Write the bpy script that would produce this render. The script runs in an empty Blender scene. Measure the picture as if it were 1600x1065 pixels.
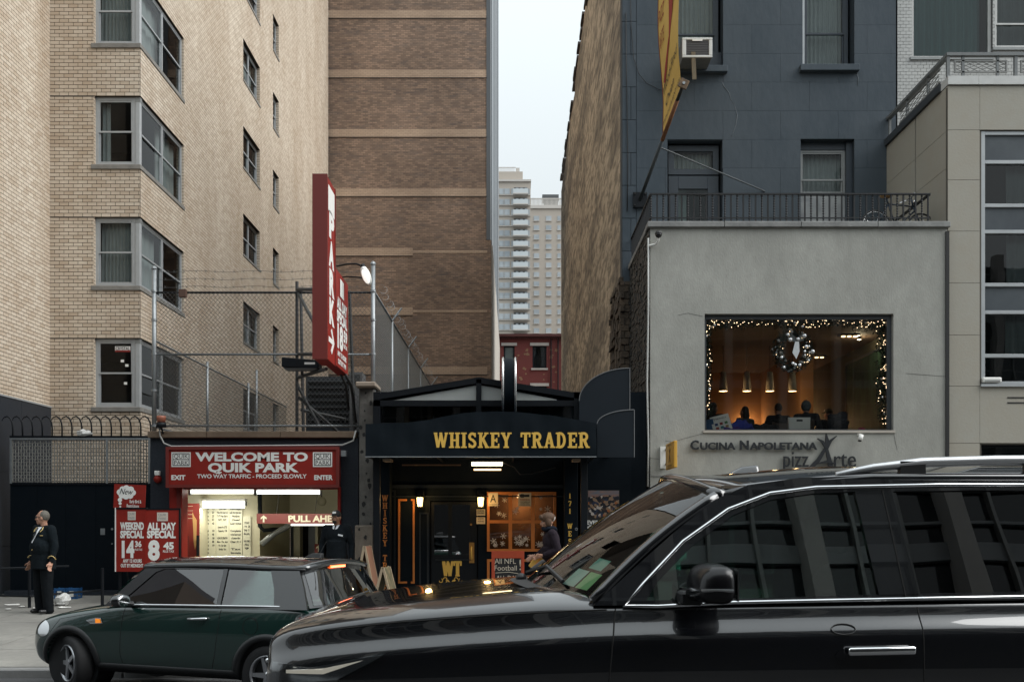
import bpy, bmesh, math, random
from math import sin, cos, pi, radians, sqrt, atan2
from mathutils import Vector, Matrix, noise
from mathutils.geometry import tessellate_polygon
random.seed(7)
SC = bpy.context.scene
COL = SC.collection
# ------------------------------------------------------------------ camera
CAMZ, F, HX, HY = 1.9, 1556.0, 800.0, 812.0
cd = bpy.data.cameras.new('camera'); cam = bpy.data.objects.new('camera', cd); COL.objects.link(cam)
cam.location = (0, 0, CAMZ); cam.rotation_euler = (pi/2, 0, 0)
cd.sensor_fit = 'HORIZONTAL'; cd.sensor_width = 36; cd.lens = F/1600*36
cd.shift_x = 0; cd.shift_y = (HY-532.5)/1600
cd.clip_start = .05; cd.clip_end = 3000
SC.camera = cam
# ------------------------------------------------------------------ overcast sky
SUN_EL, SUN_AZ = radians(42), radians(100)     # azimuth clockwise from +Y: behind the camera, to its right
W = bpy.data.worlds.new('World'); SC.world = W; W.use_nodes = True
nt = W.node_tree; nt.nodes.clear()
sky = nt.nodes.new('ShaderNodeTexSky'); sky.sky_type = 'NISHITA'; sky.sun_disc = False
sky.sun_elevation = SUN_EL; sky.sun_rotation = SUN_AZ; sky.air_density = 1; sky.dust_density = 6; sky.ozone_density = 1
hs = nt.nodes.new('ShaderNodeHueSaturation'); hs.inputs['Saturation'].default_value = .25
nt.links.new(sky.outputs[0], hs.inputs['Color'])
mx = nt.nodes.new('ShaderNodeMix'); mx.data_type = 'RGBA'; mx.inputs[0].default_value = .86   # an even cloud layer
nt.links.new(hs.outputs[0], mx.inputs[6])
# standard overcast luminance: (1 + 2 sin(elevation)) / 3 of the zenith value
tcw = nt.nodes.new('ShaderNodeTexCoord'); sz = nt.nodes.new('ShaderNodeSeparateXYZ'); nt.links.new(tcw.outputs['Generated'], sz.inputs[0])
rz_ = nt.nodes.new('ShaderNodeMapRange'); rz_.inputs[1].default_value = 0; rz_.inputs[2].default_value = 1; rz_.inputs[3].default_value = 1/3; rz_.inputs[4].default_value = 1
nt.links.new(sz.outputs[2], rz_.inputs[0])
cl_ = nt.nodes.new('ShaderNodeMix'); cl_.data_type = 'RGBA'; cl_.blend_type = 'MULTIPLY'; cl_.inputs[0].default_value = 1; cl_.inputs[6].default_value = (15.8, 17.2, 17.8, 1)
nt.links.new(rz_.outputs[0], cl_.inputs[7]); nt.links.new(cl_.outputs[2], mx.inputs[7])
bg = nt.nodes.new('ShaderNodeBackground'); bg.inputs['Strength'].default_value = .05
nt.links.new(mx.outputs[2], bg.inputs['Color'])
wo = nt.nodes.new('ShaderNodeOutputWorld'); nt.links.new(bg.outputs[0], wo.inputs[0])
sl = bpy.data.lights.new('sun', 'SUN'); sl.energy = 1.5; sl.angle = radians(50); sl.color = (1, .99, .975)
so = bpy.data.objects.new('sun', sl); COL.objects.link(so)
_d = Vector((sin(SUN_AZ)*cos(SUN_EL), cos(SUN_AZ)*cos(SUN_EL), sin(SUN_EL)))
so.rotation_euler = _d.to_track_quat('Z', 'Y').to_euler(); so.location = (6, -6, 40)
vs = SC.view_settings; vs.view_transform = 'Standard'; vs.look = 'None'; vs.exposure = 1.08; vs.gamma = 1; vs.use_curve_mapping = False
SC.cycles.use_denoising = True; SC.cycles.max_bounces = 8; SC.cycles.transparent_max_bounces = 16
SC.cycles.caustics_reflective = False; SC.cycles.caustics_refractive = False; SC.cycles.sample_clamp_indirect = 6

# ------------------------------------------------------------------ pixel helpers
def S(Y): return F/Y
def PX(px, Y): return (px-HX)/F*Y
def PZ(py, Y): return CAMZ+(HY-py)/F*Y
def P(px, py, Y): return Vector((PX(px, Y), Y, PZ(py, Y)))
# ------------------------------------------------------------------ materials
MATS = {}
def nodes(m):
    m.use_nodes = True; t = m.node_tree
    return t, t.nodes, t.links
def mat(name, col, rough=.6, metal=0, var=.12, vs=2.0, stretch=(1, 1, 1), bump=0, bs=40, coat=0, spec=.5, col2=None, var2=0, vs2=14, tint=0, emit=0, sharp=False, rvar=0):
    """principled with two layers of world-space noise in colour, optional bump and per-piece tint"""
    if name in MATS: return MATS[name]
    m = bpy.data.materials.new(name); t, N, L = nodes(m); b = N['Principled BSDF']
    b.inputs['Roughness'].default_value = rough; b.inputs['Metallic'].default_value = metal
    b.inputs['Coat Weight'].default_value = coat; b.inputs['Coat Roughness'].default_value = .02
    b.inputs['Specular IOR Level'].default_value = spec
    c = (*col, 1); c2 = (*(col2 or [x*.55 for x in col]), 1)
    geo = N.new('ShaderNodeNewGeometry'); mp = N.new('ShaderNodeMapping'); mp.inputs['Scale'].default_value = stretch
    tc = N.new('ShaderNodeTexCoord')
    L.new(geo.outputs['Position'], mp.inputs['Vector'])
    cur = None
    rgb = N.new('ShaderNodeRGB'); rgb.outputs[0].default_value = c; cur = rgb.outputs[0]
    def mixin(fac, target, cur):
        x = N.new('ShaderNodeMix'); x.data_type = 'RGBA'; L.new(fac, x.inputs[0]); L.new(cur, x.inputs[6])
        if isinstance(target, tuple): x.inputs[7].default_value = target
        else: L.new(target, x.inputs[7])
        return x.outputs[2]
    def nz(scale, detail=6, lo=.46 if sharp else .35, hi=.57 if sharp else .7, amt=1.0, rough_=.6):
        n = N.new('ShaderNodeTexNoise'); n.inputs['Scale'].default_value = scale; n.inputs['Detail'].default_value = detail; n.inputs['Roughness'].default_value = rough_
        L.new(mp.outputs[0], n.inputs['Vector'])
        r = N.new('ShaderNodeMapRange'); r.inputs[1].default_value = lo; r.inputs[2].default_value = hi; r.inputs[3].default_value = 0; r.inputs[4].default_value = amt
        L.new(n.outputs[0], r.inputs[0]); return r.outputs[0], n
    if var > 0:
        f, _ = nz(vs, amt=var); cur = mixin(f, c2, cur)
    if var2 > 0:
        f, _ = nz(vs2, amt=var2); cur = mixin(f, c2, cur)
    if tint > 0:
        at = N.new('ShaderNodeAttribute'); at.attribute_name = 'tint'; oi = N.new('ShaderNodeObjectInfo')
        ad = N.new('ShaderNodeMath'); ad.operation = 'ADD'; L.new(at.outputs['Fac'], ad.inputs[0]); L.new(oi.outputs['Random'], ad.inputs[1])
        fr = N.new('ShaderNodeMath'); fr.operation = 'FRACT'; L.new(ad.outputs[0], fr.inputs[0])
        pw = N.new('ShaderNodeMath'); pw.operation = 'POWER'; L.new(fr.outputs[0], pw.inputs[0]); pw.inputs[1].default_value = 1.6
        mu = N.new('ShaderNodeMath'); mu.operation = 'MULTIPLY'; L.new(pw.outputs[0], mu.inputs[0]); mu.inputs[1].default_value = tint
        cur = mixin(mu.outputs[0], c2, cur)
    L.new(cur, b.inputs['Base Color'])
    if rvar > 0:
        f, _ = nz(vs*1.7, amt=rvar); a = N.new('ShaderNodeMath'); a.operation = 'ADD'; a.inputs[1].default_value = rough; L.new(f, a.inputs[0]); L.new(a.outputs[0], b.inputs['Roughness'])
    if bump > 0:
        n = N.new('ShaderNodeTexNoise'); n.inputs['Scale'].default_value = bs; n.inputs['Detail'].default_value = 5
        L.new(mp.outputs[0], n.inputs['Vector'])
        bp = N.new('ShaderNodeBump'); bp.inputs['Strength'].default_value = bump; bp.inputs['Distance'].default_value = .02
        L.new(n.outputs[0], bp.inputs['Height']); L.new(bp.outputs[0], b.inputs['Normal'])
    if emit > 0:
        b.inputs['Emission Color'].default_value = c; b.inputs['Emission Strength'].default_value = emit
    MATS[name] = m; return m
def emat(name, col, s):
    if name in MATS: return MATS[name]
    m = bpy.data.materials.new(name); t, N, L = nodes(m); b = N['Principled BSDF']
    b.inputs['Base Color'].default_value = (.8, .8, .8, 1); b.inputs['Emission Color'].default_value = (*col, 1); b.inputs['Emission Strength'].default_value = s
    MATS[name] = m; return m
def glass(name, tint=(.8, .9, .88), ior=1.5, boost=1.0, rough=0.0, wav=0, refl=(1, 1, 1), dirt=0):
    """thin pane: tinted see-through mixed with a mirror by fresnel"""
    if name in MATS: return MATS[name]
    m = bpy.data.materials.new(name); t, N, L = nodes(m); N.remove(N['Principled BSDF'])
    tr = N.new('ShaderNodeBsdfTransparent'); tr.inputs[0].default_value = (*tint, 1)
    gl = N.new('ShaderNodeBsdfGlossy'); gl.inputs['Roughness'].default_value = rough; gl.inputs['Color'].default_value = (*refl, 1)
    fr = N.new('ShaderNodeFresnel'); fr.inputs[0].default_value = ior
    mu = N.new('ShaderNodeMath'); mu.operation = 'MULTIPLY'; mu.use_clamp = True; mu.inputs[1].default_value = boost; L.new(fr.outputs[0], mu.inputs[0])
    mi = N.new('ShaderNodeMixShader'); L.new(mu.outputs[0], mi.inputs[0]); L.new(tr.outputs[0], mi.inputs[1]); L.new(gl.outputs[0], mi.inputs[2])
    if wav:
        tx = N.new('ShaderNodeTexNoise'); tx.inputs['Scale'].default_value = 1.4; tx.inputs['Detail'].default_value = 1
        g = N.new('ShaderNodeNewGeometry'); L.new(g.outputs['Position'], tx.inputs['Vector'])
        bp = N.new('ShaderNodeBump'); bp.inputs['Strength'].default_value = wav; bp.inputs['Distance'].default_value = .02
        L.new(tx.outputs[0], bp.inputs['Height']); L.new(bp.outputs[0], gl.inputs['Normal']); L.new(bp.outputs[0], fr.inputs['Normal'])
    L.new(mi.outputs[0], N['Material Output'].inputs[0])
    MATS[name] = m; return m

# ------------------------------------------------------------------ mesh builder
ORG = {}
class MB:
    def __init__(s): s.v = []; s.f = []; s.mi = []; s.m = 0; s.t = []
    def add(s, vs, fs):
        o = len(s.v); s.v += [Vector(v) for v in vs]
        for f in fs: s.f.append(tuple(i+o for i in f)); s.mi.append(s.m)
        return s
    def box(s, x0, x1, y0, y1, z0, z1):
        if x0 > x1: x0, x1 = x1, x0
        if y0 > y1: y0, y1 = y1, y0
        if z0 > z1: z0, z1 = z1, z0
        return s.add([(x0,y0,z0),(x1,y0,z0),(x1,y1,z0),(x0,y1,z0),(x0,y0,z1),(x1,y0,z1),(x1,y1,z1),(x0,y1,z1)],
                     [(0,3,2,1),(4,5,6,7),(0,1,5,4),(1,2,6,5),(2,3,7,6),(3,0,4,7)])
    def obox(s, c, u, v, w):
        """box from centre and three half-axis vectors"""
        c, u, v, w = map(Vector, (c, u, v, w)); q = []
        for k in (-1, 1):
            for (i, j) in ((-1,-1),(1,-1),(1,1),(-1,1)): q.append(c+u*i+v*j+w*k)
        return s.add(q, [(0,3,2,1),(4,5,6,7),(0,1,5,4),(1,2,6,5),(2,3,7,6),(3,0,4,7)])
    def cyl(s, p, q, r, n=12, r2=None, cap=True):
        p, q = Vector(p), Vector(q); d = q-p
        if d.length < 1e-9: return s
        d.normalize(); a = d.orthogonal().normalized(); b = d.cross(a); r2 = r if r2 is None else r2
        vs = []
        for (c, rr) in ((p, r), (q, r2)):
            for i in range(n): th = 2*pi*i/n; vs.append(c+a*cos(th)*rr+b*sin(th)*rr)
        fs = [(i, (i+1) % n, n+(i+1) % n, n+i) for i in range(n)]
        if cap: fs += [tuple(range(n-1, -1, -1)), tuple(range(n, 2*n))]
        return s.add(vs, fs)
    def tube(s, pts, r, n=6, closed=False):
        pts = [Vector(p) for p in pts]; m = len(pts); rs = r if isinstance(r, (list, tuple)) else [r]*m
        vs = []; up = None
        for i, p in enumerate(pts):
            a = pts[(i-1) % m] if (i > 0 or closed) else p; b = pts[(i+1) % m] if (i < m-1 or closed) else p
            d = (b-a); d = d.normalized() if d.length > 1e-9 else Vector((0, 0, 1))
            if up is None: up = d.orthogonal().normalized()
            else:
                up = up-d*up.dot(d); up = up.normalized() if up.length > 1e-6 else d.orthogonal().normalized()
            w = d.cross(up)
            for k in range(n): th = 2*pi*k/n; vs.append(p+(up*cos(th)+w*sin(th))*rs[i])
        fs = []
        for i in range(m if closed else m-1):
            j = (i+1) % m
            for k in range(n): fs.append((i*n+k, i*n+(k+1) % n, j*n+(k+1) % n, j*n+k))
        if not closed: fs += [tuple(range(n-1, -1, -1)), tuple((m-1)*n+k for k in range(n))]
        return s.add(vs, fs)
    def ell(s, c, r, nu=14, nv=9, rot=None):
        """ellipsoid"""
        c = Vector(c); vs = []; R = rot or Matrix.Identity(3)
        for j in range(nv+1):
            ph = -pi/2+pi*j/nv
            for i in range(nu):
                th = 2*pi*i/nu; vs.append(c+R @ Vector((r[0]*cos(ph)*cos(th), r[1]*cos(ph)*sin(th), r[2]*sin(ph))))
        fs = [(j*nu+i, j*nu+(i+1) % nu, (j+1)*nu+(i+1) % nu, (j+1)*nu+i) for j in range(nv) for i in range(nu)]
        return s.add(vs, fs)
    def prism(s, pts, fn, d0, d1, holes=()):
        """2D outline (with holes) -> solid; fn(u, v, d) gives the 3D point"""
        loops = [list(pts)]+[list(h) for h in holes]
        flat = [p for l in loops for p in l]; n = len(flat)
        tris = tessellate_polygon([[Vector((p[0], p[1], 0)) for p in l] for l in loops])
        vs = [fn(p[0], p[1], d0) for p in flat]+[fn(p[0], p[1], d1) for p in flat]
        fs = [tuple(t) for t in tris]+[tuple(n+i for i in reversed(t)) for t in tris]
        o = 0
        for l in loops:
            k = len(l)
            for i in range(k): a, b = o+i, o+(i+1) % k; fs.append((a, b, n+b, n+a))
            o += k
        return s.add(vs, fs)
    def sheet(s, grid):
        """grid of points -> surface"""
        r, c = len(grid), len(grid[0])
        return s.add([p for row in grid for p in row], [(i*c+j, i*c+j+1, (i+1)*c+j+1, (i+1)*c+j) for i in range(r-1) for j in range(c-1)])
    def lathe(s, prof, c=(0, 0, 0), n=16, axis='z'):
        c = Vector(c); vs = []
        for (r, h) in prof:
            for i in range(n):
                th = 2*pi*i/n; a, b = r*cos(th), r*sin(th)
                vs.append(c+(Vector((a, b, h)) if axis == 'z' else Vector((a, h, b)) if axis == 'y' else Vector((h, a, b))))
        m = len(prof)
        return s.add(vs, [(j*n+i, j*n+(i+1) % n, (j+1)*n+(i+1) % n, (j+1)*n+i) for j in range(m-1) for i in range(n)])
    def build(s, name, m, parent=None, smooth=False, bevel=0, local=False, fix=True, seg=1, sub=0, auto=None):
        off = ORG.get(parent, Vector((0, 0, 0))) if parent and not local else Vector((0, 0, 0))
        me = bpy.data.meshes.new(name)
        me.from_pydata([v-off for v in s.v], [], s.f)
        ms = m if isinstance(m, (list, tuple)) else [m]
        for q in ms: me.materials.append(q)
        if len(ms) > 1: me.polygons.foreach_set('material_index', s.mi)
        if fix:
            bm = bmesh.new(); bm.from_mesh(me); bmesh.ops.recalc_face_normals(bm, faces=bm.faces); bm.to_mesh(me); bm.free()
        if smooth: me.polygons.foreach_set('use_smooth', [True]*len(me.polygons))
        if auto is not None: me.polygons.foreach_set('use_smooth', [True]*len(me.polygons)); me.set_sharp_from_angle(angle=radians(auto))
        if s.t:
            a = me.attributes.new('tint', 'FLOAT', 'FACE'); a.data.foreach_set('value', s.t)
        o = bpy.data.objects.new(name, me); COL.objects.link(o)
        if parent: o.parent = parent; ORG[o] = ORG.get(parent, Vector((0, 0, 0)))
        if bevel: b = o.modifiers.new('bevel', 'BEVEL'); b.width = bevel; b.segments = seg; b.limit_method = 'ANGLE'; b.angle_limit = radians(40)
        if sub: b = o.modifiers.new('sub', 'SUBSURF'); b.levels = sub; b.render_levels = sub
        return o
def tag(o, label=None, cat=None, group=None, kind=None):
    for k, v in (('label', label), ('category', cat), ('group', group), ('kind', kind)):
        if v: o[k] = v
    return o
def thing(name, loc, label, cat, group=None, rz=0):
    o = bpy.data.objects.new(name, None); COL.objects.link(o); o.location = loc; o.rotation_euler = (0, 0, rz); o.empty_display_size = .3
    ORG[o] = Vector(loc)
    return tag(o, label, cat, group)
def bakemods(o):
    """apply an object's modifiers without operators"""
    dg = bpy.context.evaluated_depsgraph_get(); dg.update()
    me = bpy.data.meshes.new_from_object(o.evaluated_get(dg)); o.modifiers.clear(); old = o.data; o.data = me
    bpy.data.meshes.remove(old); return o
# wall with rectangular holes: rectangles in (u, v)
def cells(u0, u1, v0, v1, holes):
    us = sorted({u0, u1, *[min(max(h[i], u0), u1) for h in holes for i in (0, 1)]}); vv = sorted({v0, v1, *[min(max(h[i], v0), v1) for h in holes for i in (2, 3)]})
    out = []
    for j in range(len(vv)-1):
        row = []
        for i in range(len(us)-1):
            cu, cv = (us[i]+us[i+1])/2, (vv[j]+vv[j+1])/2
            if any(h[0] < cu < h[1] and h[2] < cv < h[3] for h in holes): continue
            if row and abs(row[-1][1]-us[i]) < 1e-9: row[-1][1] = us[i+1]
            else: row.append([us[i], us[i+1], vv[j], vv[j+1]])
        out += row
    return out
def courses(u0, u1, v0, v1, L, H, j, holes=(), half=.5, clip=False):
    """brick rectangles (u0,u1,v0,v1) of a running-bond wall with openings"""
    out = []; n = int(math.ceil((v1-v0)/H))
    for k in range(n):
        va, vb = v0+k*H, min(v0+(k+1)*H, v1); vc = (va+vb)/2
        spans = [(u0, u1)]
        for h in holes:
            if h[2] < vc < h[3]:
                ns = []
                for (a, b) in spans:
                    if h[1] <= a or h[0] >= b: ns.append((a, b)); continue
                    if h[0] > a: ns.append((a, h[0]))
                    if h[1] < b: ns.append((h[1], b))
                spans = ns
        st = u0-(L*half if k % 2 else 0)
        if clip: spans = [(u0, u1)]
        for (a, b) in spans:
            i = math.floor((a-st)/L)
            while st+i*L < b-1e-6:
                p, q = max(a, st+i*L), min(b, st+(i+1)*L); i += 1
                if q-p > j*2: out.append((p+j/2, q-j/2, va+j/2, vb-j/2))
    if clip:
        for h in holes:
            nxt = []
            for (a, b, c, e) in out:
                if b <= h[0] or a >= h[1] or e <= h[2] or c >= h[3]: nxt.append((a, b, c, e)); continue
                if a < h[0]: nxt.append((a, h[0], c, e))
                if b > h[1]: nxt.append((h[1], b, c, e))
                m0, m1 = max(a, h[0]), min(b, h[1])
                if c < h[2]: nxt.append((m0, m1, c, h[2]))
                if e > h[3]: nxt.append((m0, m1, h[3], e))
            out = [q for q in nxt if q[1]-q[0] > .02 and q[3]-q[2] > .015]
    return out
def brick_mesh(name, rects, fn, d, m, parent, jit=0, seed=1):
    """all the bricks of a wall in one mesh; fn(u, v, depth)"""
    rg = random.Random(seed); vs = []; fs = []; tt = []
    for (a, b, c, e) in rects:
        o = len(vs); dd = d+(rg.uniform(-jit, jit) if jit else 0)
        for dep in (0, dd):
            for (u, v) in ((a, c), (b, c), (b, e), (a, e)): vs.append(fn(u, v, dep))
        fs += [(o+4, o+5, o+6, o+7), (o, o+1, o+5, o+4), (o+1, o+2, o+6, o+5), (o+2, o+3, o+7, o+6), (o+3, o, o+4, o+7)]
        t = rg.random(); tt += [t]*5
    mb = MB(); mb.v = [Vector(v) for v in vs]; mb.f = fs; mb.mi = [0]*len(fs); mb.t = tt
    o = mb.build(name, m, parent, fix=True); tag(o, kind='stuff'); return o
def brick_pieces(name, rects, fn, d, m, parent):
    """each brick an object; alike sizes share a mesh"""
    cache = {}; org = ORG[parent]
    for (a, b, c, e) in rects:
        w, h = round(b-a, 3), round(e-c, 3); k = (w, h)
        if k not in cache:
            mb = MB(); z = Vector(fn(0, 0, 0)); vs = [Vector(fn(u, v, dd))-z for dd in (-.01, d) for (u, v) in ((0,0),(w,0),(w,h),(0,h))]
            mb.add(vs, [(0,3,2,1),(4,5,6,7),(0,1,5,4),(1,2,6,5),(2,3,7,6),(3,0,4,7)])
            o = mb.build(name, m, None); o.parent = parent; cache[k] = o.data
        else:
            o = bpy.data.objects.new(name, cache[k]); COL.objects.link(o); o.parent = parent
        o.location = Vector(fn(a, c, 0))-org
# ------------------------------------------------------------------ lettering
def text_mesh(txt, h, bold=0, sx=1, space=1.0, line=1.0, align='CENTER', shear=0):
    """flat triangulated lettering in (x, z), cap height h; returns verts, faces, width"""
    c = bpy.data.curves.new('t', 'FONT'); c.body = txt; c.size = 1; c.align_x = align; c.offset = bold; c.space_character = space; c.space_line = line; c.shear = shear; c.resolution_u = 3
    o = bpy.data.objects.new('t', c); COL.objects.link(o)
    dg = bpy.context.evaluated_depsgraph_get(); me = bpy.data.meshes.new_from_object(o.evaluated_get(dg))
    k = h/.69; vs = [(v.co.x*k*sx, v.co.y*k) for v in me.vertices]; fs = [tuple(p.vertices) for p in me.polygons]
    bpy.data.objects.remove(o); bpy.data.curves.remove(c); bpy.data.meshes.remove(me)
    return vs, fs
def letters(name, txt, fn, h, m, parent, width=None, bold=.012, align='CENTER', space=1.0, line=1.0, sx=1, depth=0, shear=0, label=None):
    """lettering laid on a surface; fn(u, v, d) from the text's anchor; width fits the line"""
    vs, fs = text_mesh(txt, h, bold, sx, space, line, align, shear)
    if not vs: return None
    if width:
        a, b = min(v[0] for v in vs), max(v[0] for v in vs); k = width/(b-a); vs = [(v[0]*k, v[1]) for v in vs]
    mb = MB()
    if depth:
        n = len(vs)
        mb.add([fn(u, v, depth) for u, v in vs], fs)
        ed = {}
        for f in fs:
            for i in range(len(f)): e = (f[i], f[(i+1) % len(f)]); ed[e] = 1
        o = n; mb.v += [Vector(fn(u, v, 0)) for u, v in vs]
        for (a, b) in ed:
            if (b, a) not in ed: mb.f.append((a, b, o+b, o+a)); mb.mi.append(0)
        ob = mb.build(name, m, parent, fix=True)
    else:
        mb.add([fn(u, v, 0) for u, v in vs], fs); ob = mb.build(name, m, parent, fix=False)
    if label: ob['label'] = label
    return ob
# slab-serif stroke alphabet: strokes (points, width factor) in a unit box 0..w x 0..1
def _arc(cx, cy, rx, ry, a0, a1, n=9): return [(cx+rx*cos(radians(a0+(a1-a0)*i/n)), cy+ry*sin(radians(a0+(a1-a0)*i/n))) for i in range(n+1)]
SLAB = {
 'W': (1.02, [([(.12,.97),(.30,.03)],1),([(.30,.03),(.5,.9)],.75),([(.5,.9),(.70,.03)],1),([(.70,.03),(.90,.97)],.75)], [(0,.25,1),(.40,.60,1),(.78,1.02,1)]),
 'H': (.80, [([(.2,0),(.2,1)],1),([(.6,0),(.6,1)],1),([(.2,.5),(.6,.5)],.6)], [(0,.36,1),(.44,.80,1),(0,.36,0),(.44,.80,0)]),
 'I': (.40, [([(.2,0),(.2,1)],1)], [(0,.4,1),(0,.4,0)]),
 'S': (.66, [(_arc(.33,.73,.2,.2,25,270)+_arc(.33,.27,.2,.2,90,-155)[1:],.9),([(.53,.98),(.53,.7)],.5),([(.12,.02),(.12,.3)],.5)], []),
 'K': (.80, [([(.2,0),(.2,1)],1),([(.62,.97),(.26,.45)],.7),([(.36,.58),(.66,.03)],1)], [(0,.36,1),(.46,.76,1),(0,.36,0),(.5,.82,0)]),
 'E': (.70, [([(.2,0),(.2,1)],1),([(.2,.94),(.62,.94)],.7),([(.2,.5),(.48,.5)],.7),([(.2,.06),(.62,.06)],.7),([(.62,1),(.62,.72)],.5),([(.62,0),(.62,.28)],.5),([(.48,.64),(.48,.36)],.5)], [(0,.3,1),(0,.3,0)]),
 'Y': (.78, [([(.16,.97),(.39,.45)],1),([(.62,.97),(.39,.45)],.75),([(.39,.5),(.39,0)],1)], [(0,.32,1),(.48,.78,1),(.2,.58,0)]),
 'T': (.72, [([(.36,0),(.36,1)],1),([(.06,.94),(.66,.94)],.7),([(.06,1),(.06,.7)],.55),([(.66,1),(.66,.7)],.55)], [(.16,.56,0)]),
 'R': (.80, [([(.2,0),(.2,1)],1),([(.2,.94),(.4,.94)]+_arc(.42,.73,.19,.21,90,-90)+[(.2,.52)],.9),([(.42,.52),(.64,.03)],1)], [(0,.36,1),(0,.36,0),(.52,.82,0)]),
 'A': (.80, [([(.4,1),(.16,.03)],.75),([(.4,1),(.64,.03)],1),([(.22,.32),(.58,.32)],.6)], [(0,.3,0),(.46,.82,0)]),
 'D': (.78, [([(.2,0),(.2,1)],1),([(.2,.94),(.34,.94)]+_arc(.34,.5,.28,.44,90,-90)+[(.2,.06)],.9)], [(0,.3,1),(0,.3,0)]),
 '1': (.4, [([(.2,0),(.2,1)],1)], [(.04,.36,0)]), '7': (.6, [([(.06,.94),(.54,.94)],.8),([(.52,.94),(.24,0)],1),([(.08,1),(.08,.76)],.5)], []),
 '5': (.6, [([(.5,.94),(.16,.94),(.14,.56)],.8),(_arc(.28,.3,.22,.26,120,-150),.9)], []),
 ' ': (.5, [], []),
}
def slab(name, txt, fn, h, m, parent, width=None, wt=.15, gap=.1, vertical=False, step=1.2, thick=.004, label=None):
    mb = MB(); x = 0; k = 0; spans = []
    items = []
    tot = sum(SLAB[c][0] for c in txt)+gap*(len(txt)-1)
    sx = (width/(tot*h)) if (width and not vertical) else 1
    for n, ch in enumerate(txt):
        w, st, sf = SLAB[ch]
        ox, oz = (-w*h/2, -n*step*h) if vertical else (x*h*sx, 0)
        kx = 1 if vertical else sx
        for pts, wf in st:
            hw = wt*wf/2*h
            q = [Vector((ox+p[0]*h*kx, oz+p[1]*h)) for p in pts]; l = []; r = []
            for i, p in enumerate(q):
                a = q[max(i-1, 0)]; b = q[min(i+1, len(q)-1)]; d = (b-a).normalized(); nn = Vector((-d.y, d.x))
                l.append(p+nn*hw); r.append(p-nn*hw)
            k += 1; dd = thick+k % 7*.0004
            vs = [fn(p.x, p.y, dd) for p in l]+[fn(p.x, p.y, dd) for p in r]; c = len(l)
            mb.add(vs, [(i, i+1, c+i+1, c+i) for i in range(c-1)])
        for (a, b, top) in sf:
            k += 1; dd = thick+k % 7*.0004+.0002; t = .10
            z0, z1 = (1-t, 1) if top else (0, t)
            mb.add([fn(ox+a*h*kx, oz+z0*h, dd), fn(ox+b*h*kx, oz+z0*h, dd), fn(ox+b*h*kx, oz+z1*h, dd), fn(ox+a*h*kx, oz+z1*h, dd)], [(0, 1, 2, 3)])
        x += w+gap
    o = mb.build(name, m, parent, fix=False)
    if label: o['label'] = label
    return o
def front(x, y, z): return lambda u, v, d=0: Vector((x+u, y-d, z+v))     # a surface facing the camera side (-Y)
def faceright(x, y, z): return lambda u, v, d=0: Vector((x+d, y+u, z+v))  # a surface facing +X, u runs away in depth
def faceleft(x, y, z): return lambda u, v, d=0: Vector((x-d, y-u, z+v))
# ================================================================== materials in use
m_tan = mat('tan brick', (.70, .615, .505), .75, var=.5, vs=.7, stretch=(1, 1, .3), col2=(.38, .27, .175), var2=.2, vs2=6, tint=.5, bump=.15, bs=60)
m_mortar = mat('dark mortar', (.055, .042, .03), .9, var=.3, vs=3)
m_alu = mat('window aluminium', (.42, .44, .45), .45, metal=.3, var=.25, vs=4, bump=.05)
m_alud = mat('dull window aluminium', (.27, .28, .275), .5, metal=.3, var=.35, vs=5)
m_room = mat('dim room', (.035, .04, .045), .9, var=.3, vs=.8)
m_curtain = mat('curtain cloth', (.42, .43, .42), .9, var=.3, vs=3)
m_sill = mat('stone sill', (.24, .23, .21), .8, var=.6, vs=6, bump=.3)
m_granite = mat('dark granite', (.016, .021, .029), .4, var=.6, vs=30, col2=(.04, .044, .052), var2=.3, vs2=120, bump=.05, spec=.25)
m_pane = glass('window pane', (.72, .78, .78), 1.5, .5, wav=.06)
m_paneb = glass('bright window pane', (.5, .56, .56), 1.5, 1.0, wav=.1)
m_black = mat('black paint', (.0045, .0075, .011), .55, var=.5, vs=4, col2=(.008, .011, .014), bump=.08, bs=25, spec=.08)
m_blacks = mat('satin black metal', (.006, .008, .011), .45, var=.3, vs=10, col2=(.015, .016, .017), spec=.2)
m_galv = mat('galvanised steel', (.33, .35, .36), .45, metal=.7, var=.4, vs=12, bump=.05)
m_red = mat('sign red', (.27, .020, .013), .5, var=.45, vs=2.5, col2=(.16, .014, .010), var2=.25, vs2=14, spec=.25)
m_white = mat('sign white', (.80, .79, .75), .5, var=.12, vs=8)
m_gold = mat('gold leaf lettering', (.74, .46, .09), .45, var=.25, vs=9, col2=(.5, .28, .04))
m_orange = mat('orange trim paint', (.55, .18, .035), .5, var=.35, vs=7, col2=(.33, .09, .015))
m_ink = mat('black ink', (.012, .012, .012), .6, var=0)
# ================================================================== ground
def road_z(Y): return -.05+.30*(1-((Y-6)/6.3)**2)
g = MB().box(-1500, 1500, -1500, 1500, -.9, -.6).build('ground', mat('far ground', (.12, .12, .12), .9), fix=False); tag(g, kind='structure')
m_asph = mat('asphalt', (.055, .056, .058), .85, var=.5, vs=.6, col2=(.03, .03, .032), var2=.35, vs2=60, bump=.6, bs=150)
rows = []
for i in range(21):
    Y = -.3+12.6*i/20; rows.append([(x, Y, road_z(Y)) for x in range(-60, 61, 10)])
r = MB().sheet(rows).build('road', m_asph, smooth=True); tag(r, kind='structure')
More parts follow.
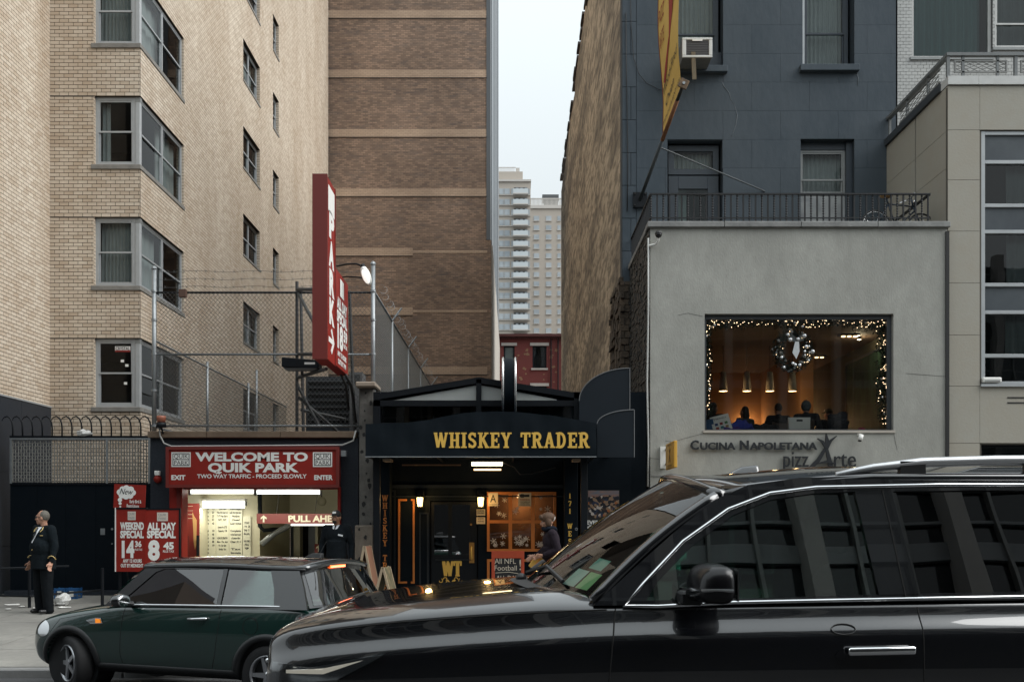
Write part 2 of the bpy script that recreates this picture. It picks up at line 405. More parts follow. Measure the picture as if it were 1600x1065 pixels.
# sidewalk: concrete flags that rise towards the buildings
def walk_z(Y): return .06+.28*(Y-12.3)/7.2
m_conc = mat('sidewalk concrete', (.27, .262, .235), .85, var=.7, vs=.9, col2=(.13, .125, .115), var2=.4, vs2=9, tint=.2, bump=.4, bs=70)
m_gap = mat('joint dirt', (.07, .068, .062), .95)
w = MB(); w.add([(-60, 12.45, walk_z(12.45)-.02), (60, 12.45, walk_z(12.45)-.02), (60, 24, walk_z(24)-.02), (-60, 24, walk_z(24)-.02), (-60, 12.45, -.5), (60, 12.45, -.5), (60, 24, -.5), (-60, 24, -.5)],
      [(0, 1, 2, 3), (0, 4, 5, 1), (2, 6, 7, 3), (0, 3, 7, 4), (1, 5, 6, 2), (4, 7, 6, 5)])
walk = w.build('sidewalk', m_gap); tag(walk, kind='structure'); ORG[walk] = Vector((0, 0, 0))
fl = None
for j in range(6):
    Y0 = 12.47+j*1.3; z0, z1 = walk_z(Y0), walk_z(Y0+1.285)
    for i in range(-11, 11):
        x0 = i*1.45+.02
        mb = MB(); a = []
        for (x, y) in ((x0, Y0), (x0+1.435, Y0), (x0+1.435, Y0+1.285), (x0, Y0+1.285)):
            a.append((x, y, walk_z(y)))
        mb.add([(p[0], p[1], p[2]-.05) for p in a]+a, [(0,3,2,1),(4,5,6,7),(0,1,5,4),(1,2,6,5),(2,3,7,6),(3,0,4,7)])
        mb.build('flagstone', m_conc, walk)
m_kerb = mat('kerb stone', (.20, .20, .195), .8, var=.5, vs=4, bump=.3, bs=40)
for i in range(-9, 9):
    k = MB().box(i*2.4+.006, i*2.4+2.394, 12.28, 12.46, -.4, .062).build('kerb_stone', m_kerb, walk, bevel=.015)
nk = MB().box(-60, 60, -4.6, -.3, -.5, .08).build('near_sidewalk', mat('near pavement', (.09, .09, .088), .9, var=.4)); tag(nk, kind='structure')

# ================================================================== sash windows
def curtain_mesh(mb, fn, u0, u1, v0, v1, d, waves=7, amp=.03, seed=0):
    rg = random.Random(seed); ph = rg.uniform(0, 6); n = waves*6
    g = []
    for j in range(4):
        t = j/3; g.append([fn(u0+(u1-u0)*i/n, v0+(v1-v0)*t, d+amp*sin(i/n*waves*2*pi+ph+.4*sin(i*.9))*(1.1-.5*t)) for i in range(n+1)])
    mb.sheet(g)
def sash(parent, fn, u0, u1, v0, v1, fm, rec=.12, units=1, fw=.05, rail=.5, pane=None, room=True, curtain=None, seed=0, roomd=1.0, label=None, mull=None):
    pane = pane or m_pane
    f = MB(); D0, D1 = -rec-.07, -rec
    def bar(a, b, c, e, d0=D0, d1=D1): f.add([fn(a,c,d0),fn(b,c,d0),fn(b,e,d0),fn(a,e,d0),fn(a,c,d1),fn(b,c,d1),fn(b,e,d1),fn(a,e,d1)], [(0,3,2,1),(4,5,6,7),(0,1,5,4),(1,2,6,5),(2,3,7,6),(3,0,4,7)])
    bar(u0, u0+fw, v0, v1); bar(u1-fw, u1, v0, v1); bar(u0+fw, u1-fw, v1-fw, v1, D0, D1-.002); bar(u0+fw, u1-fw, v0, v0+fw, D0, D1-.002)
    W = (u1-u0-2*fw)/units
    panes = []
    for i in range(units):
        a, b = u0+fw+W*i, u0+fw+W*(i+1)
        if i: bar(a-(mull or fw)/2, a+(mull or fw)/2, v0+fw, v1-fw, D0, D1-.004); a += fw/2
        if i < units-1: b -= fw/2
        vm = v0+(v1-v0)*rail
        if rail > 0:
            s = .035
            # upper sash (outer) and lower sash (inner)
            for (c, e, dd) in ((vm-.02, v1-fw, -.012), (v0+fw, vm+.02, -.04)):
                bar(a, a+s, c, e, D1+dd-.03, D1+dd); bar(b-s, b, c, e, D1+dd-.03, D1+dd); bar(a+s, b-s, c, c+.04, D1+dd-.03, D1+dd-.001); bar(a+s, b-s, e-.035, e, D1+dd-.03, D1+dd-.001)
                panes.append((a+s, b-s, c+.04, e-.035, D1+dd-.015))
        else: panes.append((a, b, v0+fw, v1-fw, D1-.03))
    win = f.build('window', fm, parent)
    if label: win['label'] = label
    for (a, b, c, e, d) in panes:
        MB().add([fn(a, c, d), fn(b, c, d), fn(b, e, d), fn(a, e, d)], [(0, 1, 2, 3)]).build('pane', pane, win, fix=False)
    if room:
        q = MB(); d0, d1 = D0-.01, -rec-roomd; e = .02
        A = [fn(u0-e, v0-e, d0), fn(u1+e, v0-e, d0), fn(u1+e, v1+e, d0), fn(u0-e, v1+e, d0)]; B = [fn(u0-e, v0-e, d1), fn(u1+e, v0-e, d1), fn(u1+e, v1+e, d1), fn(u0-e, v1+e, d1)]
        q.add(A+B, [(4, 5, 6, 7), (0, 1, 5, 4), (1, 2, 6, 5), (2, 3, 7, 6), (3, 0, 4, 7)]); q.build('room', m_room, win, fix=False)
    if curtain:
        c = MB()
        for (a, b) in curtain: curtain_mesh(c, fn, u0+fw+(u1-u0-2*fw)*a, u0+fw+(u1-u0-2*fw)*b, v0+fw, v1-fw, -rec-.2, max(2, int(9*(b-a))), seed=seed)
        c.build('curtain', m_curtain, win, smooth=True)
    return win
# ================================================================== tan brick apartment building
AX0, AX1, AY0, AY1 = -10.60, -8.532, 22.85, 46.2
apt = thing('apartment_building', (-9.5, 24, .3), 'tan brick apartment building with corner windows up its edge, behind the parking garage', 'building')
HEAD, FLOOR, OPEN = 6.07, 2.775, 1.63
NB = 9
front_holes = [(PX(147, AY0), AX1+1, HEAD-OPEN+FLOOR*k, HEAD+FLOOR*k) for k in range(4)]
side_holes = [(AY0-1, 25.88, HEAD-OPEN+FLOOR*k, HEAD+FLOOR*k) for k in range(5)]
side_holes += [(31.59, 33.69, HEAD-1.32+FLOOR*k, HEAD+FLOOR*k) for k in range(6)]
side_holes += [(35.53, 36.42, HEAD-1.28+FLOOR*k, HEAD+FLOOR*k) for k in range(8)]
ffr = front(0, AY0, 0); fsd = faceright(AX1, 0, 0)
bk = MB()
for c in cells(AX0, AX1, -.3, 18, front_holes): bk.box(c[0], c[1], AY0, AY0+.18, c[2], c[3])
for c in cells(AY0+.18, AY1, -.3, 28.5, side_holes): bk.box(AX1-.25, AX1, c[0], c[1], c[2], c[3])
bk.box(AX0, AX1, AY0, AY0+.18, 18, 28.5)
bk.box(AX0-6, AX0, 17.2, AY0+.5, -.3, 28.5)
bk.box(AX0-6, AX1-.3, AY1-.3, AY1, -.3, 28.5); bk.box(AX0-6, AX1, AY0+.5, AY1, 28.2, 28.5); bk.box(AX0-6.2, AX0-6, 17.2, AY1, -.3, 28.5)
wall = bk.build('wall', m_mortar, apt)
BH, BL, J = FLOOR/33, .2145, .013
V0 = HEAD-72*BH
fr = courses(AX0, AX1, V0, 16.2, BL, BH, J, front_holes)
vis = [q for q in fr if 4.3 < q[2] < 13.5]; vis.sort(key=lambda q: (abs(q[2]-8.2)))
pick = set(vis[:300])
brick_pieces('brick', [q for q in fr if q in pick], ffr, .009, m_tan, wall)
brick_mesh('front_bricks', [q for q in fr if q not in pick], ffr, .009, m_tan, wall, seed=2)
brick_mesh('side_bricks', courses(AY0, AY1, V0, 28, BL, BH, J, side_holes), fsd, .009, m_tan, wall, seed=3)
brick_mesh('wing_bricks', courses(18.6, AY0-.01, PZ(637, AY0), 17.5, BL, BH, J), faceright(AX0, 0, 0), .009, m_tan, wall, seed=4)
jb = MB()
rev = []
for (a, b, c, e) in side_holes:
    brk = courses(AX1-.19, AX1+.009, c, e, .2, BH, J); rev.append((b, brk))
for i, (b, brk) in enumerate(rev):
    for q in brk: jb.box(q[0], q[1], b-.012, b+.02, q[2], q[3])
for (a, b, c, e) in front_holes:
    for q in courses(AY0-.009, AY0+.17, c, e, .2, BH, J): jb.box(a-.01, a+.012, q[0], q[1], q[2], q[3])
tag(jb.build('reveal_bricks', m_tan, wall), kind='stuff')
# granite base with its cap strip on the projecting wing
gz = PZ(637, AY0)
for i in range(4):
    for j in range(3):
        MB().box(AX0-.02, AX0+.03, 17.3+i*1.39, 17.3+i*1.39+1.382, -.2+j*(gz+.2)/3, -.2+(j+1)*(gz+.2)/3-.006).build('granite_panel', m_granite, wall)
MB().box(AX0-.02, AX0+.045, 17.2, AY0+.02, gz, gz+.035).build('cap_strip', m_alu, wall)
for k in range(4): MB().box(AX0, PX(147, AY0), AY0-.012, AY0+.02, HEAD+FLOOR*k-.02, HEAD+FLOOR*k+.006).build('shelf_angle', m_ink, wall)
# corner windows: a front unit, a corner post, two side units
m_sillk = m_sill
for k in range(4):
    z0, z1 = HEAD-OPEN+FLOOR*k, HEAD+FLOOR*k; u0 = PX(147, AY0)
    sm = MB().box(u0-.06, AX1+.03, AY0-.05, AY0+.2, z0-.06, z0+.05); sm.box(AX1-.2, AX1+.03, AY0+.2, 25.90, z0-.06, z0+.05)
    wf = sash(wall, ffr, u0, AX1-.13, z0+.05, z1, m_alu, rec=.07, units=1, fw=.075, room=False, rail=.5,
              curtain={0: None, 1: [(0, 1)], 2: [(0, .25)], 3: [(0, 1)]}[k], seed=k)
    sm.build('sill', m_sill, wf, bevel=.01)
    MB().box(AX1-.13, AX1-.02, AY0+.05, AY0+.16, z0+.05, z1).build('corner_post', m_alu, wf, bevel=.008)
    MB().box(AX1-.135, AX1-.015, AY0+.045, AY0+.165, z1-.12, z1-.01).build('post_head', m_alud, wf)
    ws = sash(wall, fsd, AY0+.16, 25.88, z0+.05, z1, m_alu, rec=.05, units=2, fw=.065, room=False, rail=.5,
              curtain={0: None, 1: [(0, .5)], 2: [(.5, 1)], 3: [(0, .55)]}[k], seed=k+9)
    # one dark room behind both sides of the corner
    q = MB(); x0, x1, ya, yb = -11.6, AX1-.17, AY0+.19, 26.4
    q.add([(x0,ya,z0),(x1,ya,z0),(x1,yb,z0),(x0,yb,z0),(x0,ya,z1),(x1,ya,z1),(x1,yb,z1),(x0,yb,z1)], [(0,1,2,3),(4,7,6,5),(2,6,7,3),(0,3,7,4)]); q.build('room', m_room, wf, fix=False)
    if k == 1: MB().box(u0+.12, AX1-.16, AY0+.3, AY0+.31, (z0+z1)/2, z1).build('roller_blind', m_curtain, wf)
    if k == 0:      # stickers on the lowest pane
        st = MB().box(PX(178, AY0), PX(202, AY0), AY0+.062, AY0+.066, PZ(549, AY0), PZ(540, AY0)).build('sticker', m_white, wf)
        MB().box(PX(178, AY0), PX(202, AY0), AY0+.058, AY0+.061, PZ(549, AY0), PZ(546.5, AY0)).build('red_band', m_red, st)
        letters('lettering', 'CRYSTAL', front(PX(190, AY0), AY0+.056, PZ(546, AY0)), .075, m_ink, st, width=.32)
        for (a, b) in ((187, 561), (194, 568), (192, 596)): MB().box(PX(a, AY0), PX(a+5, AY0), AY0+.062, AY0+.066, PZ(b+4, AY0), PZ(b, AY0)).build('label_scrap', m_white, wf)
for i, (a, b, c, e) in enumerate(side_holes[5:]):
    big = b-a > 1.5
    w_ = sash(wall, fsd, a, b, c+.04, e, m_alu, rec=.1, units=2 if big else 1, fw=.06, rail=.5, seed=i+30,
         curtain=[(0, .5)] if (big and i % 3 == 0) else ([(.5, 1)] if big and i % 3 == 1 else None))
    MB().box(AX1-.12, AX1+.03, a-.02, b+.02, c-.03, c+.04).build('sill', m_sill, w_)
# ================================================================== brown brick tower wall
def brickmat(name, c1, c2, mort, bw, bh, off='xz', msize=.012, patch=(.06, .045, .035), pamt=.7, pscale=(.35, .35, 3.0)):
    m = bpy.data.materials.new(name); t, N, L = nodes(m); b = N['Principled BSDF']; b.inputs['Roughness'].default_value = .85
    geo = N.new('ShaderNodeNewGeometry'); sp = N.new('ShaderNodeSeparateXYZ'); L.new(geo.outputs['Position'], sp.inputs[0])
    cb = N.new('ShaderNodeCombineXYZ'); L.new(sp.outputs['X' if off == 'xz' else 'Y'], cb.inputs[0]); L.new(sp.outputs['Z'], cb.inputs[1])
    br = N.new('ShaderNodeTexBrick'); L.new(cb.outputs[0], br.inputs['Vector']); br.inputs['Scale'].default_value = 1
    br.inputs['Brick Width'].default_value = bw; br.inputs['Row Height'].default_value = bh; br.inputs['Mortar Size'].default_value = msize; br.inputs['Mortar Smooth'].default_value = .3
    br.inputs['Color1'].default_value = (*c1, 1); br.inputs['Color2'].default_value = (*c2, 1); br.inputs['Mortar'].default_value = (*mort, 1); br.inputs['Bias'].default_value = -.1
    mp = N.new('ShaderNodeMapping'); mp.inputs['Scale'].default_value = pscale; L.new(geo.outputs['Position'], mp.inputs[0])
    nz = N.new('ShaderNodeTexNoise'); nz.inputs['Scale'].default_value = 1.3; nz.inputs['Detail'].default_value = 9; nz.inputs['Roughness'].default_value = .72; L.new(mp.outputs[0], nz.inputs['Vector'])
    mr = N.new('ShaderNodeMapRange'); mr.inputs[1].default_value = .5; mr.inputs[2].default_value = .72; mr.inputs[4].default_value = pamt; L.new(nz.outputs[0], mr.inputs[0])
    mx = N.new('ShaderNodeMix'); mx.data_type = 'RGBA'; L.new(mr.outputs[0], mx.inputs[0]); L.new(br.outputs['Color'], mx.inputs[6]); mx.inputs[7].default_value = (*patch, 1)
    n2 = N.new('ShaderNodeTexNoise'); n2.inputs['Scale'].default_value = .35; n2.inputs['Detail'].default_value = 4; L.new(geo.outputs['Position'], n2.inputs['Vector'])
    r2 = N.new('ShaderNodeMapRange'); r2.inputs[1].default_value = .35; r2.inputs[2].default_value = .7; r2.inputs[3].default_value = .78; r2.inputs[4].default_value = 1.15; L.new(n2.outputs[0], r2.inputs[0])
    m2 = N.new('ShaderNodeMix'); m2.data_type = 'RGBA'; m2.blend_type = 'MULTIPLY'; m2.inputs[0].default_value = 1; L.new(mx.outputs[2], m2.inputs[6]); L.new(r2.outputs[0], m2.inputs[7])
    L.new(m2.outputs[2], b.inputs['Base Color'])
    bp = N.new('ShaderNodeBump'); bp.inputs['Strength'].default_value = .5; bp.inputs['Distance'].default_value = .01; L.new(br.outputs['Fac'], bp.inputs['Height']); bp.invert = True; L.new(bp.outputs[0], b.inputs['Normal'])
    MATS[name] = m; return m
BY = 46.35
m_brown = brickmat('brown brick', (.34, .23, .162), (.165, .113, .084), (.18, .13, .10), .22, .082, pamt=.8, patch=(.115, .098, .09), pscale=(.8, .8, 4.5))
m_band = brickmat('tan band brick', (.50, .365, .265), (.44, .32, .23), (.35, .26, .19), .22, .082, pamt=.25)
twr = thing('brick_tower', (PX(640, BY), BY+3, 0), 'tall windowless brown brick tower wall with paler horizontal bands', 'building')
xe, xl = PX(762, BY), PX(490, BY)
tw = MB().box(xl, xe, BY, BY+14, -.4, 42).build('wall', m_brown, twr)
for k in range(-8, 6):
    y0, y1 = 480-92.7*(k), 492-92.7*(k)
    z1, z0 = PZ(y0, BY), PZ(y1, BY)
    if z0 < 1 or z1 > 41: continue
    xr = PX(645, BY) if k in (0, 1) else xe-.02
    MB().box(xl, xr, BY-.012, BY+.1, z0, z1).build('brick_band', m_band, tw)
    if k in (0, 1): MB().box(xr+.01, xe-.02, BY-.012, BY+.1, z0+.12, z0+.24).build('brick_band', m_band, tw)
    MB().box(xl, xr, BY-.03, BY+.1, z0-.03, z0-.006).build('ledge', mat('dark ledge metal', (.06, .05, .045), .7), tw)  # thin dark strip below each band
m_darkglass = mat('dark cladding', (.028, .036, .045), .3, var=.8, vs=1.2, stretch=(1, 2.5, .12), col2=(.10, .115, .13))
zs = PZ(375, BY)
cl = MB()
for i in range(9):
    MB().box(xe, xe+.10+.03*(i % 2), BY+.03+i*3.4, BY+i*3.4+3.36, zs, 42).build('cladding_panel', m_darkglass, tw)
MB().box(xe-.06, xe+.14, BY-.03, BY+.03, zs, 42).build('corner_strip', mat('corner metal', (.09, .10, .11), .5), tw)
MB().box(xe+.002, xe+.16, BY-.01, BY+.5, -.4, zs).build('corner_pier', m_brown, tw)
MB().box(xe, xe+.22, BY+.5, BY+30, -.4, zs-.1).build('side_wall', mat('pale render', (.42, .38, .33), .8, var=.3, vs=1), tw)
# ================================================================== far apartment towers
m_beige = mat('far beige brick', (.47, .42, .365), .85, var=.2, vs=.05)
m_beiged = mat('far pale concrete', (.58, .55, .51), .85, var=.15, vs=.05)
m_farwin = mat('far window glass', (.27, .31, .34), .08, var=.7, vs=.15, col2=(.62, .66, .68), spec=.9)
m_rail = mat('balcony glass rail', (.55, .60, .62), .2, var=.4, vs=.1, col2=(.75, .78, .78))
m_shade = mat('balcony shade colour', (.10, .10, .10), .9)
TY = 268.
t1 = thing('apartment_tower', (PX(803, TY), TY, 0), 'distant beige apartment tower with a column of white balconies', 'building')
b1 = MB().box(PX(762, TY), PX(829, TY), TY, TY+18, -.5, PZ(282, TY)).build('wall', m_beige, t1)
MB().box(PX(762, TY), PX(829.8, TY), TY-.4, TY+18, PZ(284, TY), PZ(281, TY)).build('cornice', m_beiged, b1)
ph = MB().box(PX(762, TY), PX(817, TY), TY+3, TY+15, PZ(283, TY), PZ(262, TY)).build('penthouse', m_beige, t1)
rl = MB()
for i in range(16): x = PX(779+i*1.6, TY); rl.box(x, x+.12, TY+3, TY+3.1, PZ(262, TY), PZ(255.5, TY))
rl.box(PX(762, TY), PX(806, TY), TY+2.95, TY+3.15, PZ(256, TY), PZ(255, TY)); rl.build('roof_railing', m_beiged, ph)
MB().box(PX(806, TY), PX(812, TY), TY+4, TY+9, PZ(262, TY), PZ(254, TY)).build('water_tank_house', m_beiged, ph)
for k in range(16):
    y = 298+16.25*k
    if y > 540: break
    wn = MB()
    for (a, b) in ((780, 787), (788, 796.5), (799, 801.5), (825.3, 827.5)):
        MB().box(PX(a, TY), PX(b, TY), TY-.15, TY+.1, PZ(y+5.5, TY), PZ(y-3, TY)).build('window', m_farwin, b1)
    MB().box(PX(778, TY), PX(829, TY), TY-.3, TY+.1, PZ(y+7.2, TY), PZ(y+6.3, TY)).build('string_course', m_beiged, b1)
    bal = MB().box(PX(801.8, TY), PX(825, TY), TY-1.8, TY+.1, PZ(y+8.2, TY), PZ(y+6.6, TY)).build('balcony', m_beiged, b1)
    MB().box(PX(801.8, TY), PX(824.9, TY), TY-1.75, TY-1.6, PZ(y+6.5, TY), PZ(y, TY)).build('railing', m_rail, bal)
    MB().box(PX(803, TY), PX(824, TY), TY-.1, TY+.2, PZ(y+6.5, TY), PZ(y-5, TY)).build('recess_shade', m_shade, bal)  # flat dark slab; the shade of a recess is put into its colour
    for q in (806, 813, 820): MB().box(PX(q, TY), PX(q+4, TY), TY-.16, TY+.1, PZ(y+1, TY), PZ(y-4.2, TY)).build('balcony_door', m_farwin, bal)
TZ = 300.
t2 = thing('apartment_tower', (PX(855, TZ), TZ, 0), 'distant plain beige tower with two columns of small square windows', 'building')
b2 = MB().box(PX(828, TZ), PX(905, TZ), TZ, TZ+18, -.5, PZ(324, TZ)).build('wall', m_beige, t2)
MB().box(PX(828, TZ), PX(905, TZ), TZ-.4, TZ+18, PZ(326, TZ), PZ(321, TZ)).build('cornice', m_beiged, b2)
rl = MB()
for i in range(24): x = PX(829+i*2, TZ); rl.box(x, x+.25, TZ, TZ+.2, PZ(321, TZ), PZ(310, TZ))
rl.box(PX(828, TZ), PX(880, TZ), TZ-.05, TZ+.25, PZ(311, TZ), PZ(309.5, TZ)); rl.build('roof_railing', m_beiged, b2)
pl = MB().box(PX(848, TZ), PX(874, TZ), TZ+4, TZ+8, PZ(305, TZ), PZ(297, TZ)); pl.box(PX(850, TZ), PX(872, TZ), TZ+4.5, TZ+7, PZ(322, TZ), PZ(305, TZ))
pl.build('roof_plant', mat('roof plant metal', (.09, .095, .1), .6), b2)
for k in range(14):
    y = 341+14.6*k
    if y > 545: break
    for (a, b) in ((834, 842.5), (853, 861.5), (871, 876)):
        w_ = MB().box(PX(a, TZ), PX(b, TZ), TZ-.12, TZ+.1, PZ(y+3.6, TZ), PZ(y-3.6, TZ)).build('window', m_farwin, b2)
        MB().box(PX(a-.4, TZ), PX(b+.4, TZ), TZ-.3, TZ+.1, PZ(y+4.6, TZ), PZ(y+3.7, TZ)).build('sill', m_beiged, w_)
# ================================================================== red painted tenement
RY = 75.
m_redb = mat('flaking red brick paint', (.125, .022, .018), .8, var=.45, vs=.7, col2=(.10, .02, .018), var2=.25, vs2=4, bump=.4, bs=8)
m_flake = mat('bare patch', (.22, .12, .07), .9, var=.5, vs=3)
ten = thing('brick_house', (PX(830, RY), RY, 0), 'small red painted brick house with stone lintels, beyond the bar roof', 'building')
hl = [(PX(787, RY), PX(804, RY), PZ(578, RY), PZ(540, RY)), (PX(832, RY), PX(854, RY), PZ(575, RY), PZ(540, RY)), (PX(787, RY), PX(804, RY), PZ(640, RY), PZ(603, RY)), (PX(832, RY), PX(854, RY), PZ(640, RY), PZ(603, RY))]
q = MB()
for c in cells(PX(740, RY), PX(905, RY), -.5, PZ(524, RY), hl): q.box(c[0], c[1], RY, RY+.4, c[2], c[3])
q.box(PX(740, RY), PX(905, RY), RY+2, RY+8, -.5, PZ(526, RY)); tb = q.build('wall', m_redb, ten)
m_lint = mat('pale stone lintel', (.40, .36, .33), .8, var=.4, vs=3)
for h in hl:
    w_ = sash(tb, front(0, RY, 0), h[0], h[1], h[2], h[3], m_blacks, rec=.15, fw=.08, rail=.5, roomd=.8, curtain=[(0, 1)] if h[0] < PX(820, RY) else None)
    MB().box(h[0]-.18, h[1]+.18, RY-.08, RY+.1, h[3], h[3]+.22).build('lintel', m_lint, w_)
    MB().box(h[0]-.1, h[1]+.1, RY-.1, RY+.1, h[2]-.14, h[2]).build('sill', m_lint, w_)
cn = MB().box(PX(740, RY), PX(905, RY), RY-.35, RY+.2, PZ(526.5, RY), PZ(522.5, RY))
for i in range(50): x = PX(742+i*3.2, RY); cn.box(x, x+.08, RY-.22, RY+.05, PZ(529.5, RY), PZ(526.5, RY))
cn.build('cornice', mat('cornice dark red', (.09, .025, .022), .8, var=.4, vs=2), tb)
rg = random.Random(5)
for i in range(26):
    cx, cz = PX(rg.choice([rg.uniform(826, 850), rg.uniform(806, 828), rg.uniform(856, 872)]), RY), PZ(rg.uniform(545, 600), RY); rr = rg.uniform(.05, .2)
    if any(h[0]-.2 < cx < h[1]+.2 and h[2]-.25 < cz < h[3]+.25 for h in hl): continue
    pts = [(cx+rr*rg.uniform(.4, 1)*cos(a*pi/5), cz+rr*rg.uniform(.3, .8)*sin(a*pi/5)) for a in range(10)]
    MB().prism(pts, front(0, RY, 0), .002, .006+.001*(i % 9)).build('bare_patch', m_flake, tb)
for x in (861, 872): MB().cyl(P(x, 640, RY-.1), P(x, 528, RY-.1), .045, 6).build('drain_pipe', m_blacks, tb)
# ================================================================== dark grey painted building with a weathered side wall
DY = 22.8
m_dkgrey = mat('dark grey masonry paint', (.048, .064, .079), .7, var=.6, vs=.9, stretch=(1, 1, .5), spec=.25, col2=(.082, .098, .113), var2=.25, vs2=5, tint=.22, bump=.35, bs=9)
m_dkjoint = mat('dark grey joint', (.034, .046, .058), .7, var=.3)
m_dktrim = mat('dark grey trim', (.034, .046, .06), .5, var=.35, vs=5)
drk = thing('grey_rowhouse', (5.6, DY, .3), 'dark grey painted masonry rowhouse with tall sash windows above the terrace', 'building')
DX0, DX1 = PX(972, DY), PX(1400, DY)
dh = [(PX(1047, DY), PX(1130, DY), PZ(107, DY), PZ(-62, DY)), (PX(1254, DY), PX(1335, DY), PZ(105, DY), PZ(-62, DY)),
      (PX(1043, DY), PX(1129, DY), 7.5, PZ(219, DY)), (PX(1251, DY), PX(1335, DY), 7.5, PZ(217, DY))]
q = MB()
for c in cells(DX0, DX1, -.3, 19.4, dh+[(PX(1016, 19.5)+.26, DX1-.4, -1, 7.36)]): q.box(c[0], c[1], DY+.02, DY+.4, c[2], c[3])
dw = q.build('wall', m_dkjoint, drk)
BLK = courses(DX0+.33, DX1, PZ(350, DY)-.03, 14.2, 1.32, .655, .004, dh, clip=True)
brick_pieces('block', BLK, front(0, DY+.02, 0), .02, m_dkgrey, dw)
brick_pieces('quoin', courses(DX0, DX0+.325, -.2, 14.2, .4, .75, .012), front(0, DY+.02, 0), .03, m_dkgrey, dw)
# cracked patches of thicker filler on the paint
for (pts) in ([(1128,127),(1131,135),(1139,145),(1142,155),(1148,165),(1152,180),(1150,195),(1146,207),(1142,214)], [(1337,110),(1341,122),(1340,134)]):
    MB().tube([P(x, y, DY+.001) for x, y in pts], [.004+.007*((i*7) % 4)/3 for i in range(len(pts))], 5).build('filler_ridge', mat('chalky filler', (.13, .15, .165), .8), dw, smooth=True)
# party wall
m_stucco = mat('weathered tan stucco', (.54, .43, .305), .9, var=.55, vs=.8, sharp=True, stretch=(1, .22, .8), col2=(.07, .055, .04), var2=.6, vs2=5.5, bump=1.0, bs=9)
PWX = DX0+.03
q = MB(); n = 24; rg = random.Random(11); TOP = 19.3
pro = [(DY+.06, -.3)]+[(51.6, -.3)]
tops = []
y = 51.6
while y > DY+.1:
    z = TOP+rg.uniform(-.06, .08)+(-.4 if y > 47 else 0)+(.35 if 33 < y < 41 else 0); tops += [(y, z)]
    y2 = max(y-rg.uniform(.5, 1.3), DY+.06); tops += [(y2, z)]; y = y2
pro += tops
q.prism(pro, lambda u, v, d: Vector((PWX+d, u, v)), 0, .35)
pw = q.build('party_wall', m_stucco, drk)
for i in range(26):
    yy = DY+.2+i*1.1; zz = TOP+.1+(.35 if 33 < yy < 41 else 0)
    MB().box(PWX-.05-.03*(i % 2), PWX+.4, yy, yy+rg.uniform(.8, 1.08), zz-.03, zz+.06+.06*(i % 3 == 0)).build('coping_tile', mat('coping tile', (.07, .06, .055), .8, var=.5, vs=3), pw)
# rubble where the stucco is gone near the front corner, below the paint
m_rubble = mat('rubble stone', (.13, .095, .065), .95, var=.8, vs=4, col2=(.03, .026, .022), tint=.5, bump=.8, bs=14)
rub = courses(DY-.02, DY+2.6, .2, PZ(432, DY), .34, .17, .02)
brick_mesh('rubble_bricks', rub, lambda u, v, d: Vector((PWX-d, u, v)), .05, m_rubble, pw, jit=.04, seed=8)
brick_mesh('rubble_corner', courses(PWX-.08, DX0+.32, .2, PZ(440, DY), .2, .15, .015), front(0, DY-.02, 0), .06, m_rubble, pw, jit=.035, seed=9)
MB().box(DX0+.2, DX1, 30.5, 31, -.3, 19.1).build('rear_wall', m_dkjoint, drk); MB().box(DX0+.2, DX1, DY+.4, 31, 19.1, 19.25).build('roof', m_dkjoint, drk)
MB().box(DX1-.35, DX1, DY+.4, 31, -.3, 19.3).build('side_wall', m_dkjoint, drk)
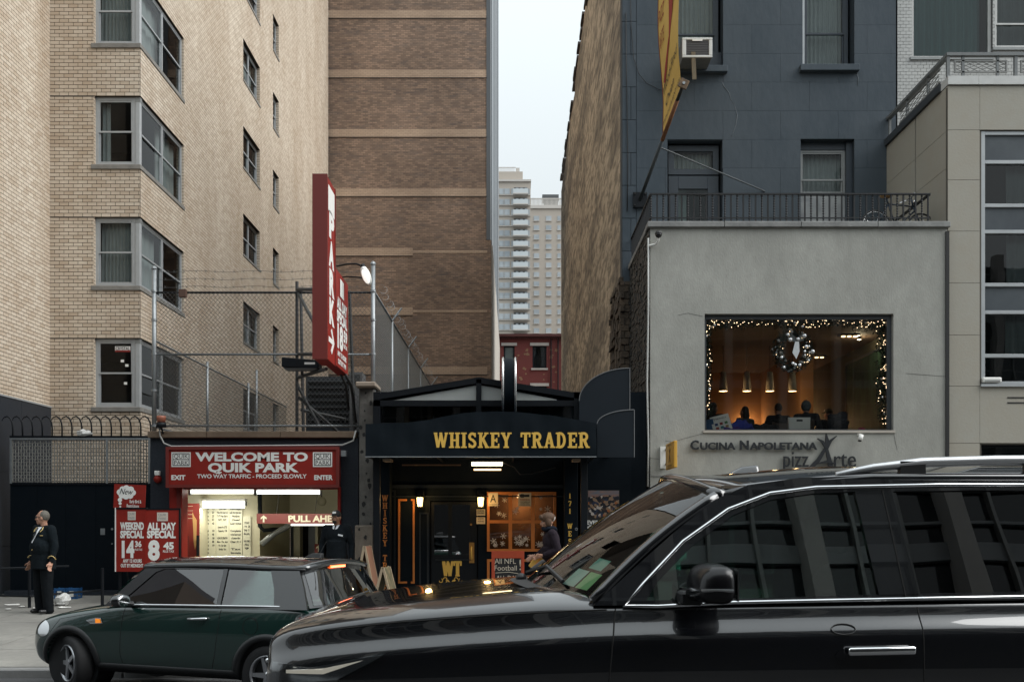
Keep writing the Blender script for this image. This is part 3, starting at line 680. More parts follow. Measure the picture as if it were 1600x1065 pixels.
# windows and the terrace door
for i, h in enumerate(dh):
    fn = front(0, DY, 0)
    if i < 2:
        w_ = sash(dw, fn, h[0]+.06, h[1]-.06, h[2]+.02, h[3], m_dktrim, rec=.26, fw=.09, rail=.36, curtain=[(0, 1)], pane=m_pane, seed=i+60)
        MB().box(h[0]-.08, h[1]+.08, DY-.14, DY+.3, h[2]-.13, h[2]+.015).build('sill', m_dkgrey, w_, bevel=.01)
        if i == 1: MB().box(h[0], h[0]+.06, DY+.05, DY+.3, h[2]+.02, h[3]).build('storm_channel', m_alu, w_)
    elif i == 2:
        ztr = PZ(268, DY)
        w_ = sash(dw, fn, h[0]+.05, h[1]-.05, ztr, h[3]-.05, m_dktrim, rec=.2, fw=.13, rail=0, curtain=[(0, 1)], seed=70)
        d_ = MB().box(h[0]+.05, h[0]+.28, DY+.2, DY+.27, 7.5, ztr-.03); d_.box(h[1]-.3, h[1]-.05, DY+.2, DY+.27, 7.5, ztr-.03); d_.box(h[0]+.28, h[1]-.3, DY+.201, DY+.27, ztr-.33, ztr-.03); d_.box(h[0]+.28, h[1]-.3, DY+.201, DY+.27, 7.5, 7.75)
        dd = d_.build('door', m_dktrim, dw, bevel=.006)
        MB().box(h[0]+.28, h[1]-.3, DY+.235, DY+.24, 7.75, ztr-.33).build('pane', m_pane, dd)
        MB().box(h[0]-.2, h[1]+.2, DY+.9, DY+.95, 7.4, h[3]+.2).build('room', m_room, dd)
        MB().box(h[0]+.3, h[0]+.5, DY+.4, DY+.42, 7.5, ztr-.3).build('curtain', m_curtain, dd)
        MB().box(h[1]-.42, h[1]-.37, DY+.4, DY+.42, 8.0, 8.35).build('lit_gap', emat('warm lit gap', (1, .55, .15), .5), dd)
    else:
        zr = PZ(300, DY)
        w_ = sash(dw, fn, h[0]+.03, h[1]-.14, zr, h[3]-.18, m_alud, rec=.22, fw=.05, rail=.34, curtain=[(0, 1)], seed=71)
        MB().box(h[0], h[1], DY+.2, DY+.3, h[3]-.18, h[3]).build('blind_head', m_dktrim, w_)
        MB().box(h[1]-.14, h[1], DY+.14, DY+.3, 7.5, h[3]).build('jamb_box', m_dktrim, w_)
        MB().box(h[0]+.03, h[1]-.14, DY+.22, DY+.28, 7.5, zr-.02).build('plastic_panel', mat('clouded plastic sheet', (.34, .35, .35), .4, var=.7, vs=3, col2=(.12, .13, .14)), w_)
# cables sagging on the wall
MB().tube([P(x, y, DY-.03) for x, y in ((985, -10), (986, 40), (990, 90), (998, 115), (1010, 130), (1030, 140), (1045, 143))], .007, 5).build('cable', m_ink, dw, smooth=True)
MB().tube([P(x, y, DY-.03) for x, y in ((978, 20), (979, 120), (981, 250), (980, 330))], .01, 5).build('cable', m_ink, dw, smooth=True)
# ================================================================== grey stucco restaurant block with a terrace on top
QY = 19.5
m_stuc = mat('grey cement stucco', (.385, .38, .345), .85, var=.65, vs=1.3, stretch=(1, 1, .55), col2=(.25, .247, .222), var2=.4, vs2=7, bump=.25, bs=30)
m_stucl = mat('pale render', (.31, .30, .275), .85, var=.5, vs=1.5, col2=(.2, .195, .18), bump=.2, bs=25)
m_coping = mat('cement coping', (.26, .26, .25), .8, var=.7, vs=4, col2=(.12, .12, .12), bump=.3, bs=20)
piz = thing('restaurant_building', (PX(1248, QY), QY, .33), 'grey stucco restaurant block with one big picture window and a railed roof terrace', 'building')
GX0, GX1, GTOP = PX(1016, QY), PX(1480, QY), PZ(356, QY)
win = (PX(1101, QY), PX(1396, QY), PZ(672, QY), PZ(490, QY))
shop = (PX(1062, QY), PX(1400, QY), .2, PZ(756, QY))
q = MB()
for c in cells(GX0, GX1, -.2, GTOP, [win, shop]): q.box(c[0], c[1], QY, QY+.28, c[2], c[3])
q.box(GX1-.3, GX1, QY+.28, DY, -.2, GTOP); q.box(GX0, GX1, QY+.28, DY, 7.35, 7.5)
gw = q.build('wall', m_stuc, piz)
MB().box(GX0+.02, GX1-.02, QY-.012, QY+.1, win[2]-.9, win[2]-.885).build('render_joint', m_coping, gw)
cp = MB(); x = GX0-.06; rg = random.Random(3)
while x < GX1: 
    x2 = min(x+1.5, GX1+.05); MB().box(x, x2-.008, QY-.07, QY+.32, GTOP, PZ(347, QY)).build('coping_stone', m_coping, gw, bevel=.012); x = x2
MB().box(GX0-.05, GX0+.25, QY+.33, DY-.02, GTOP, PZ(347, QY)).build('coping_stone', m_coping, gw, bevel=.01)
# raised render border round the window, cracks
e = .03
bd = MB()
for c in cells(win[0]-.22, win[1]+.2, win[2]-.02, win[3]+.32, [(win[0]-.1, win[1]+.08, win[2]-.1, win[3]+.08)]): pass
for pts in ([(1480,588),(1440,585),(1415,583)], [(1060,492),(1075,489),(1098,494)], [(1101,676),(1075,683),(1050,690),(1040,688)], [(1396,672),(1399,690),(1402,702)], [(1016,715),(1040,718),(1060,712)]):
    MB().tube([P(x_, y_, QY-.002) for x_, y_ in pts], .003, 4).build('crack', mat('dark crack', (.10, .10, .095), .9), gw)  # cracks drawn as thin dark lines
# side wall of rough black-painted brick
m_blkbrick = mat('rough black painted brick', (.020, .022, .024), .55, var=.7, vs=5, col2=(.06, .058, .05), tint=.4, bump=.6, bs=25)
MB().box(GX0+.002, GX0+.25, QY+.28, DY, -.2, GTOP-.003).build('side_wall', m_blkbrick, piz)
sb = courses(QY+.01, DY, .2, GTOP, .21, .075, .012)
brick_mesh('side_bricks', sb, lambda u, v, d: Vector((GX0-d, u, v)), .02, m_blkbrick, gw, jit=.014, seed=21)
# window: frame, pane
m_frame = mat('dark bronze frame', (.05, .055, .06), .4, var=.3, vs=5)
wf = MB()
for (a, b, c, e_) in ((win[0], win[0]+.05, win[2], win[3]), (win[1]-.09, win[1], win[2], win[3])): wf.box(a, b, QY+.10, QY+.2, c, e_)
wf.box(win[0]+.05, win[1]-.09, QY+.101, QY+.2, win[3]-.09, win[3]); wf.box(win[0]+.05, win[1]-.09, QY+.101, QY+.2, win[2], win[2]+.03)
pwn = wf.build('window', m_frame, gw)
MB().box(win[0]-.03, win[1]+.03, QY-.03, QY+.1, win[2]-.05, win[2]).build('sill', m_stucl, pwn)
m_shop = glass('restaurant pane', (.9, .92, .9), 1.45, 1.0)
MB().add([(win[0]+.05, QY+.14, win[2]+.03), (win[1]-.09, QY+.14, win[2]+.03), (win[1]-.09, QY+.14, win[3]-.09), (win[0]+.05, QY+.14, win[3]-.09)], [(0, 1, 2, 3)]).build('pane', m_shop, pwn, fix=False)
# dining room behind it
m_ochre = mat('ochre dining room wall', (.36, .19, .085), .7, var=.35, vs=1.2)
m_brownc = mat('brown ceiling', (.12, .075, .05), .8, var=.3)
m_floorw = mat('dark wood floor', (.05, .03, .02), .5)
ZF, ZC, RB = 3.10, 5.95, 27.5
RX0, RX1 = win[0]-.5, win[1]+.7
rm = MB(); rm.box(RX0, RX1, QY+.28, RB, ZF-.15, ZF); rm.build('floor_slab', m_floorw, piz)
MB().box(RX0, RX1, QY+.28, RB, ZC, ZC+.1).build('ceiling', m_brownc, piz)
MB().box(RX0, RX1, RB, RB+.1, ZF, ZC).build('back_wall', m_ochre, piz)
MB().box(RX0-.1, RX0, QY+.28, RB, ZF, ZC).build('room_side_wall', m_ochre, piz); MB().box(RX1, RX1+.1, QY+.28, RB, ZF, ZC).build('room_side_wall', mat('green grey room wall', (.13, .12, .08), .8, var=.3), piz)
MB().box(RX0+3.6, RX0+3.9, QY+4.2, RB, ZF, ZC).build('partition', m_ochre, piz)
MB().box(RX0, RX1, QY+.28, QY+.6, win[2]-.06, win[2]-.005).build('inner_sill', m_frame, piz)
m_warm = emat('warm lamp glow', (1, .62, .30), 2.2)
# warm wall washers along the back wall
for i, x_ in enumerate((1165, 1205, 1245, 1290)):
    s_ = thing('wall_lamp', (PX(x_, RB), RB-.12, ZF+1.25), '%s warm uplight on the ochre back wall, counting towards the green painting' % ('first', 'second', 'third', 'fourth')[i], 'lamp', 'uplights along the dining room wall')
    MB().box(-.12, .12, -.06, .08, -.04, 0).build('bracket', m_frame, s_, local=True)
    MB().box(-.11, .11, -.05, .07, .003, .03).build('bulb', m_warm, s_, local=True)
    l = bpy.data.lights.new('uplight', 'POINT'); l.energy = 5; l.color = (1, .62, .3); l.shadow_soft_size = .08
    lo = bpy.data.objects.new('glow', l); COL.objects.link(lo); lo.parent = s_; lo.location = (0, -.1, .18)
# ceiling spots
for i, (x_, y_) in enumerate(((1327, 524), (1276, 557), (1223, 585))):
    Yd = (ZC-.02-CAMZ)*F/(HY-y_)
    c_ = thing('ceiling_light', (PX(x_, Yd), Yd, ZC), ['slim lit ceiling spot track closest to the window glass', 'slim lit ceiling spot track in the middle of the dining room', 'slim lit ceiling spot track farthest from the window glass'][i], 'light', 'ceiling spots in the dining room')
    MB().box(-.22, .22, -.08, .08, -.03, 0).build('housing', m_frame, c_, local=True)
    for k in (-.13, 0, .13): MB().cyl((k, 0, -.034), (k, 0, -.05), .045, 10).build('bulb', m_warm, c_, local=True)
m_lampsh = mat('white lamp shade', (.55, .50, .42), .7, var=.15)
for i, x_ in enumerate((1130, 1167, 1203, 1238)):
    Yd = 23.2
    zb = PZ(611, Yd); zt = PZ(581, Yd)
    pl = thing('pendant_lamp', (PX(x_, Yd), Yd, zb), '%s tapered pale pendant lamp in the row over the diners, counting from the thin garland' % ('first', 'second', 'third', 'fourth')[i], 'lamp', 'pendant lamps over the diners')
    MB().lathe([(.10, 0), (.085, (zt-zb)*.5), (.065, zt-zb), (.0, zt-zb+.002)], n=16).build('shade', m_lampsh, pl, smooth=True, local=True)
    MB().cyl((0, 0, zt-zb), (0, 0, ZC-zb), .006, 5).build('cord', m_ink, pl, local=True)
    MB().cyl((0, 0, .006), (0, 0, .03), .088, 14).build('bulb', m_warm, pl, local=True)
    l = bpy.data.lights.new('pendant', 'POINT'); l.energy = 2.0; l.color = (1, .62, .28); l.shadow_soft_size = .06
    lo = bpy.data.objects.new('glow', l); COL.objects.link(lo); lo.parent = pl; lo.location = (0, 0, -.08)
# the green painting on the right-hand wall
Yp = 22.2
pt = thing('painting', (RX1-.05, Yp, ZF+.8), 'large dark green abstract painting on the dining room side wall', 'painting')
m_paint = mat('green painting', (.035, .10, .055), .5, var=.95, vs=1.6, stretch=(1, 2.6, .9), col2=(.01, .018, .02), var2=.5, vs2=5)
MB().box(RX1-.05, RX1-.005, 20.4, 24.2, ZF+.3, ZC-.3).build('canvas', m_paint, pt); 
fp = MB(); fp.box(RX1-.06, RX1-.004, 20.34, 20.4, ZF+.24, ZC-.24); fp.box(RX1-.06, RX1-.004, 24.2, 24.26, ZF+.24, ZC-.24); fp.box(RX1-.06, RX1-.004, 20.4, 24.2, ZC-.3, ZC-.24); fp.box(RX1-.06, RX1-.004, 20.4, 24.2, ZF+.24, ZF+.3); fp.build('frame', m_frame, pt)
l = bpy.data.lights.new('picture', 'POINT'); l.energy = 3.5; l.color = (1, .85, .55); l.shadow_soft_size = .05
pl_ = thing('picture_light', (RX1-.5, 22.0, ZC-.06), 'small picture light above the green painting', 'light')
MB().cyl((0, 0, .06), (0, 0, 0), .05, 10).build('housing', m_frame, pl_, local=True); MB().cyl((0, 0, -.002), (0, 0, -.01), .04, 10).build('bulb', m_warm, pl_, local=True)
lo = bpy.data.objects.new('glow', l); COL.objects.link(lo); lo.parent = pl_; lo.location = (0, 0, -.08)
# dark shop front under the block
sf = MB()
for c in cells(shop[0], shop[1], shop[2], shop[3], [(shop[0]+.1, shop[0]+1.0, .4, 2.45), (shop[0]+1.1, shop[1]-.1, .9, 2.45)]): sf.box(c[0], c[1], QY+.14, QY+.24, c[2], c[3])
sfo = sf.build('shop_front', m_frame, piz)
for (a, b, c, e_) in ((shop[0]+.1, shop[0]+1.0, .4, 2.45), (shop[0]+1.1, shop[1]-.1, .9, 2.45)):
    MB().add([(a, QY+.2, c), (b, QY+.2, c), (b, QY+.2, e_), (a, QY+.2, e_)], [(0, 1, 2, 3)]).build('pane', m_pane, sfo, fix=False)
MB().box(shop[0]-.2, shop[1]+.2, QY+3, QY+3.1, .2, 3).build('inner_wall', m_room, piz); MB().box(shop[0]-.2, shop[1]+.2, QY+.3, QY+3.1, .3, .34).build('inner_floor', m_floorw, piz)
MB().box(GX0+.4, GX1-.3, QY+.28, QY+3.1, 2.75, 2.8).build('inner_ceiling', m_room, piz)
# conduit down the left corner
MB().tube([P(1013, 372, QY-.03), P(1013, 480, QY-.03), P(1011, 600, QY-.03), P(1013, 700, QY-.03), P(1012, 760, QY-.03)], .018, 6).build('conduit', mat('white conduit', (.48, .48, .46), .5), gw, smooth=True)
MB().box(PX(1477, QY), PX(1480, QY)+.03, QY-.03, QY+.02, .3, PZ(362, QY)).build('joint_strip', m_ink, gw)
# ------------------------------------------------------------------ limestone building on the right
LY = 19.6
m_lime = mat('limestone', (.36, .345, .30), .8, var=.55, vs=1.3, col2=(.34, .305, .245), var2=.4, vs2=5, tint=.25, bump=.15, bs=20)
m_limej = mat('limestone joint', (.10, .09, .075), .9)
lim = thing('limestone_building', (9.6, LY, .33), 'tan limestone fronted building with stacked steel windows and a railed setback', 'building')
LX0, LX1, LTOP = PX(1481, LY), 14.5, PZ(133, LY)
lh = [(PX(1534, LY), LX1-.6, PZ(600, LY), PZ(204, LY)), (PX(1534, LY), LX1-.6, PZ(760, LY), PZ(694, LY)), (PX(1534, LY), LX1-.6, .3, 1.9)]
q = MB()
for c in cells(LX0+.02, LX1, -.2, LTOP-.02, lh): q.box(c[0], c[1], LY+.02, LY+.4, c[2], c[3])
q.box(LX0+.021, LX0+.3, LY+.4, DY+.3, -.2, LTOP-.02); q.box(LX0+.022, LX1, LY+.401, DY+6, LTOP-.3, LTOP-.02)
lw = q.build('wall', m_limej, lim)
zs_ = [PZ(y_, LY) for y_ in (812, 773, 692, 603, 523, 442, 361, 281, 203, 134)]
for i in range(len(zs_)-1):
    a, b = zs_[i]+.004, zs_[i+1]-.004
    spans = [(LX0, PX(1531, LY))]
    if not any(h[2] < (a+b)/2 < h[3] for h in lh): spans += [(PX(1531, LY), PX(1640, LY)), (PX(1640, LY), LX1)]
    for (u, v) in spans: MB().box(u+.003, v-.003, LY, LY+.05, a, b).build('limestone_block', m_lime, lw)
    for (u, v) in ((LY, LY+1.55), (LY+1.55, DY+.2)): MB().box(LX0, LX0+.05, u+.054, v-.003, a+(.25 if i % 2 else -.0), b+(.25 if i % 2 == 0 and i < 8 else -.0)-(.0)).build('limestone_block', m_lime, lw)
MB().box(LX0-.015, LX0+.02, LY+.02, LY+.055, .3, LTOP-.05).build('corner_joint', m_limej, lw)
# stacked windows
rails = [207, 252, 320, 361, 444, 487, 555, 598]
fx0, fx1 = lh[0][0], lh[0][1]
f = MB()
f.box(fx0, fx0+.08, LY+.03, LY+.14, lh[0][2], lh[0][3]); f.box(PX(1700, LY), PX(1700, LY)+.08, LY+.031, LY+.14, lh[0][2], lh[0][3])
for y_ in rails: f.box(fx0+.08, fx1, LY+.035, LY+.13, PZ(y_, LY)-.035, PZ(y_, LY)+.035)
lwn = f.build('window', m_alu, lw, bevel=.004)
m_panel = mat('blue grey spandrel', (.05, .06, .07), .35, var=.5, vs=2, col2=(.10, .115, .125))
for i in range(len(rails)-1):
    a, b = PZ(rails[i+1], LY)+.035, PZ(rails[i], LY)-.035
    if i in (0, 2, 4): MB().box(fx0+.08, fx1, LY+.08, LY+.1, a, b).build('spandrel_panel', m_panel, lwn)
    else: MB().add([(fx0+.08, LY+.09, a), (fx1, LY+.09, a), (fx1, LY+.09, b), (fx0+.08, LY+.09, b)], [(0, 1, 2, 3)]).build('pane', m_paneb, lwn, fix=False)
MB().box(fx0+.05, fx1, LY+1.2, LY+1.25, lh[0][2]-.2, lh[0][3]).build('room', m_room, lwn)
cu = MB()
for (a, b) in ((1, .0), (3, 0), (5, 0)): curtain_mesh(cu, front(0, LY, 0), PX(1583, LY), PX(1640, LY), PZ(rails[a+1], LY), PZ(rails[a], LY), -.3, 4, seed=a)
cu.build('curtain', m_curtain, lwn, smooth=True)
MB().box(fx0-.03, fx1, LY-.05, LY+.1, PZ(604, LY), PZ(600, LY)).build('sill', m_alu, lwn)
for k in range(2): MB().box(PX(1574, LY), PX(1620, LY), LY-.008, LY+.01, PZ(622+k*8, LY), PZ(620+k*8, LY)).build('vent_slot', m_ink, lw)
w_ = sash(lw, front(0, LY, 0), lh[1][0], lh[1][1], lh[1][2], lh[1][3], m_blacks, rec=.1, units=3, rail=0)
sash(lw, front(0, LY, 0), lh[2][0], lh[2][1], lh[2][2], lh[2][3], m_blacks, rec=.1, units=3, rail=0)
tb_ = thing('tissue_box', P(1549, 598, LY+.0), 'small white plastic unit lying on the outer window ledge', 'box'); 
MB().box(-.19, .19, -.05, .03, 0, .11).build('casing', m_white, tb_, local=True, bevel=.03, seg=3); MB().box(-.15, .15, -.056, -.05, .02, .05).build('slot', m_alud, tb_, local=True)
# flashing, railing, white brick penthouse
m_flash = mat('white metal flashing', (.58, .58, .56), .4, var=.3, vs=5, bump=.1, bs=6)
for (a, b) in ((1480, 1528), (1528, 1610), (1610, 1700)): MB().box(PX(a, LY)+.003, PX(b, LY)-.003, LY-.04, LY+.3, LTOP, PZ(120, LY)).build('flashing', m_flash, lw)
MB().box(LX0-.05, LX0+.2, LY+.3, DY+.2, LTOP, PZ(121, LY)).build('flashing', m_frame, lw)
zr0, zr1 = PZ(119, LY), PZ(81, LY)
m_rails = mat('grey railing paint', (.17, .18, .18), .5, var=.5, vs=8)
m_panelr = mat('cast panel', (.22, .22, .21), .6, var=.5, vs=12)
rlg = MB().box(LX0-.01, LX1, LY+.02, LY+.12, zr1-.06, zr1)
for x_ in (1481, 1587, 1690): rlg.box(PX(x_, LY), PX(x_, LY)+.06, LY+.04, LY+.1, zr0, zr1-.06)
for x_ in (1507, 1561, 1612, 1665): rlg.box(PX(x_, LY)-.025, PX(x_, LY)+.025, LY+.05, LY+.09, zr0, zr1-.06)
rlg.box(LX0-.01, LX0+.09, LY+.12, DY+.1, zr1-.06, zr1-.001); 
for y_ in (LY+1.0, LY+2.1, LY+3.1): rlg.box(LX0+.02, LX0+.07, y_, y_+.05, zr0, zr1-.06)
rg_ = rlg.build('roof_railing', m_rails, lim)
for (a, b) in ((1493, 1576), (1597, 1680)):
    pnl = MB()
    x0, x1, z0, z1 = PX(a, LY), PX(b, LY), PZ(112, LY), PZ(92, LY)
    pnl.box(x0, x1, LY+.05, LY+.08, z1-.03, z1); pnl.box(x0, x1, LY+.05, LY+.08, z0, z0+.03); pnl.box(x0, x0+.03, LY+.05, LY+.08, z0+.03, z1-.03); pnl.box(x1-.03, x1, LY+.05, LY+.08, z0+.03, z1-.03)
    n = 12
    for k in range(5):
        zz = z0+.05+k*(z1-z0-.1)/4
        pnl.tube([(x0+.03+(x1-x0-.06)*i/36, LY+.065, zz+.012*sin(i*1.05+k*pi)) for i in range(37)], .008, 4)
    pnl.build('cast_panel', m_panelr, rg_)
pn2 = MB()
for k in range(5):
    zz = PZ(110, LY)+k*.05; pn2.tube([(LX0+.045, LY+.5+2.0*i/36, zz+.012*sin(i*1.05+k*pi)) for i in range(37)], .008, 4)
pn2.box(LX0+.03, LX0+.06, LY+.45, LY+2.55, PZ(112, LY)-.03, PZ(112, LY)); pn2.box(LX0+.03, LX0+.06, LY+.45, LY+2.55, PZ(93, LY), PZ(93, LY)+.03)
pn2.build('cast_panel', m_panelr, rg_)
WY = 22.95
m_whb = mat('white glazed brick', (.50, .50, .48), .35, var=.25, vs=1.5, tint=.25, col2=(.33, .33, .32), bump=.1, bs=40)
m_whj = mat('grey brick joint', (.10, .10, .10), .9)
whh = [(PX(1425, WY), PX(1551, WY), PZ(90, WY), PZ(-60, WY)), (PX(1554, WY), PX(1700, WY), PZ(75, WY), PZ(-60, WY))]
q = MB()
for c in cells(PX(1402, WY), 16, LTOP-.4, 17, whh): q.box(c[0], c[1], WY+.01, WY+.3, c[2], c[3])
q.box(PX(1402, WY), PX(1402, WY)+.3, WY+.3, WY+6, LTOP-.4, 17)
ww = q.build('penthouse_wall', m_whj, lim)
rc = courses(PX(1402, WY), 13.5, LTOP-.4, 14.6, .135, .0775, .008, whh)
brick_pieces('glazed_brick', [c for c in rc if c[1] < PX(1440, WY)][:290], front(0, WY+.01, 0), .01, m_whb, ww)
kk = set([c for c in rc if c[1] < PX(1440, WY)][:290]); brick_mesh('glazed_bricks', [c for c in rc if c not in kk], front(0, WY+.01, 0), .01, m_whb, ww, seed=31)
m_teal = mat('teal net curtain', (.20, .38, .37), .8, var=.5, vs=1.2, stretch=(3, 1, .3), col2=(.42, .58, .56))
for i, h in enumerate(whh):
    w_ = sash(ww, front(0, WY, 0), h[0], h[1], h[2], h[3], m_flash, rec=.08, fw=.07, rail=0 if i == 0 else .3, units=1 if i == 0 else 2, pane=m_paneb, seed=80+i)
    c_ = MB(); curtain_mesh(c_, front(0, WY, 0), h[0]+.1, h[1]-.1, h[2], h[3], -.4, 9, .05, seed=i); c_.build('curtain', m_teal if i == 0 else m_curtain, w_, smooth=True)
    MB().box(h[0]-.05, h[1], WY-.04, WY+.1, h[2]-.06, h[2]).build('sill', m_alud, w_)
# ================================================================== parking garage
GY = 19.5
gar = thing('parking_garage', (PX(400, GY), GY, .33), 'low dark granite parking garage front with a lit vehicle entrance', 'garage')
gx0, gx1, gtop = PX(235, GY), PX(560, GY), PZ(684, GY)
go = (PX(268, GY), PX(531, GY), .2, PZ(762, GY))
q = MB()
for c in cells(gx0, gx1, -.1, gtop, [go]): q.box(c[0], c[1], GY, GY+.35, c[2], c[3])
q.box(gx0, gx1, GY+.35, 33, gtop-.5, gtop)
gwl = q.build('wall', m_granite, gar)
m_beam = mat('weathered tan beam', (.19, .135, .09), .7, var=.6, vs=2.5, col2=(.10, .065, .04), var2=.3, vs2=12)
x = gx0-.02
for x2 in (325, 440, 557): MB().box(x, PX(x2, GY)-.006, GY-.10, GY+.3, gtop, PZ(674, GY)).build('cap_beam', m_beam, gwl, bevel=.01); x = PX(x2, GY)
MB().tube([P(249, 662, GY-.15), P(250, 680, GY-.15), P(256, 692, GY-.12), P(268, 697, GY-.1), P(400, 696, GY-.12), P(535, 695, GY-.12), P(552, 688, GY-.12), P(556, 672, GY-.12)], .016, 6).build('conduit', mat('white conduit', (.48, .48, .46), .5), gwl, smooth=True)
# red steel frame in the opening
fr_ = MB(); fr_.box(PX(266, GY), PX(286, GY), GY-.06, GY+.3, .3, PZ(758, GY)); fr_.box(PX(528, GY), PX(533, GY), GY-.06, GY+.3, .3, PZ(760, GY)); fr_.box(PX(286, GY), PX(528, GY), GY+.05, GY+.3, PZ(764, GY), PZ(756, GY))
fro = fr_.build('door_frame', m_red, gar, bevel=.01)
MB().box(PX(278, GY), PX(284, GY), GY-.075, GY-.062, .3, PZ(758, GY)).build('frame_channel', mat('dark sign red', (.15, .015, .01), .5), fro)
# interior
m_cream = mat('garage cream paint', (.54, .50, .36), .7, var=.3, vs=1.2, col2=(.36, .33, .23), var2=.2, vs2=8)
m_dkin = mat('garage dark wall', (.06, .06, .055), .8, var=.5, vs=1.5)
zc = PZ(759, GY)+.15
MB().box(gx0, gx1, GY+.36, 33, .28, .335).build('floor', mat('garage floor', (.10, .10, .095), .7, var=.4), gar)
MB().box(gx0, gx1, GY+.36, 33, zc, zc+.1).build('ceiling', mat('garage ceiling', (.33, .31, .24), .8, var=.4), gar)
W1 = 22.9      # wall with the price boards
MB().box(gx0+.1, PX(406, W1), W1, W1+.2, .3, zc).build('office_wall', m_cream, gar)
MB().box(PX(400, W1), PX(406, W1), W1+.2, 26, .3, zc).build('office_return', m_cream, gar)
W2 = 26.
MB().box(PX(398, W2), gx1+1.5, W2, W2+.2, PZ(812, W2), zc).build('lintel_wall', m_cream, gar)
MB().box(PX(398, W2), gx1+2, 31, 31.1, .3, zc).build('rear_wall', m_dkin, gar)
MB().box(gx0, gx0+.1, GY+.36, 31, .3, zc).build('side_wall', m_cream, gar); MB().box(gx1-.1, gx1, GY+.36, W2, .3, zc).build('side_wall', m_cream, gar)
for (a, b) in ((427, 437), (456, 466), (490, 494)): MB().box(PX(a, W2), PX(b, W2), W2+.21, W2+.6, .3, PZ(808, W2)).build('pillar', m_cream, gar)
for (a, b) in ((410, 426), (438, 456), (467, 488)): MB().box(PX(a, W2), PX(b, W2), W2+1.2, W2+1.3, .3, PZ(822, W2)).build('lift_door', mat('steel lift door', (.17, .18, .19), .4, var=.4, vs=3), gar)
MB().tube([P(406, 768, 22.4), P(406, 822, 22.4), P(412, 828, 22.4), P(440, 826, 22.6)], .05, 8).build('pipe', m_blacks, gar, smooth=True)
MB().tube([P(408, 850, 22.4), P(430, 832, 22.5), P(446, 824, 22.6), P(456, 818, 22.6)], .07, 8).build('pipe', m_galv, gar, smooth=True)
# ================================================================== black bar front
WBY = 19.55
bar = thing('bar_building', (PX(745, WBY), WBY, .33), 'black painted bar front with gabled glazed roof room above its awning', 'building')
bx0, bx1 = PX(583, WBY), PX(1010, WBY)
btop = PZ(612, WBY)
dr = (PX(672, WBY), PX(747, WBY), .3, PZ(782, WBY)); bw = (PX(761, WBY), PX(869, WBY), PZ(861, WBY), PZ(768, WBY))
q = MB()
for c in cells(bx0, bx1, -.1, btop, [dr, bw]): q.box(c[0], c[1], WBY, WBY+.25, c[2], c[3])
q.box(bx0, bx0+.2, WBY+.25, 34, -.1, btop-.1); q.box(bx1-.5, bx1-.3, WBY+.25, 23, -.1, btop-.1)
q.box(bx0, bx1-.3, WBY+.25, 34, btop-.5, btop-.4)
bwl = q.build('wall', m_black, bar)
m_trim2 = mat('black panel moulding', (.013, .017, .021), .35, var=.3)
for (a, b, c, e_) in ((600, 618, 765, 925), (655, 670, 800, 925)): 
    k_ = MB()
    for cc in cells(PX(a, WBY), PX(b, WBY), PZ(e_, WBY), PZ(c, WBY), [(PX(a, WBY)+.035, PX(b, WBY)-.035, PZ(e_, WBY)+.035, PZ(c, WBY)-.035)]): k_.box(cc[0], cc[1], WBY-.02, WBY, cc[2], cc[3])
    k_.build('moulding', m_trim2, bwl)
MB().box(bx0, PX(890, WBY), WBY-.05, WBY, PZ(762, WBY), PZ(757, WBY)).build('moulding', m_trim2, bwl)
MB().box(bx0, PX(890, WBY), WBY-.03, WBY, PZ(776, WBY), PZ(774, WBY)).build('moulding', m_trim2, bwl)
# orange strip frame on the left panel
def strip(parent, name, a, b, c, e_, Y, m, t=.045, d=.02, gaps=()):
    k_ = MB(); x0, x1, z0, z1 = PX(a, Y), PX(b, Y), PZ(e_, Y), PZ(c, Y)
    hs = [(x0+t, x1-t, z0+t, z1-t)]+[(PX(g0, Y), PX(g1, Y), z0-1, z1+1) for g0, g1 in gaps]
    for cc in cells(x0, x1, z0, z1, hs): k_.box(cc[0], cc[1], Y-d, Y, cc[2], cc[3])
    return k_.build(name, m, parent, bevel=.004)
strip(bwl, 'orange_strip', 622, 648, 779, 911, WBY-.001, m_orange, t=.04, gaps=((636, 642),))
# door with glass, logo panel, handle
dx0, dx1, dz1 = dr[0], dr[1], dr[3]
k_ = MB(); gd = (PX(678, WBY), PX(734, WBY), PZ(866, WBY), PZ(788, WBY))
for cc in cells(dx0+.02, dx1-.02, .32, dz1-.02, [gd]): k_.box(cc[0], cc[1], WBY+.04, WBY+.11, cc[2], cc[3])
door = k_.build('door', m_blacks, bar)
m_doorg = glass('door glass', (.25, .27, .28), 2.3, 2.4)
MB().add([(gd[0], WBY+.07, gd[2]), (gd[1], WBY+.07, gd[2]), (gd[1], WBY+.07, gd[3]), (gd[0], WBY+.07, gd[3])], [(0, 1, 2, 3)]).build('pane', m_doorg, door, fix=False)
MB().box(PX(700, WBY), PX(706, WBY), WBY+.055, WBY+.1, gd[2], gd[3]).build('glazing_bar', m_blacks, door)
MB().box(PX(680, WBY), PX(735, WBY), WBY+.02, WBY+.04, PZ(875, WBY), PZ(873.5, WBY)).build('panel_edge', m_trim2, door)
slab('logo', 'WT', front(PX(691, WBY), WBY+.035, PZ(900, WBY)), .30, m_gold, door, width=PX(721, WBY)-PX(691, WBY)+.0, wt=.22, gap=.0)
sc = MB()
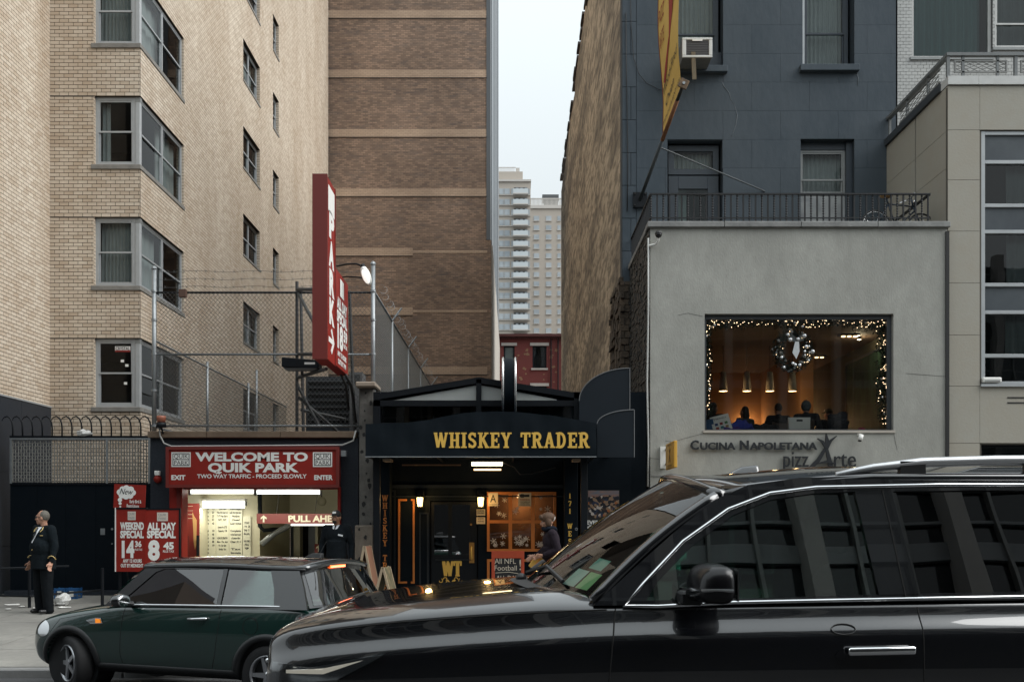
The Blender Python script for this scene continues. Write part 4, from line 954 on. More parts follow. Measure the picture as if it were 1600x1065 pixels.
for s_ in (-1, 1):
    cx = PX(704, WBY)
    pts = [(cx+s_*(.02+.13*t+.0), PZ(909, WBY)+.06*sin(t*5.5)-.02) for t in [i/14 for i in range(15)]]
    sc.tube([(p[0], WBY+.033, p[1]) for p in pts], [.012-.008*abs(i/14-.4) for i in range(15)], 5)
    for (ox, oz, r_, a0) in ((.10, .03, .045, 0), (.2, .0, .05, 2), (.045, -.035, .03, 1)):
        sc.tube([(cx+s_*(ox+r_*(1-.06*i)*cos(a0+i*.42)), WBY+.033, PZ(907, WBY)+oz+r_*(1-.06*i)*sin(a0+i*.42)) for i in range(12)], .009, 5)
sc.build('scroll', m_gold, door, smooth=True)
hd = MB().box(PX(733, WBY), PX(741, WBY), WBY+.025, WBY+.04, PZ(879, WBY), PZ(847, WBY)); hdo = hd.build('handle_plate', mat('brass', (.62, .33, .10), .3, metal=.8, var=.3, vs=20), door)
MB().tube([P(737, 874, WBY-.0), P(737, 872, WBY-.05), P(736.5, 856, WBY-.05), P(737, 854, WBY-.0)], .014, 8).build('handle', m_gold, hdo, smooth=True)
MB().cyl(P(736, 819, WBY+.04), P(736, 819, WBY), .022, 12).build('lock', mat('brass', (.6, .3, .1)), door)
MB().box(dx0-.6, bx1-.6, WBY+4, WBY+4.1, .2, 3.3).build('inner_wall', mat('dark bar interior', (.03, .018, .012), .8), bar); MB().box(bx0+.2, bx1-.5, WBY+.26, WBY+4, 3.25, 3.3).build('inner_ceiling', m_room, bar); MB().box(bx0+.2, bx1-.5, WBY+.26, WBY+4, .3, .34).build('inner_floor', m_floorw, bar)
# window with orange glazing bars
k_ = MB(); cw = (bw[1]-bw[0]); ch = bw[3]-bw[2]; holes = []
for i in range(3):
    for j in range(2):
        a = bw[0]+.05+i*(cw-.10+.07)/3; b = a+(cw-.10-.14)/3; c = bw[2]+.05+j*(ch-.10+.06)/2; e_ = c+(ch-.10-.06)/2; holes.append((a, b, c, e_))
for cc in cells(bw[0], bw[1], bw[2], bw[3], holes): k_.box(cc[0], cc[1], WBY-.03, WBY+.06, cc[2], cc[3])
wno = k_.build('window', m_orange, bwl)
m_barpane = glass('bar window pane', (.55, .5, .45), 1.6, 1.5)
m_flake2 = mat('snow spray', (.62, .55, .45), .9, var=.4, vs=30)
rg = random.Random(4)
for n_, h in enumerate(holes):
    p_ = MB().add([(h[0], WBY+.03, h[2]), (h[1], WBY+.03, h[2]), (h[1], WBY+.03, h[3]), (h[0], WBY+.03, h[3])], [(0, 1, 2, 3)]).build('pane', m_barpane, wno, fix=False)
    fl = MB()
    for k in range({0: 5, 1: 4, 2: 9, 3: 4, 4: 5, 5: 4}[n_]):
        cx, cz = rg.uniform(h[0]+.06, h[1]-.06), rg.uniform(h[2]+.06, h[3]-.06) if n_ % 2 else rg.uniform(h[2]+.05, h[2]+.3); rr = rg.uniform(.03, .07); a0 = rg.uniform(0, 1)
        for s_ in range(6):
            an = a0+s_*pi/3; dv = Vector((cos(an), 0, sin(an))); nv = Vector((-sin(an), 0, cos(an))); c0 = Vector((cx, WBY+.026-.0003*s_-.001*k % .003, cz))
            fl.add([c0-nv*.006, c0+dv*rr-nv*.008, c0+dv*rr+nv*.008, c0+nv*.006], [(0, 1, 2, 3)])
    fl.build('snowflake_decal', m_flake2, wno, fix=False)
strip(bwl, 'orange_strip', 761, 869, 873, 930, WBY-.001, m_orange, t=.05)
# amber room behind the window
MB().box(bw[0]-.2, bw[1]+.2, WBY+1.0, WBY+1.05, bw[2]-.3, bw[3]+.2).build('inner_screen', mat('amber bar wall', (.16, .085, .04), .8, var=.6, vs=3), bar)
l = bpy.data.lights.new('bar room', 'POINT'); l.energy = 7; l.color = (1, .6, .28); l.shadow_soft_size = .1
bl = thing('bar_lamp', (PX(815, WBY), WBY+.65, PZ(776, WBY)), 'small amber lamp inside the bar behind its gridded window', 'lamp'); MB().lathe([(.0, 0), (.09, .0), (.05, .1), (0, .1)], n=12).build('shade', m_warm, bl, local=True)
lo = bpy.data.objects.new('glow', l); COL.objects.link(lo); lo.parent = bl; lo.location = (0, -.0, -.1)
# side panels with the vertical lettering
for (a, b, txt, y0, st, hh, lab) in ((590, 613, 'WHISKEY TRADER', 782.5, 1.22, .118, 'gold slab letters stacked down the left jamb'), (880, 901, '171 WEST 55', 778.5, 1.45, .10, 'gold slab letters stacked down the right jamb')):
    jb_ = MB().box(PX(a, WBY), PX(b, WBY), WBY-.35, WBY, .25, PZ(716, WBY)).build('jamb_post', m_black, bwl, bevel=.01)
    slab('lettering', txt, front(PX((a+b)/2, WBY-.36), WBY-.351, PZ(y0, WBY-.36)), hh, m_gold if a > 700 else m_orange, jb_, vertical=True, step=st, wt=.2, label=lab)
# black hoarding on the right with a gap by the restaurant
MB().box(PX(906, WBY), PX(985, WBY), WBY-.14, WBY, .25, PZ(716, WBY)).build('hoarding', m_black, bwl)
# roof room with a gable
HYY = 18.95
m_greyg = mat('milky roof panel', (.42, .44, .42), .5, var=.25, vs=2)
gab = [(583, 616), (748, 589), (907, 614)]
rb = MB()
def gpt(x_, y_, Y): return P(x_, y_, Y)
for k in range(2):
    a, b = gab[k], gab[k+1]
    for t0 in (0,):
        p, r_ = P(*a, HYY), P(*b, HYY)
        rb.add([p, r_, r_+Vector((0, 0, -.11)), p+Vector((0, 0, -.11)), p+Vector((0, 1.6, 0)), r_+Vector((0, 1.6, 0)), r_+Vector((0, 1.6, -.11)), p+Vector((0, 1.6, -.11))], [(0,1,2,3),(4,7,6,5),(0,4,5,1),(3,2,6,7),(0,3,7,4),(1,5,6,2)])
rf = rb.build('gable_roof', m_blacks, bar)
gf = MB()
for (a, b, c, e_) in ((583, 907, 634, 625), (583, 594, 716, 612), (897, 907, 716, 612), (744, 752, 655, 592), (594, 897, 716, 660)): gf.box(PX(a, HYY), PX(b, HYY), HYY+.01*(a % 3), HYY+.12, PZ(c, HYY), PZ(e_, HYY))
gfo = gf.build('roof_frame', m_blacks, bar)
for pts in ([(614, 624.5), (744, 601), (744, 624.5)], [(752, 601), (870, 623), (870, 624.5), (752, 624.5)]): MB().prism([(PX(a, HYY), PZ(b, HYY)) for a, b in pts], front(0, HYY, 0), -.08, -.06).build('gable_panel', m_greyg, gfo)
for (a, b) in ((594, 660), (660, 744), (752, 830), (830, 897)): MB().add([P(a, 660, HYY+.06), P(b, 660, HYY+.06), P(b, 634, HYY+.06), P(a, 634, HYY+.06)], [(0, 1, 2, 3)]).build('pane', m_pane, gfo, fix=False)
for x_ in (632, 668, 735): MB().box(PX(x_, HYY+.5), PX(x_+7, HYY+.5), HYY+.5, HYY+.58, PZ(670, HYY), PZ(628, HYY)).build('inner_post', m_beam, gfo)
MB().box(PX(586, HYY), PX(900, HYY), HYY+1.5, HYY+1.55, PZ(680, HYY), PZ(616, HYY)).build('inner_wall', mat('dim red room', (.05, .014, .012), .8, var=.5, vs=1), gfo)
# curved black boards to the right of the awning
def quarter(name, x0, x1, yb, yl, yt, Y, th, lab):
    pts = [(PX(x0, Y), PZ(yb, Y)), (PX(x1, Y), PZ(yb, Y)), (PX(x1, Y), PZ(yt, Y))]
    for i in range(1, 13):
        a = pi/2*i/12; pts.append((PX(x1+(x0-x1)*sin(a), Y), PZ(yl+(yt-yl)*cos(a), Y)))
    o = thing(name, (PX((x0+x1)/2, Y), Y, PZ(yb, Y)), lab, 'sign board')
    MB().prism(pts, front(0, Y, 0), -th, 0).build('board', mat('navy black board', (.008, .013, .019), .6, var=.3, vs=2, spec=.25), o)
    ed = MB().tube([(p[0], Y-.004, p[1]) for p in pts[2:]], .010, 5); ed.tube([(pts[1][0], Y-.004, pts[1][1]), (pts[2][0], Y-.004, pts[2][1])], .008, 5); ed.build('edge_trim', mat('dull edge trim', (.12, .125, .13), .5), o)
    br_ = MB()
    br_.box(PX((x0+x1)/2-3, Y), PX((x0+x1)/2+3, Y), Y+th, WBY+.02, PZ(yb-14, Y), PZ(yb-10, Y)); br_.build('bracket', m_blacks, o)
    return o
quarter('curved_board', 905, 984, 668, 626, 575, 18.8, .05, 'black quarter-round board fixed high beside the bar gable')
quarter('curved_board', 933, 991, 714, 662, 640, 18.0, .06, 'smaller black board with curved top, next to the end of the awning')
# concrete pier between the garage and the bar
m_pier = mat('stained concrete pier', (.20, .19, .17), .9, var=.8, vs=2, col2=(.08, .075, .07), var2=.5, vs2=9, bump=.6, bs=14)
pier = thing('concrete_pier', (PX(572, 19.4), 19.4, .33), 'stained chipped concrete pier between the garage and the bar', 'pier')
pb = MB().box(PX(561, 19.4), PX(584, 19.4), 19.4, 19.9, .2, PZ(606, 19.4)).build('shaft', m_pier, pier, bevel=.02)
MB().box(PX(555, 19.2), PX(587, 19.2), 19.2, 19.95, PZ(606, 19.4), PZ(598, 19.4)).build('cap', mat('pier cap stone', (.34, .28, .22), .8, var=.4, vs=3), pier, bevel=.02)
MB().box(PX(555, 19.25), PX(583, 19.25), 19.2, 19.39, .2, PZ(820, 19.25)).build('foot_block', mat('foot block concrete', (.24, .20, .16), .9, var=.6, vs=3, col2=(.12, .10, .08), bump=.5, bs=20), pier, bevel=.02)
rg = random.Random(9)
for i in range(22):
    cx, cz = PX(rg.uniform(563, 581), 19.4), PZ(615+i*13.4+rg.uniform(-4, 4), 19.4); r_ = rg.uniform(.02, .055)
    Yq = 19.4 if cz > PZ(818, 19.4) else 19.2
    pts = [(cx+r_*rg.uniform(.5, 1)*cos(a*pi/4), cz+r_*1.3*rg.uniform(.5, 1)*sin(a*pi/4)) for a in range(8)]
    MB().prism(pts, front(0, Yq, 0), .002, .008).build('chip', mat('dark chip', (.03, .03, .03), .95), pier)  # dark chips scattered down the pier
# neighbours of the office block, farther along the street
for i, (xa, xb, hh, lab) in enumerate(((-47.5, -34.5, 19, 'brick block beside the office block across the street'), (-60, -48, 27, 'tall block down the street across from the parking garage'), (-75, -61, 17, 'low stone block far down the street on the other side'))):
    nb_ = thing('street_block', ((xa+xb)/2, -7, .1), lab, 'building'); wl_ = MB().box(xa, xb, -14, -5, 0, hh).build('wall', mat('block wall %d' % i, ((.13, .10, .08), (.10, .10, .11), (.17, .15, .13))[i], .8, var=.3), nb_)
    for k in range(int(hh/3.2)-1):
        for j in range(5): MB().box(xa+1+j*2.3, xa+2.4+j*2.3, -5.02, -4.9, 4+k*3.2, 5.8+k*3.2).build('window', m_farwin, wl_)
# ================================================================== office block across the street, behind the camera
off = thing('office_block', (0, -4.7, .1), 'office block with pale stone piers and dark glass, seen mirrored in the car windows', 'building')
m_pierst = mat('pale stone pier', (.44, .43, .41), .7, var=.3, vs=1)
m_offg = mat('dark office glass', (.02, .026, .03), .05, var=.4, vs=.3, spec=.8)
ow = MB().box(-34, 34, -14, -5.2, .0, 13.2).build('glass_wall', m_offg, off)
for i in range(-14, 15):
    MB().box(i*2.4-.16, i*2.4+.16, -5.2, -4.75, 4.6, 13.6).build('stone_pier', m_pierst, ow)
for i in range(-14, 14):
    for q_ in (.8, 1.6): MB().box(i*2.4+q_-.03, i*2.4+q_+.03, -5.2, -5.05, 4.6, 13.2).build('mullion', m_alud, ow)
for k in range(12): MB().box(-34, 34, -5.2, -5.12, 4.9+k*.72, 4.9+k*.72+(.34 if k % 4 == 0 else .06)).build('spandrel', mat('grey spandrel', (.26, .28, .29), .4), ow)
MB().box(-34, 34, -5.2, -4.6, .08, 4.5).build('unseen_dark_base', mat('unseen dark base', (.012, .013, .014), .5), ow)  # unseen dark box, added so the car doors mirror darkness
# ================================================================== bar awning
AWY = 17.6
m_canvas = mat('black awning canvas', (.0015, .005, .0085), .85, var=.4, vs=3, col2=(.005, .009, .013), bump=.35, bs=5, spec=.2)
aw = thing('awning', (PX(750, AWY), AWY, PZ(714, AWY)), 'black canvas awning with curved top edge and gold WHISKEY TRADER lettering', 'awning')
tops = [(571, 662), (613, 661), (640, 659.5), (667, 656), (695, 650), (720, 645.5), (745, 643), (774, 642.3), (810, 643.5), (836, 646), (863, 649), (900, 655), (932, 661)]
zb = PZ(713, AWY); n = 40
def topy(x_):
    for (a, b) in zip(tops, tops[1:]):
        if x_ <= b[0]: t = (x_-a[0])/(b[0]-a[0]); return a[1]+(b[1]-a[1])*t
    return tops[-1][1]
g = []
for j in range(7):
    row = []
    for i in range(n+1):
        x_ = 571+361*i/n; zt = PZ(topy(x_), AWY); z = zb+(zt-zb)*j/6
        row.append((PX(x_, AWY), AWY+.012*sin(i*1.9)*sin(j*.5)+.006*sin(i*.7+j), z))
    g.append(row)
MB().sheet(g).build('front_valance', m_canvas, aw, smooth=True)
tp = []
for j in range(5):
    tp.append([(PX(571+361*i/n, AWY), AWY+.004+(WBY-AWY-.1)*j/4*(.62 if False else 1), PZ(topy(571+361*i/n), AWY)-.004-.05*(j/4)) for i in range(n+1)])
MB().sheet(tp).build('top_canvas', m_canvas, aw, smooth=True)
for x_ in (571, 932):
    zt = PZ(topy(x_), AWY); MB().add([(PX(x_, AWY), AWY+.004, zb), (PX(x_, AWY), WBY-.4, zb), (PX(x_, AWY), WBY-.4, zt-.05), (PX(x_, AWY), AWY+.004, zt)], [(0, 1, 2, 3)]).build('side_valance', m_canvas, aw, fix=False)
fr = MB(); fr.box(PX(571, AWY), PX(932, AWY), AWY+.01, AWY+.04, zb-.015, zb+.015)
for x_ in (571, 680, 800, 931): fr.box(PX(x_, AWY), PX(x_, AWY)+.03, AWY+.04, WBY, zb+.0, zb+.03)
fr.build('frame', m_blacks, aw)
MB().box(PX(571, AWY), PX(932, AWY), AWY-.012, AWY-.006, zb-.012, zb+.006).build('hem_piping', m_galv, aw)
slab('lettering', 'WHISKEY TRADER', front(PX(678, AWY), AWY-.016, PZ(699.5, AWY)), (699.5-675.5)/S(AWY), m_gold, aw, width=(921-678)/S(AWY), wt=.19, gap=.07)
for x_ in (583, 907.5):
    po = MB().box(PX(x_, 18.1), PX(x_+10.5, 18.1), 18.1, 18.2, walk_z(18.1)-.02, zb).build('post', m_blacks, aw, bevel=.006)
for (x_, y_) in ((604, 717), (901, 717)): MB().box(PX(x_-6, AWY+.1), PX(x_+6, AWY+.1), AWY+.1, AWY+.5, PZ(y_+3, AWY+.1), PZ(y_-1, AWY+.1)).build('wood_block', m_beam, aw)
MB().box(PX(628, 18.3), PX(720, 18.3), 18.3, 18.34, PZ(727, 18.3), PZ(725, 18.3)).build('cross_rod', mat('rusty rod', (.17, .08, .035), .7), aw)
fx = thing('tube_light', P(761, 727, 18.7), 'lit twin tube light under the black awning', 'light')
MB().box(-.32, .32, -.06, .06, .07, .13).build('housing', m_blacks, fx, local=True)
m_tubew = emat('warm white tube', (1, .82, .5), 3.2); m_tube = emat('cool white tube', (.98, 1, .92), 1.6)
MB().cyl((-.29, 0, .03), (.29, 0, .03), .034, 10).build('tube', m_tubew, fx, local=True, smooth=True)
MB().cyl((-.26, .3, -.06), (.26, .3, -.06), .016, 8).build('tube', emat('amber tube', (1, .62, .28), 1.6), fx, local=True, smooth=True)
MB().tube([(.3, 0, .06), (.5, 0, -.02), (.62, .1, -.16), (.85, .2, -.14), (1.3, .3, -.02)], .012, 5).build('cable', m_ink, fx, local=True)
# wall lanterns
for i, (x_, lab) in enumerate(((656, 'lit wall lantern between the orange strip frame and the bar door'), (751, 'lit wall lantern between the bar door and the gridded window'))):
    Y = WBY-.16; s_ = thing('wall_lantern', P(x_, 784, Y), lab, 'lamp', 'lanterns on the bar front')
    MB().box(-.07, .07, .1, .16, .04, .24).build('back_plate', m_blacks, s_, local=True, bevel=.01)
    MB().lathe([(.085, .10), (.05, .16), (.0, .18)], n=8).build('cap', m_blacks, s_, local=True)
    MB().lathe([(.045, -.085), (.062, .09), (0, .092)], n=8).build('glass', emat('lantern glow', (1, .66, .2), 3.5), s_, local=True)
    k = MB()
    for a in range(8): k.cyl((.052*cos(a*pi/4), .052*sin(a*pi/4), -.1), (.068*cos(a*pi/4), .068*sin(a*pi/4), .11), .006, 4)
    k.cyl((0, 0, -.105), (0, 0, -.085), .055, 8); k.build('cage', m_blacks, s_, local=True)
    MB().box(-.015, .015, 0, .13, .12, .15).build('arm', m_blacks, s_, local=True)
    l = bpy.data.lights.new('lantern', 'POINT'); l.energy = 3.5; l.color = (1, .6, .22); l.shadow_soft_size = .06
    lo = bpy.data.objects.new('glow', l); COL.objects.link(lo); lo.parent = s_; lo.location = (0, -.13, 0)
# notices on the bar front
m_paper = mat('notice paper', (.62, .50, .33), .7, var=.15, vs=10)
def notice(name, a, b, c, e_, Y, lab, lines, m=m_paper, extra=None):
    o = thing(name, ((PX(a, Y)+PX(b, Y))/2, Y, PZ(e_, Y)), lab, 'notice')
    sh = MB().box(PX(a, Y), PX(b, Y), Y-.006, Y, PZ(e_, Y), PZ(c, Y)).build('sheet', m, o)
    w = PX(b, Y)-PX(a, Y)
    for (txt, fy, h, wd, mm) in lines:
        letters('lettering', txt, front((PX(a, Y)+PX(b, Y))/2, Y-.008, PZ(fy, Y)), h, mm, o, width=w*wd)
    return o
notice('grade_card', 763, 778, 769.5, 790, WBY-.032, 'letter A inspection card in the corner of the bar window', [('A', 784, .145, .62, m_ink), ('SANITARY INSPECTION GRADE', 788.5, .02, .85, m_ink)])
o = notice('warning_card', 810, 830, 769.5, 790.5, WBY-.032, 'warning card with camera symbol on the bar window', [('WARNING', 781.5, .035, .8, m_red), ('THESE PREMISES ARE', 784.5, .022, .8, m_ink), ('UNDER VIDEO', 787, .022, .7, m_ink), ('SURVEILLANCE', 789.5, .022, .8, m_ink)])
MB().prism([(PX(812+a, WBY), PZ(b, WBY)) for a, b in ((0, 773), (2, 771.5), (6, 771.5), (7, 772.5), (15, 772), (15, 776), (7, 776), (6, 777), (2, 777), (0, 775.5))], front(0, WBY-.04, 0), 0, .002).build('camera_symbol', m_ink, o)
notice('brass_plate', 744.5, 758, 795, 805, WBY-.002, 'upper of two small yellow plates under the wall lantern', [('NO SMOKING', 798.5, .03, .8, m_ink), ('WITHIN PREMISES', 802, .026, .85, m_ink)])
notice('brass_plate', 744.5, 758, 807.5, 818, WBY-.002, 'lower of two small yellow plates under the wall lantern', [('NO ENTRY', 811, .03, .7, m_ink), ('UNDER AGE', 815, .03, .75, m_ink)])
# chalk board
Y = 18.75; cb = thing('chalkboard_sign', (PX(794, Y), Y, walk_z(Y)), 'red framed chalkboard reading All NFL Football, under the bar window', 'chalkboard')
k = MB(); x0, x1, z0, z1 = PX(768, Y), PX(819, Y), walk_z(Y), PZ(860, Y)
for cc in cells(x0, x1, z0+.1, z1, [(x0+.06, x1-.06, z0+.2, z1-.14)]): k.box(cc[0], cc[1], Y-.02, Y+.02, cc[2], cc[3])
m_cbr = mat('chalkboard red frame', (.48, .07, .025), .55, var=.3, vs=6)
k.build('frame', m_cbr, cb, bevel=.005); MB().box(x0+.06, x1-.06, Y-.006, Y+.01, z0+.2, z1-.14).build('slate', mat('slate', (.012, .012, .013), .7, var=.3, vs=8, col2=(.03, .03, .03)), cb)
for s_ in (x0+.02, x1-.06): MB().box(s_, s_+.04, Y-.015, Y+.015, z0-.01, z0+.1).build('leg', m_cbr, cb)
MB().obox((0+(x0+x1)/2, Y+.2, (z0+z1)/2-.05), (.03, 0, 0), (0, .19, -(z1-z0)/2+.05), (0, .01, .005)).build('back_strut', m_cbr, cb)
m_chalk = mat('chalk', (.70, .62, .50), .95, var=.4, vs=40)
cfn = lambda px, py: front(PX(px, Y), Y-.009, PZ(py, Y))
letters('lettering', 'All NFL', cfn(789.5, 880), .10, m_chalk, cb, width=.40, bold=.0); letters('lettering', 'Football', cfn(790, 890.5), .095, m_chalk, cb, width=.42, bold=.0); letters('lettering', '!', cfn(813, 890), .2, m_chalk, cb, bold=.0)
MB().tube([P(774, 894.5, Y-.01), P(795, 893, Y-.01), P(813, 896, Y-.01)], .006, 4).build('chalk_line', m_chalk, cb); letters('lettering', 'ALL DAY', cfn(793, 906), .09, m_chalk, cb, width=.42, bold=.0)
# football poster
Y = WBY-.145; ps = thing('poster', (PX(943, Y), Y, PZ(830, Y)), 'football poster reading EVERY GAME EVERY SUNDAY on the black hoarding', 'poster')
m_post = bpy.data.materials.new('poster print'); t_, N, L = nodes(m_post); b_ = N['Principled BSDF']; b_.inputs['Roughness'].default_value = .4
geo = N.new('ShaderNodeNewGeometry'); v_ = N.new('ShaderNodeTexVoronoi'); v_.inputs['Scale'].default_value = 22; L.new(geo.outputs['Position'], v_.inputs['Vector'])
rp = N.new('ShaderNodeValToRGB'); rp.color_ramp.interpolation = 'CONSTANT'
for i, (p_, c_) in enumerate(((0, (.01, .012, .018)), (.38, (.02, .03, .06)), (.5, (.30, .10, .03)), (.6, (.45, .40, .36)), (.68, (.05, .03, .025)), (.8, (.25, .16, .10)))):
    e_ = rp.color_ramp.elements[i] if i < 2 else rp.color_ramp.elements.new(p_); e_.position = p_; e_.color = (*c_, 1)
sx_ = N.new('ShaderNodeSeparateXYZ'); L.new(v_.outputs['Color'], sx_.inputs[0]); L.new(sx_.outputs[0], rp.inputs[0]); L.new(rp.outputs[0], b_.inputs['Base Color'])
MB().box(PX(918, Y), PX(968, Y), Y-.006, Y, PZ(831, Y), PZ(765, Y)).build('sheet', m_ink, ps)
MB().box(PX(919, Y), PX(967, Y), Y-.009, Y-.007, PZ(776, Y), PZ(766, Y)).build('sky_print', mat('poster sky', (.10, .15, .20), .4, var=.8, vs=5, col2=(.36, .14, .05), stretch=(1, 1, 3)), ps)
MB().prism([(PX(a, Y), PZ(b, Y)) for a, b in ((919, 779), (925, 774), (932, 777), (938, 773), (945, 776), (952, 773), (960, 776), (967, 774), (967, 804), (955, 808), (944, 806), (930, 809), (919, 803))], front(0, Y-.0095, 0), 0, .001).build('players_print', m_post, ps)
for (s_, y_, w_) in (('EVERY GAME', 818.5, .72), ('EVERY SUNDAY', 826, .86)): letters('lettering', s_, front(PX(941, Y), Y-.0105, PZ(y_, Y)), .072, m_white, ps, width=.6*w_/.72, bold=.03)
letters('lettering', 'WATCH IT HERE', front(PX(941, Y), Y-.0105, PZ(830, Y)), .025, m_orange, ps, width=.36)
ob_ = thing('door_bell', P(903, 826, WBY-.36), 'small round bell push on the right jamb of the bar', 'bell')
MB().cyl((-.03, -.0, 0), (-.03, .02, 0), .03, 10).build('plate', m_galv, ob_, local=True); MB().cyl((-.03, -.01, 0), (-.03, 0, 0), .014, 8).build('button', m_ink, ob_, local=True)
# blade sign seen edge on
bs_ = thing('blade_sign', (PX(795.5, 18.3), 18.6, PZ(641, 18.3)), 'black oval blade sign with silver rims standing above the awning', 'sign')
k = MB(); zc_, yc = (PZ(555, 18.3)+PZ(641, 18.3))/2, 18.65; H_, D_ = (PZ(555, 18.3)-PZ(641, 18.3))/2, .42
ov = [(yc+D_*cos(a*2*pi/36), zc_+H_*(abs(sin(a*2*pi/36))**.75)*(1 if sin(a*2*pi/36) >= 0 else -1)) for a in range(36)]
xc, th = PX(795.5, 18.3), .115
k.prism(ov, lambda u, v, d: Vector((xc+d, u, v)), -th, th); k.build('drum', m_black, bs_, auto=40)
for s_ in (-1, 1): MB().tube([(xc+s_*th, p[0], p[1]) for p in ov], .024, 6, closed=True).build('rim', mat('polished aluminium', (.75, .75, .74), .25, metal=.9, var=.2, vs=6), bs_, smooth=True)
MB().box(xc-.04, xc+.04, yc, WBY+.05, zc_-.25, zc_-.18).build('arm', m_blacks, bs_)
# ================================================================== red garage signs
SGY = 19.2
gs = thing('garage_sign', (PX(396, SGY), SGY, PZ(758, SGY)), 'wide red sign reading WELCOME TO QUIK PARK over the garage entrance', 'sign')
x0, x1, z0, z1 = PX(262, SGY), PX(528, SGY), PZ(759, SGY), PZ(700, SGY)
MB().box(x0, x1, SGY, SGY+.3, z0, z1).build('box', m_red, gs, bevel=.01)
k = MB()
for cc in cells(x0-.03, x1+.03, z0-.03, z1+.03, [(x0+.03, x1-.03, z0+.03, z1-.03)]): k.box(cc[0], cc[1], SGY-.03, SGY+.02, cc[2], cc[3])
k.build('frame', mat('dark sign red', (.19, .016, .012), .45), gs)
def sg(txt, px, py, hpx, wpx, parent=gs, Y=SGY, m=m_white, bold=.03, nm='lettering'):
    return letters(nm, txt, front(PX(px, Y), Y-.004, PZ(py, Y)), hpx/S(Y), m, parent, width=wpx/S(Y), bold=bold)
sg('WELCOME TO', 394, 719.5, 12.5, 176, bold=.045); sg('QUIK PARK', 394.5, 736.5, 13, 142, bold=.045); sg('TWO WAY TRAFFIC - PROCEED SLOWLY', 393.5, 746.5, 6, 171, bold=.02)
sg('EXIT', 278.5, 749, 7, 22, bold=.04); sg('ENTER', 505, 749, 7, 29, bold=.04)
def logo(a, b, c, e_, Y, parent):
    p_ = MB().box(PX(a, Y), PX(b, Y), Y-.006, Y, PZ(e_, Y), PZ(c, Y)).build('logo_plate', m_white, parent)
    w = b-a; h = e_-c; k = MB(); i_ = w*.06
    x0, x1, z0, z1 = PX(a+i_, Y), PX(b-i_, Y), PZ(e_-i_, Y), PZ(c+i_, Y); t = .014
    for cc in cells(x0, x1, z0, z1, [(x0+t, x1-t, z0+t, (z0+z1)/2-t/2), (x0+t, x1-t, (z0+z1)/2+t/2, z1-t)]): k.box(cc[0], cc[1], Y-.009, Y-.007, cc[2], cc[3])
    k.build('logo_border', m_ink, p_)
    for (s_, f_) in (('QUIK', .42), ('PARK', .86)): letters('logo_lettering', s_, front(PX((a+b)/2, Y), Y-.0095, PZ(c+h*f_, Y)), h*.28/S(Y), m_ink, p_, width=w*.74/S(Y), bold=.0)
logo(268, 298, 706, 729, SGY-.001, gs); logo(489, 519, 706, 729, SGY-.001, gs)
cb_ = MB().box(PX(528, SGY)+.05, PX(533, SGY)+.08, SGY+.05, SGY+.2, PZ(712, SGY), PZ(703, SGY)).build('junction_box', m_galv, gs)
# price boards by the entrance
def board(name, a, b, c, e_, Y, rz, lab, tilt=0):
    o = thing(name, ((PX(a, Y)+PX(b, Y))/2, Y, PZ(e_, Y)), lab, 'sign', rz=rz); o.rotation_euler[1] = tilt
    w, h = PX(b, Y)-PX(a, Y), PZ(c, Y)-PZ(e_, Y)
    return o, w, h
def lt(o, txt, u, v, h, w, m=m_white, bold=.03, **kw): return letters('lettering', txt, front(u, -.004, v), h, m, o, width=w, bold=bold, **kw)
SY = 18.7; s = S(SY)
o, w, h = board('price_board', 180, 229, 795, 892.5, SY, radians(-7), 'red board with 14.36 weekend special price')
MB().box(-w/2, w/2, 0, .04, 0, h).build('panel', m_red, o, local=True); MB().box(-w/2-.02, -w/2, -.01, .05, 0, h+.03).build('edge', m_white, o, local=True); MB().box(-w/2, w/2+.02, -.01, .05, h, h+.03).build('top_edge', m_blacks, o, local=True)
def local_letters(o, items):
    for (txt, x_, y_, hh, ww, bb) in items:
        vs_, fs_ = text_mesh(txt, hh, bb); a, b = min(v[0] for v in vs_), max(v[0] for v in vs_); k = ww/(b-a)
        MB().add([((v[0]-(a+b)/2)*k+x_, -.004, v[1]+y_) for v in vs_], fs_).build('lettering', m_white, o, local=True, fix=False)
def rel(items, a, c, e_, mid): return [(t, (px-mid)/s, (e_-py)/s, hp/s, wp/s, bb) for (t, px, py, hp, wp, bb) in items]
local_letters(o, rel([('WEEKEND', 206.5, 826.5, 10.5, 39, .05), ('SPECIAL', 206.5, 839.5, 10.5, 39, .05), ('14', 200, 869.5, 24, 21, .05), ('36', 216.8, 853.5, 8.5, 11, .04), ('PLUS TAX', 217.5, 859.5, 3.2, 12, .02), ('ANY 12 HOURS', 207, 878, 5, 31, .04), ('OUT BY MIDNIGHT', 206.5, 885.5, 5.2, 37, .04)], 180, 795, 892.5, 204.5))
for (c_, d_) in (((206, 804), (13, 13)),):
    lp = MB().box((c_[0]-204.5-6.5)/s, (c_[0]-204.5+6.5)/s, -.006, -.001, (892.5-812)/s, (892.5-798.5)/s).build('logo_plate', mat('faded white', (.62, .55, .48), .6), o, local=True)
    for (t, y_) in (('QUIK', 804), ('PARK', 810)):
        vs_, fs_ = text_mesh(t, 3.4/s, 0); MB().add([(v[0]*.9+1.5/s, -.008, v[1]+(892.5-y_)/s) for v in vs_], fs_).build('logo_lettering', m_galv, lp, local=True, fix=False)
o2, w, h = board('price_board', 228.5, 279, 796, 893, SY, radians(4), 'red board with 8.45 all day special price')
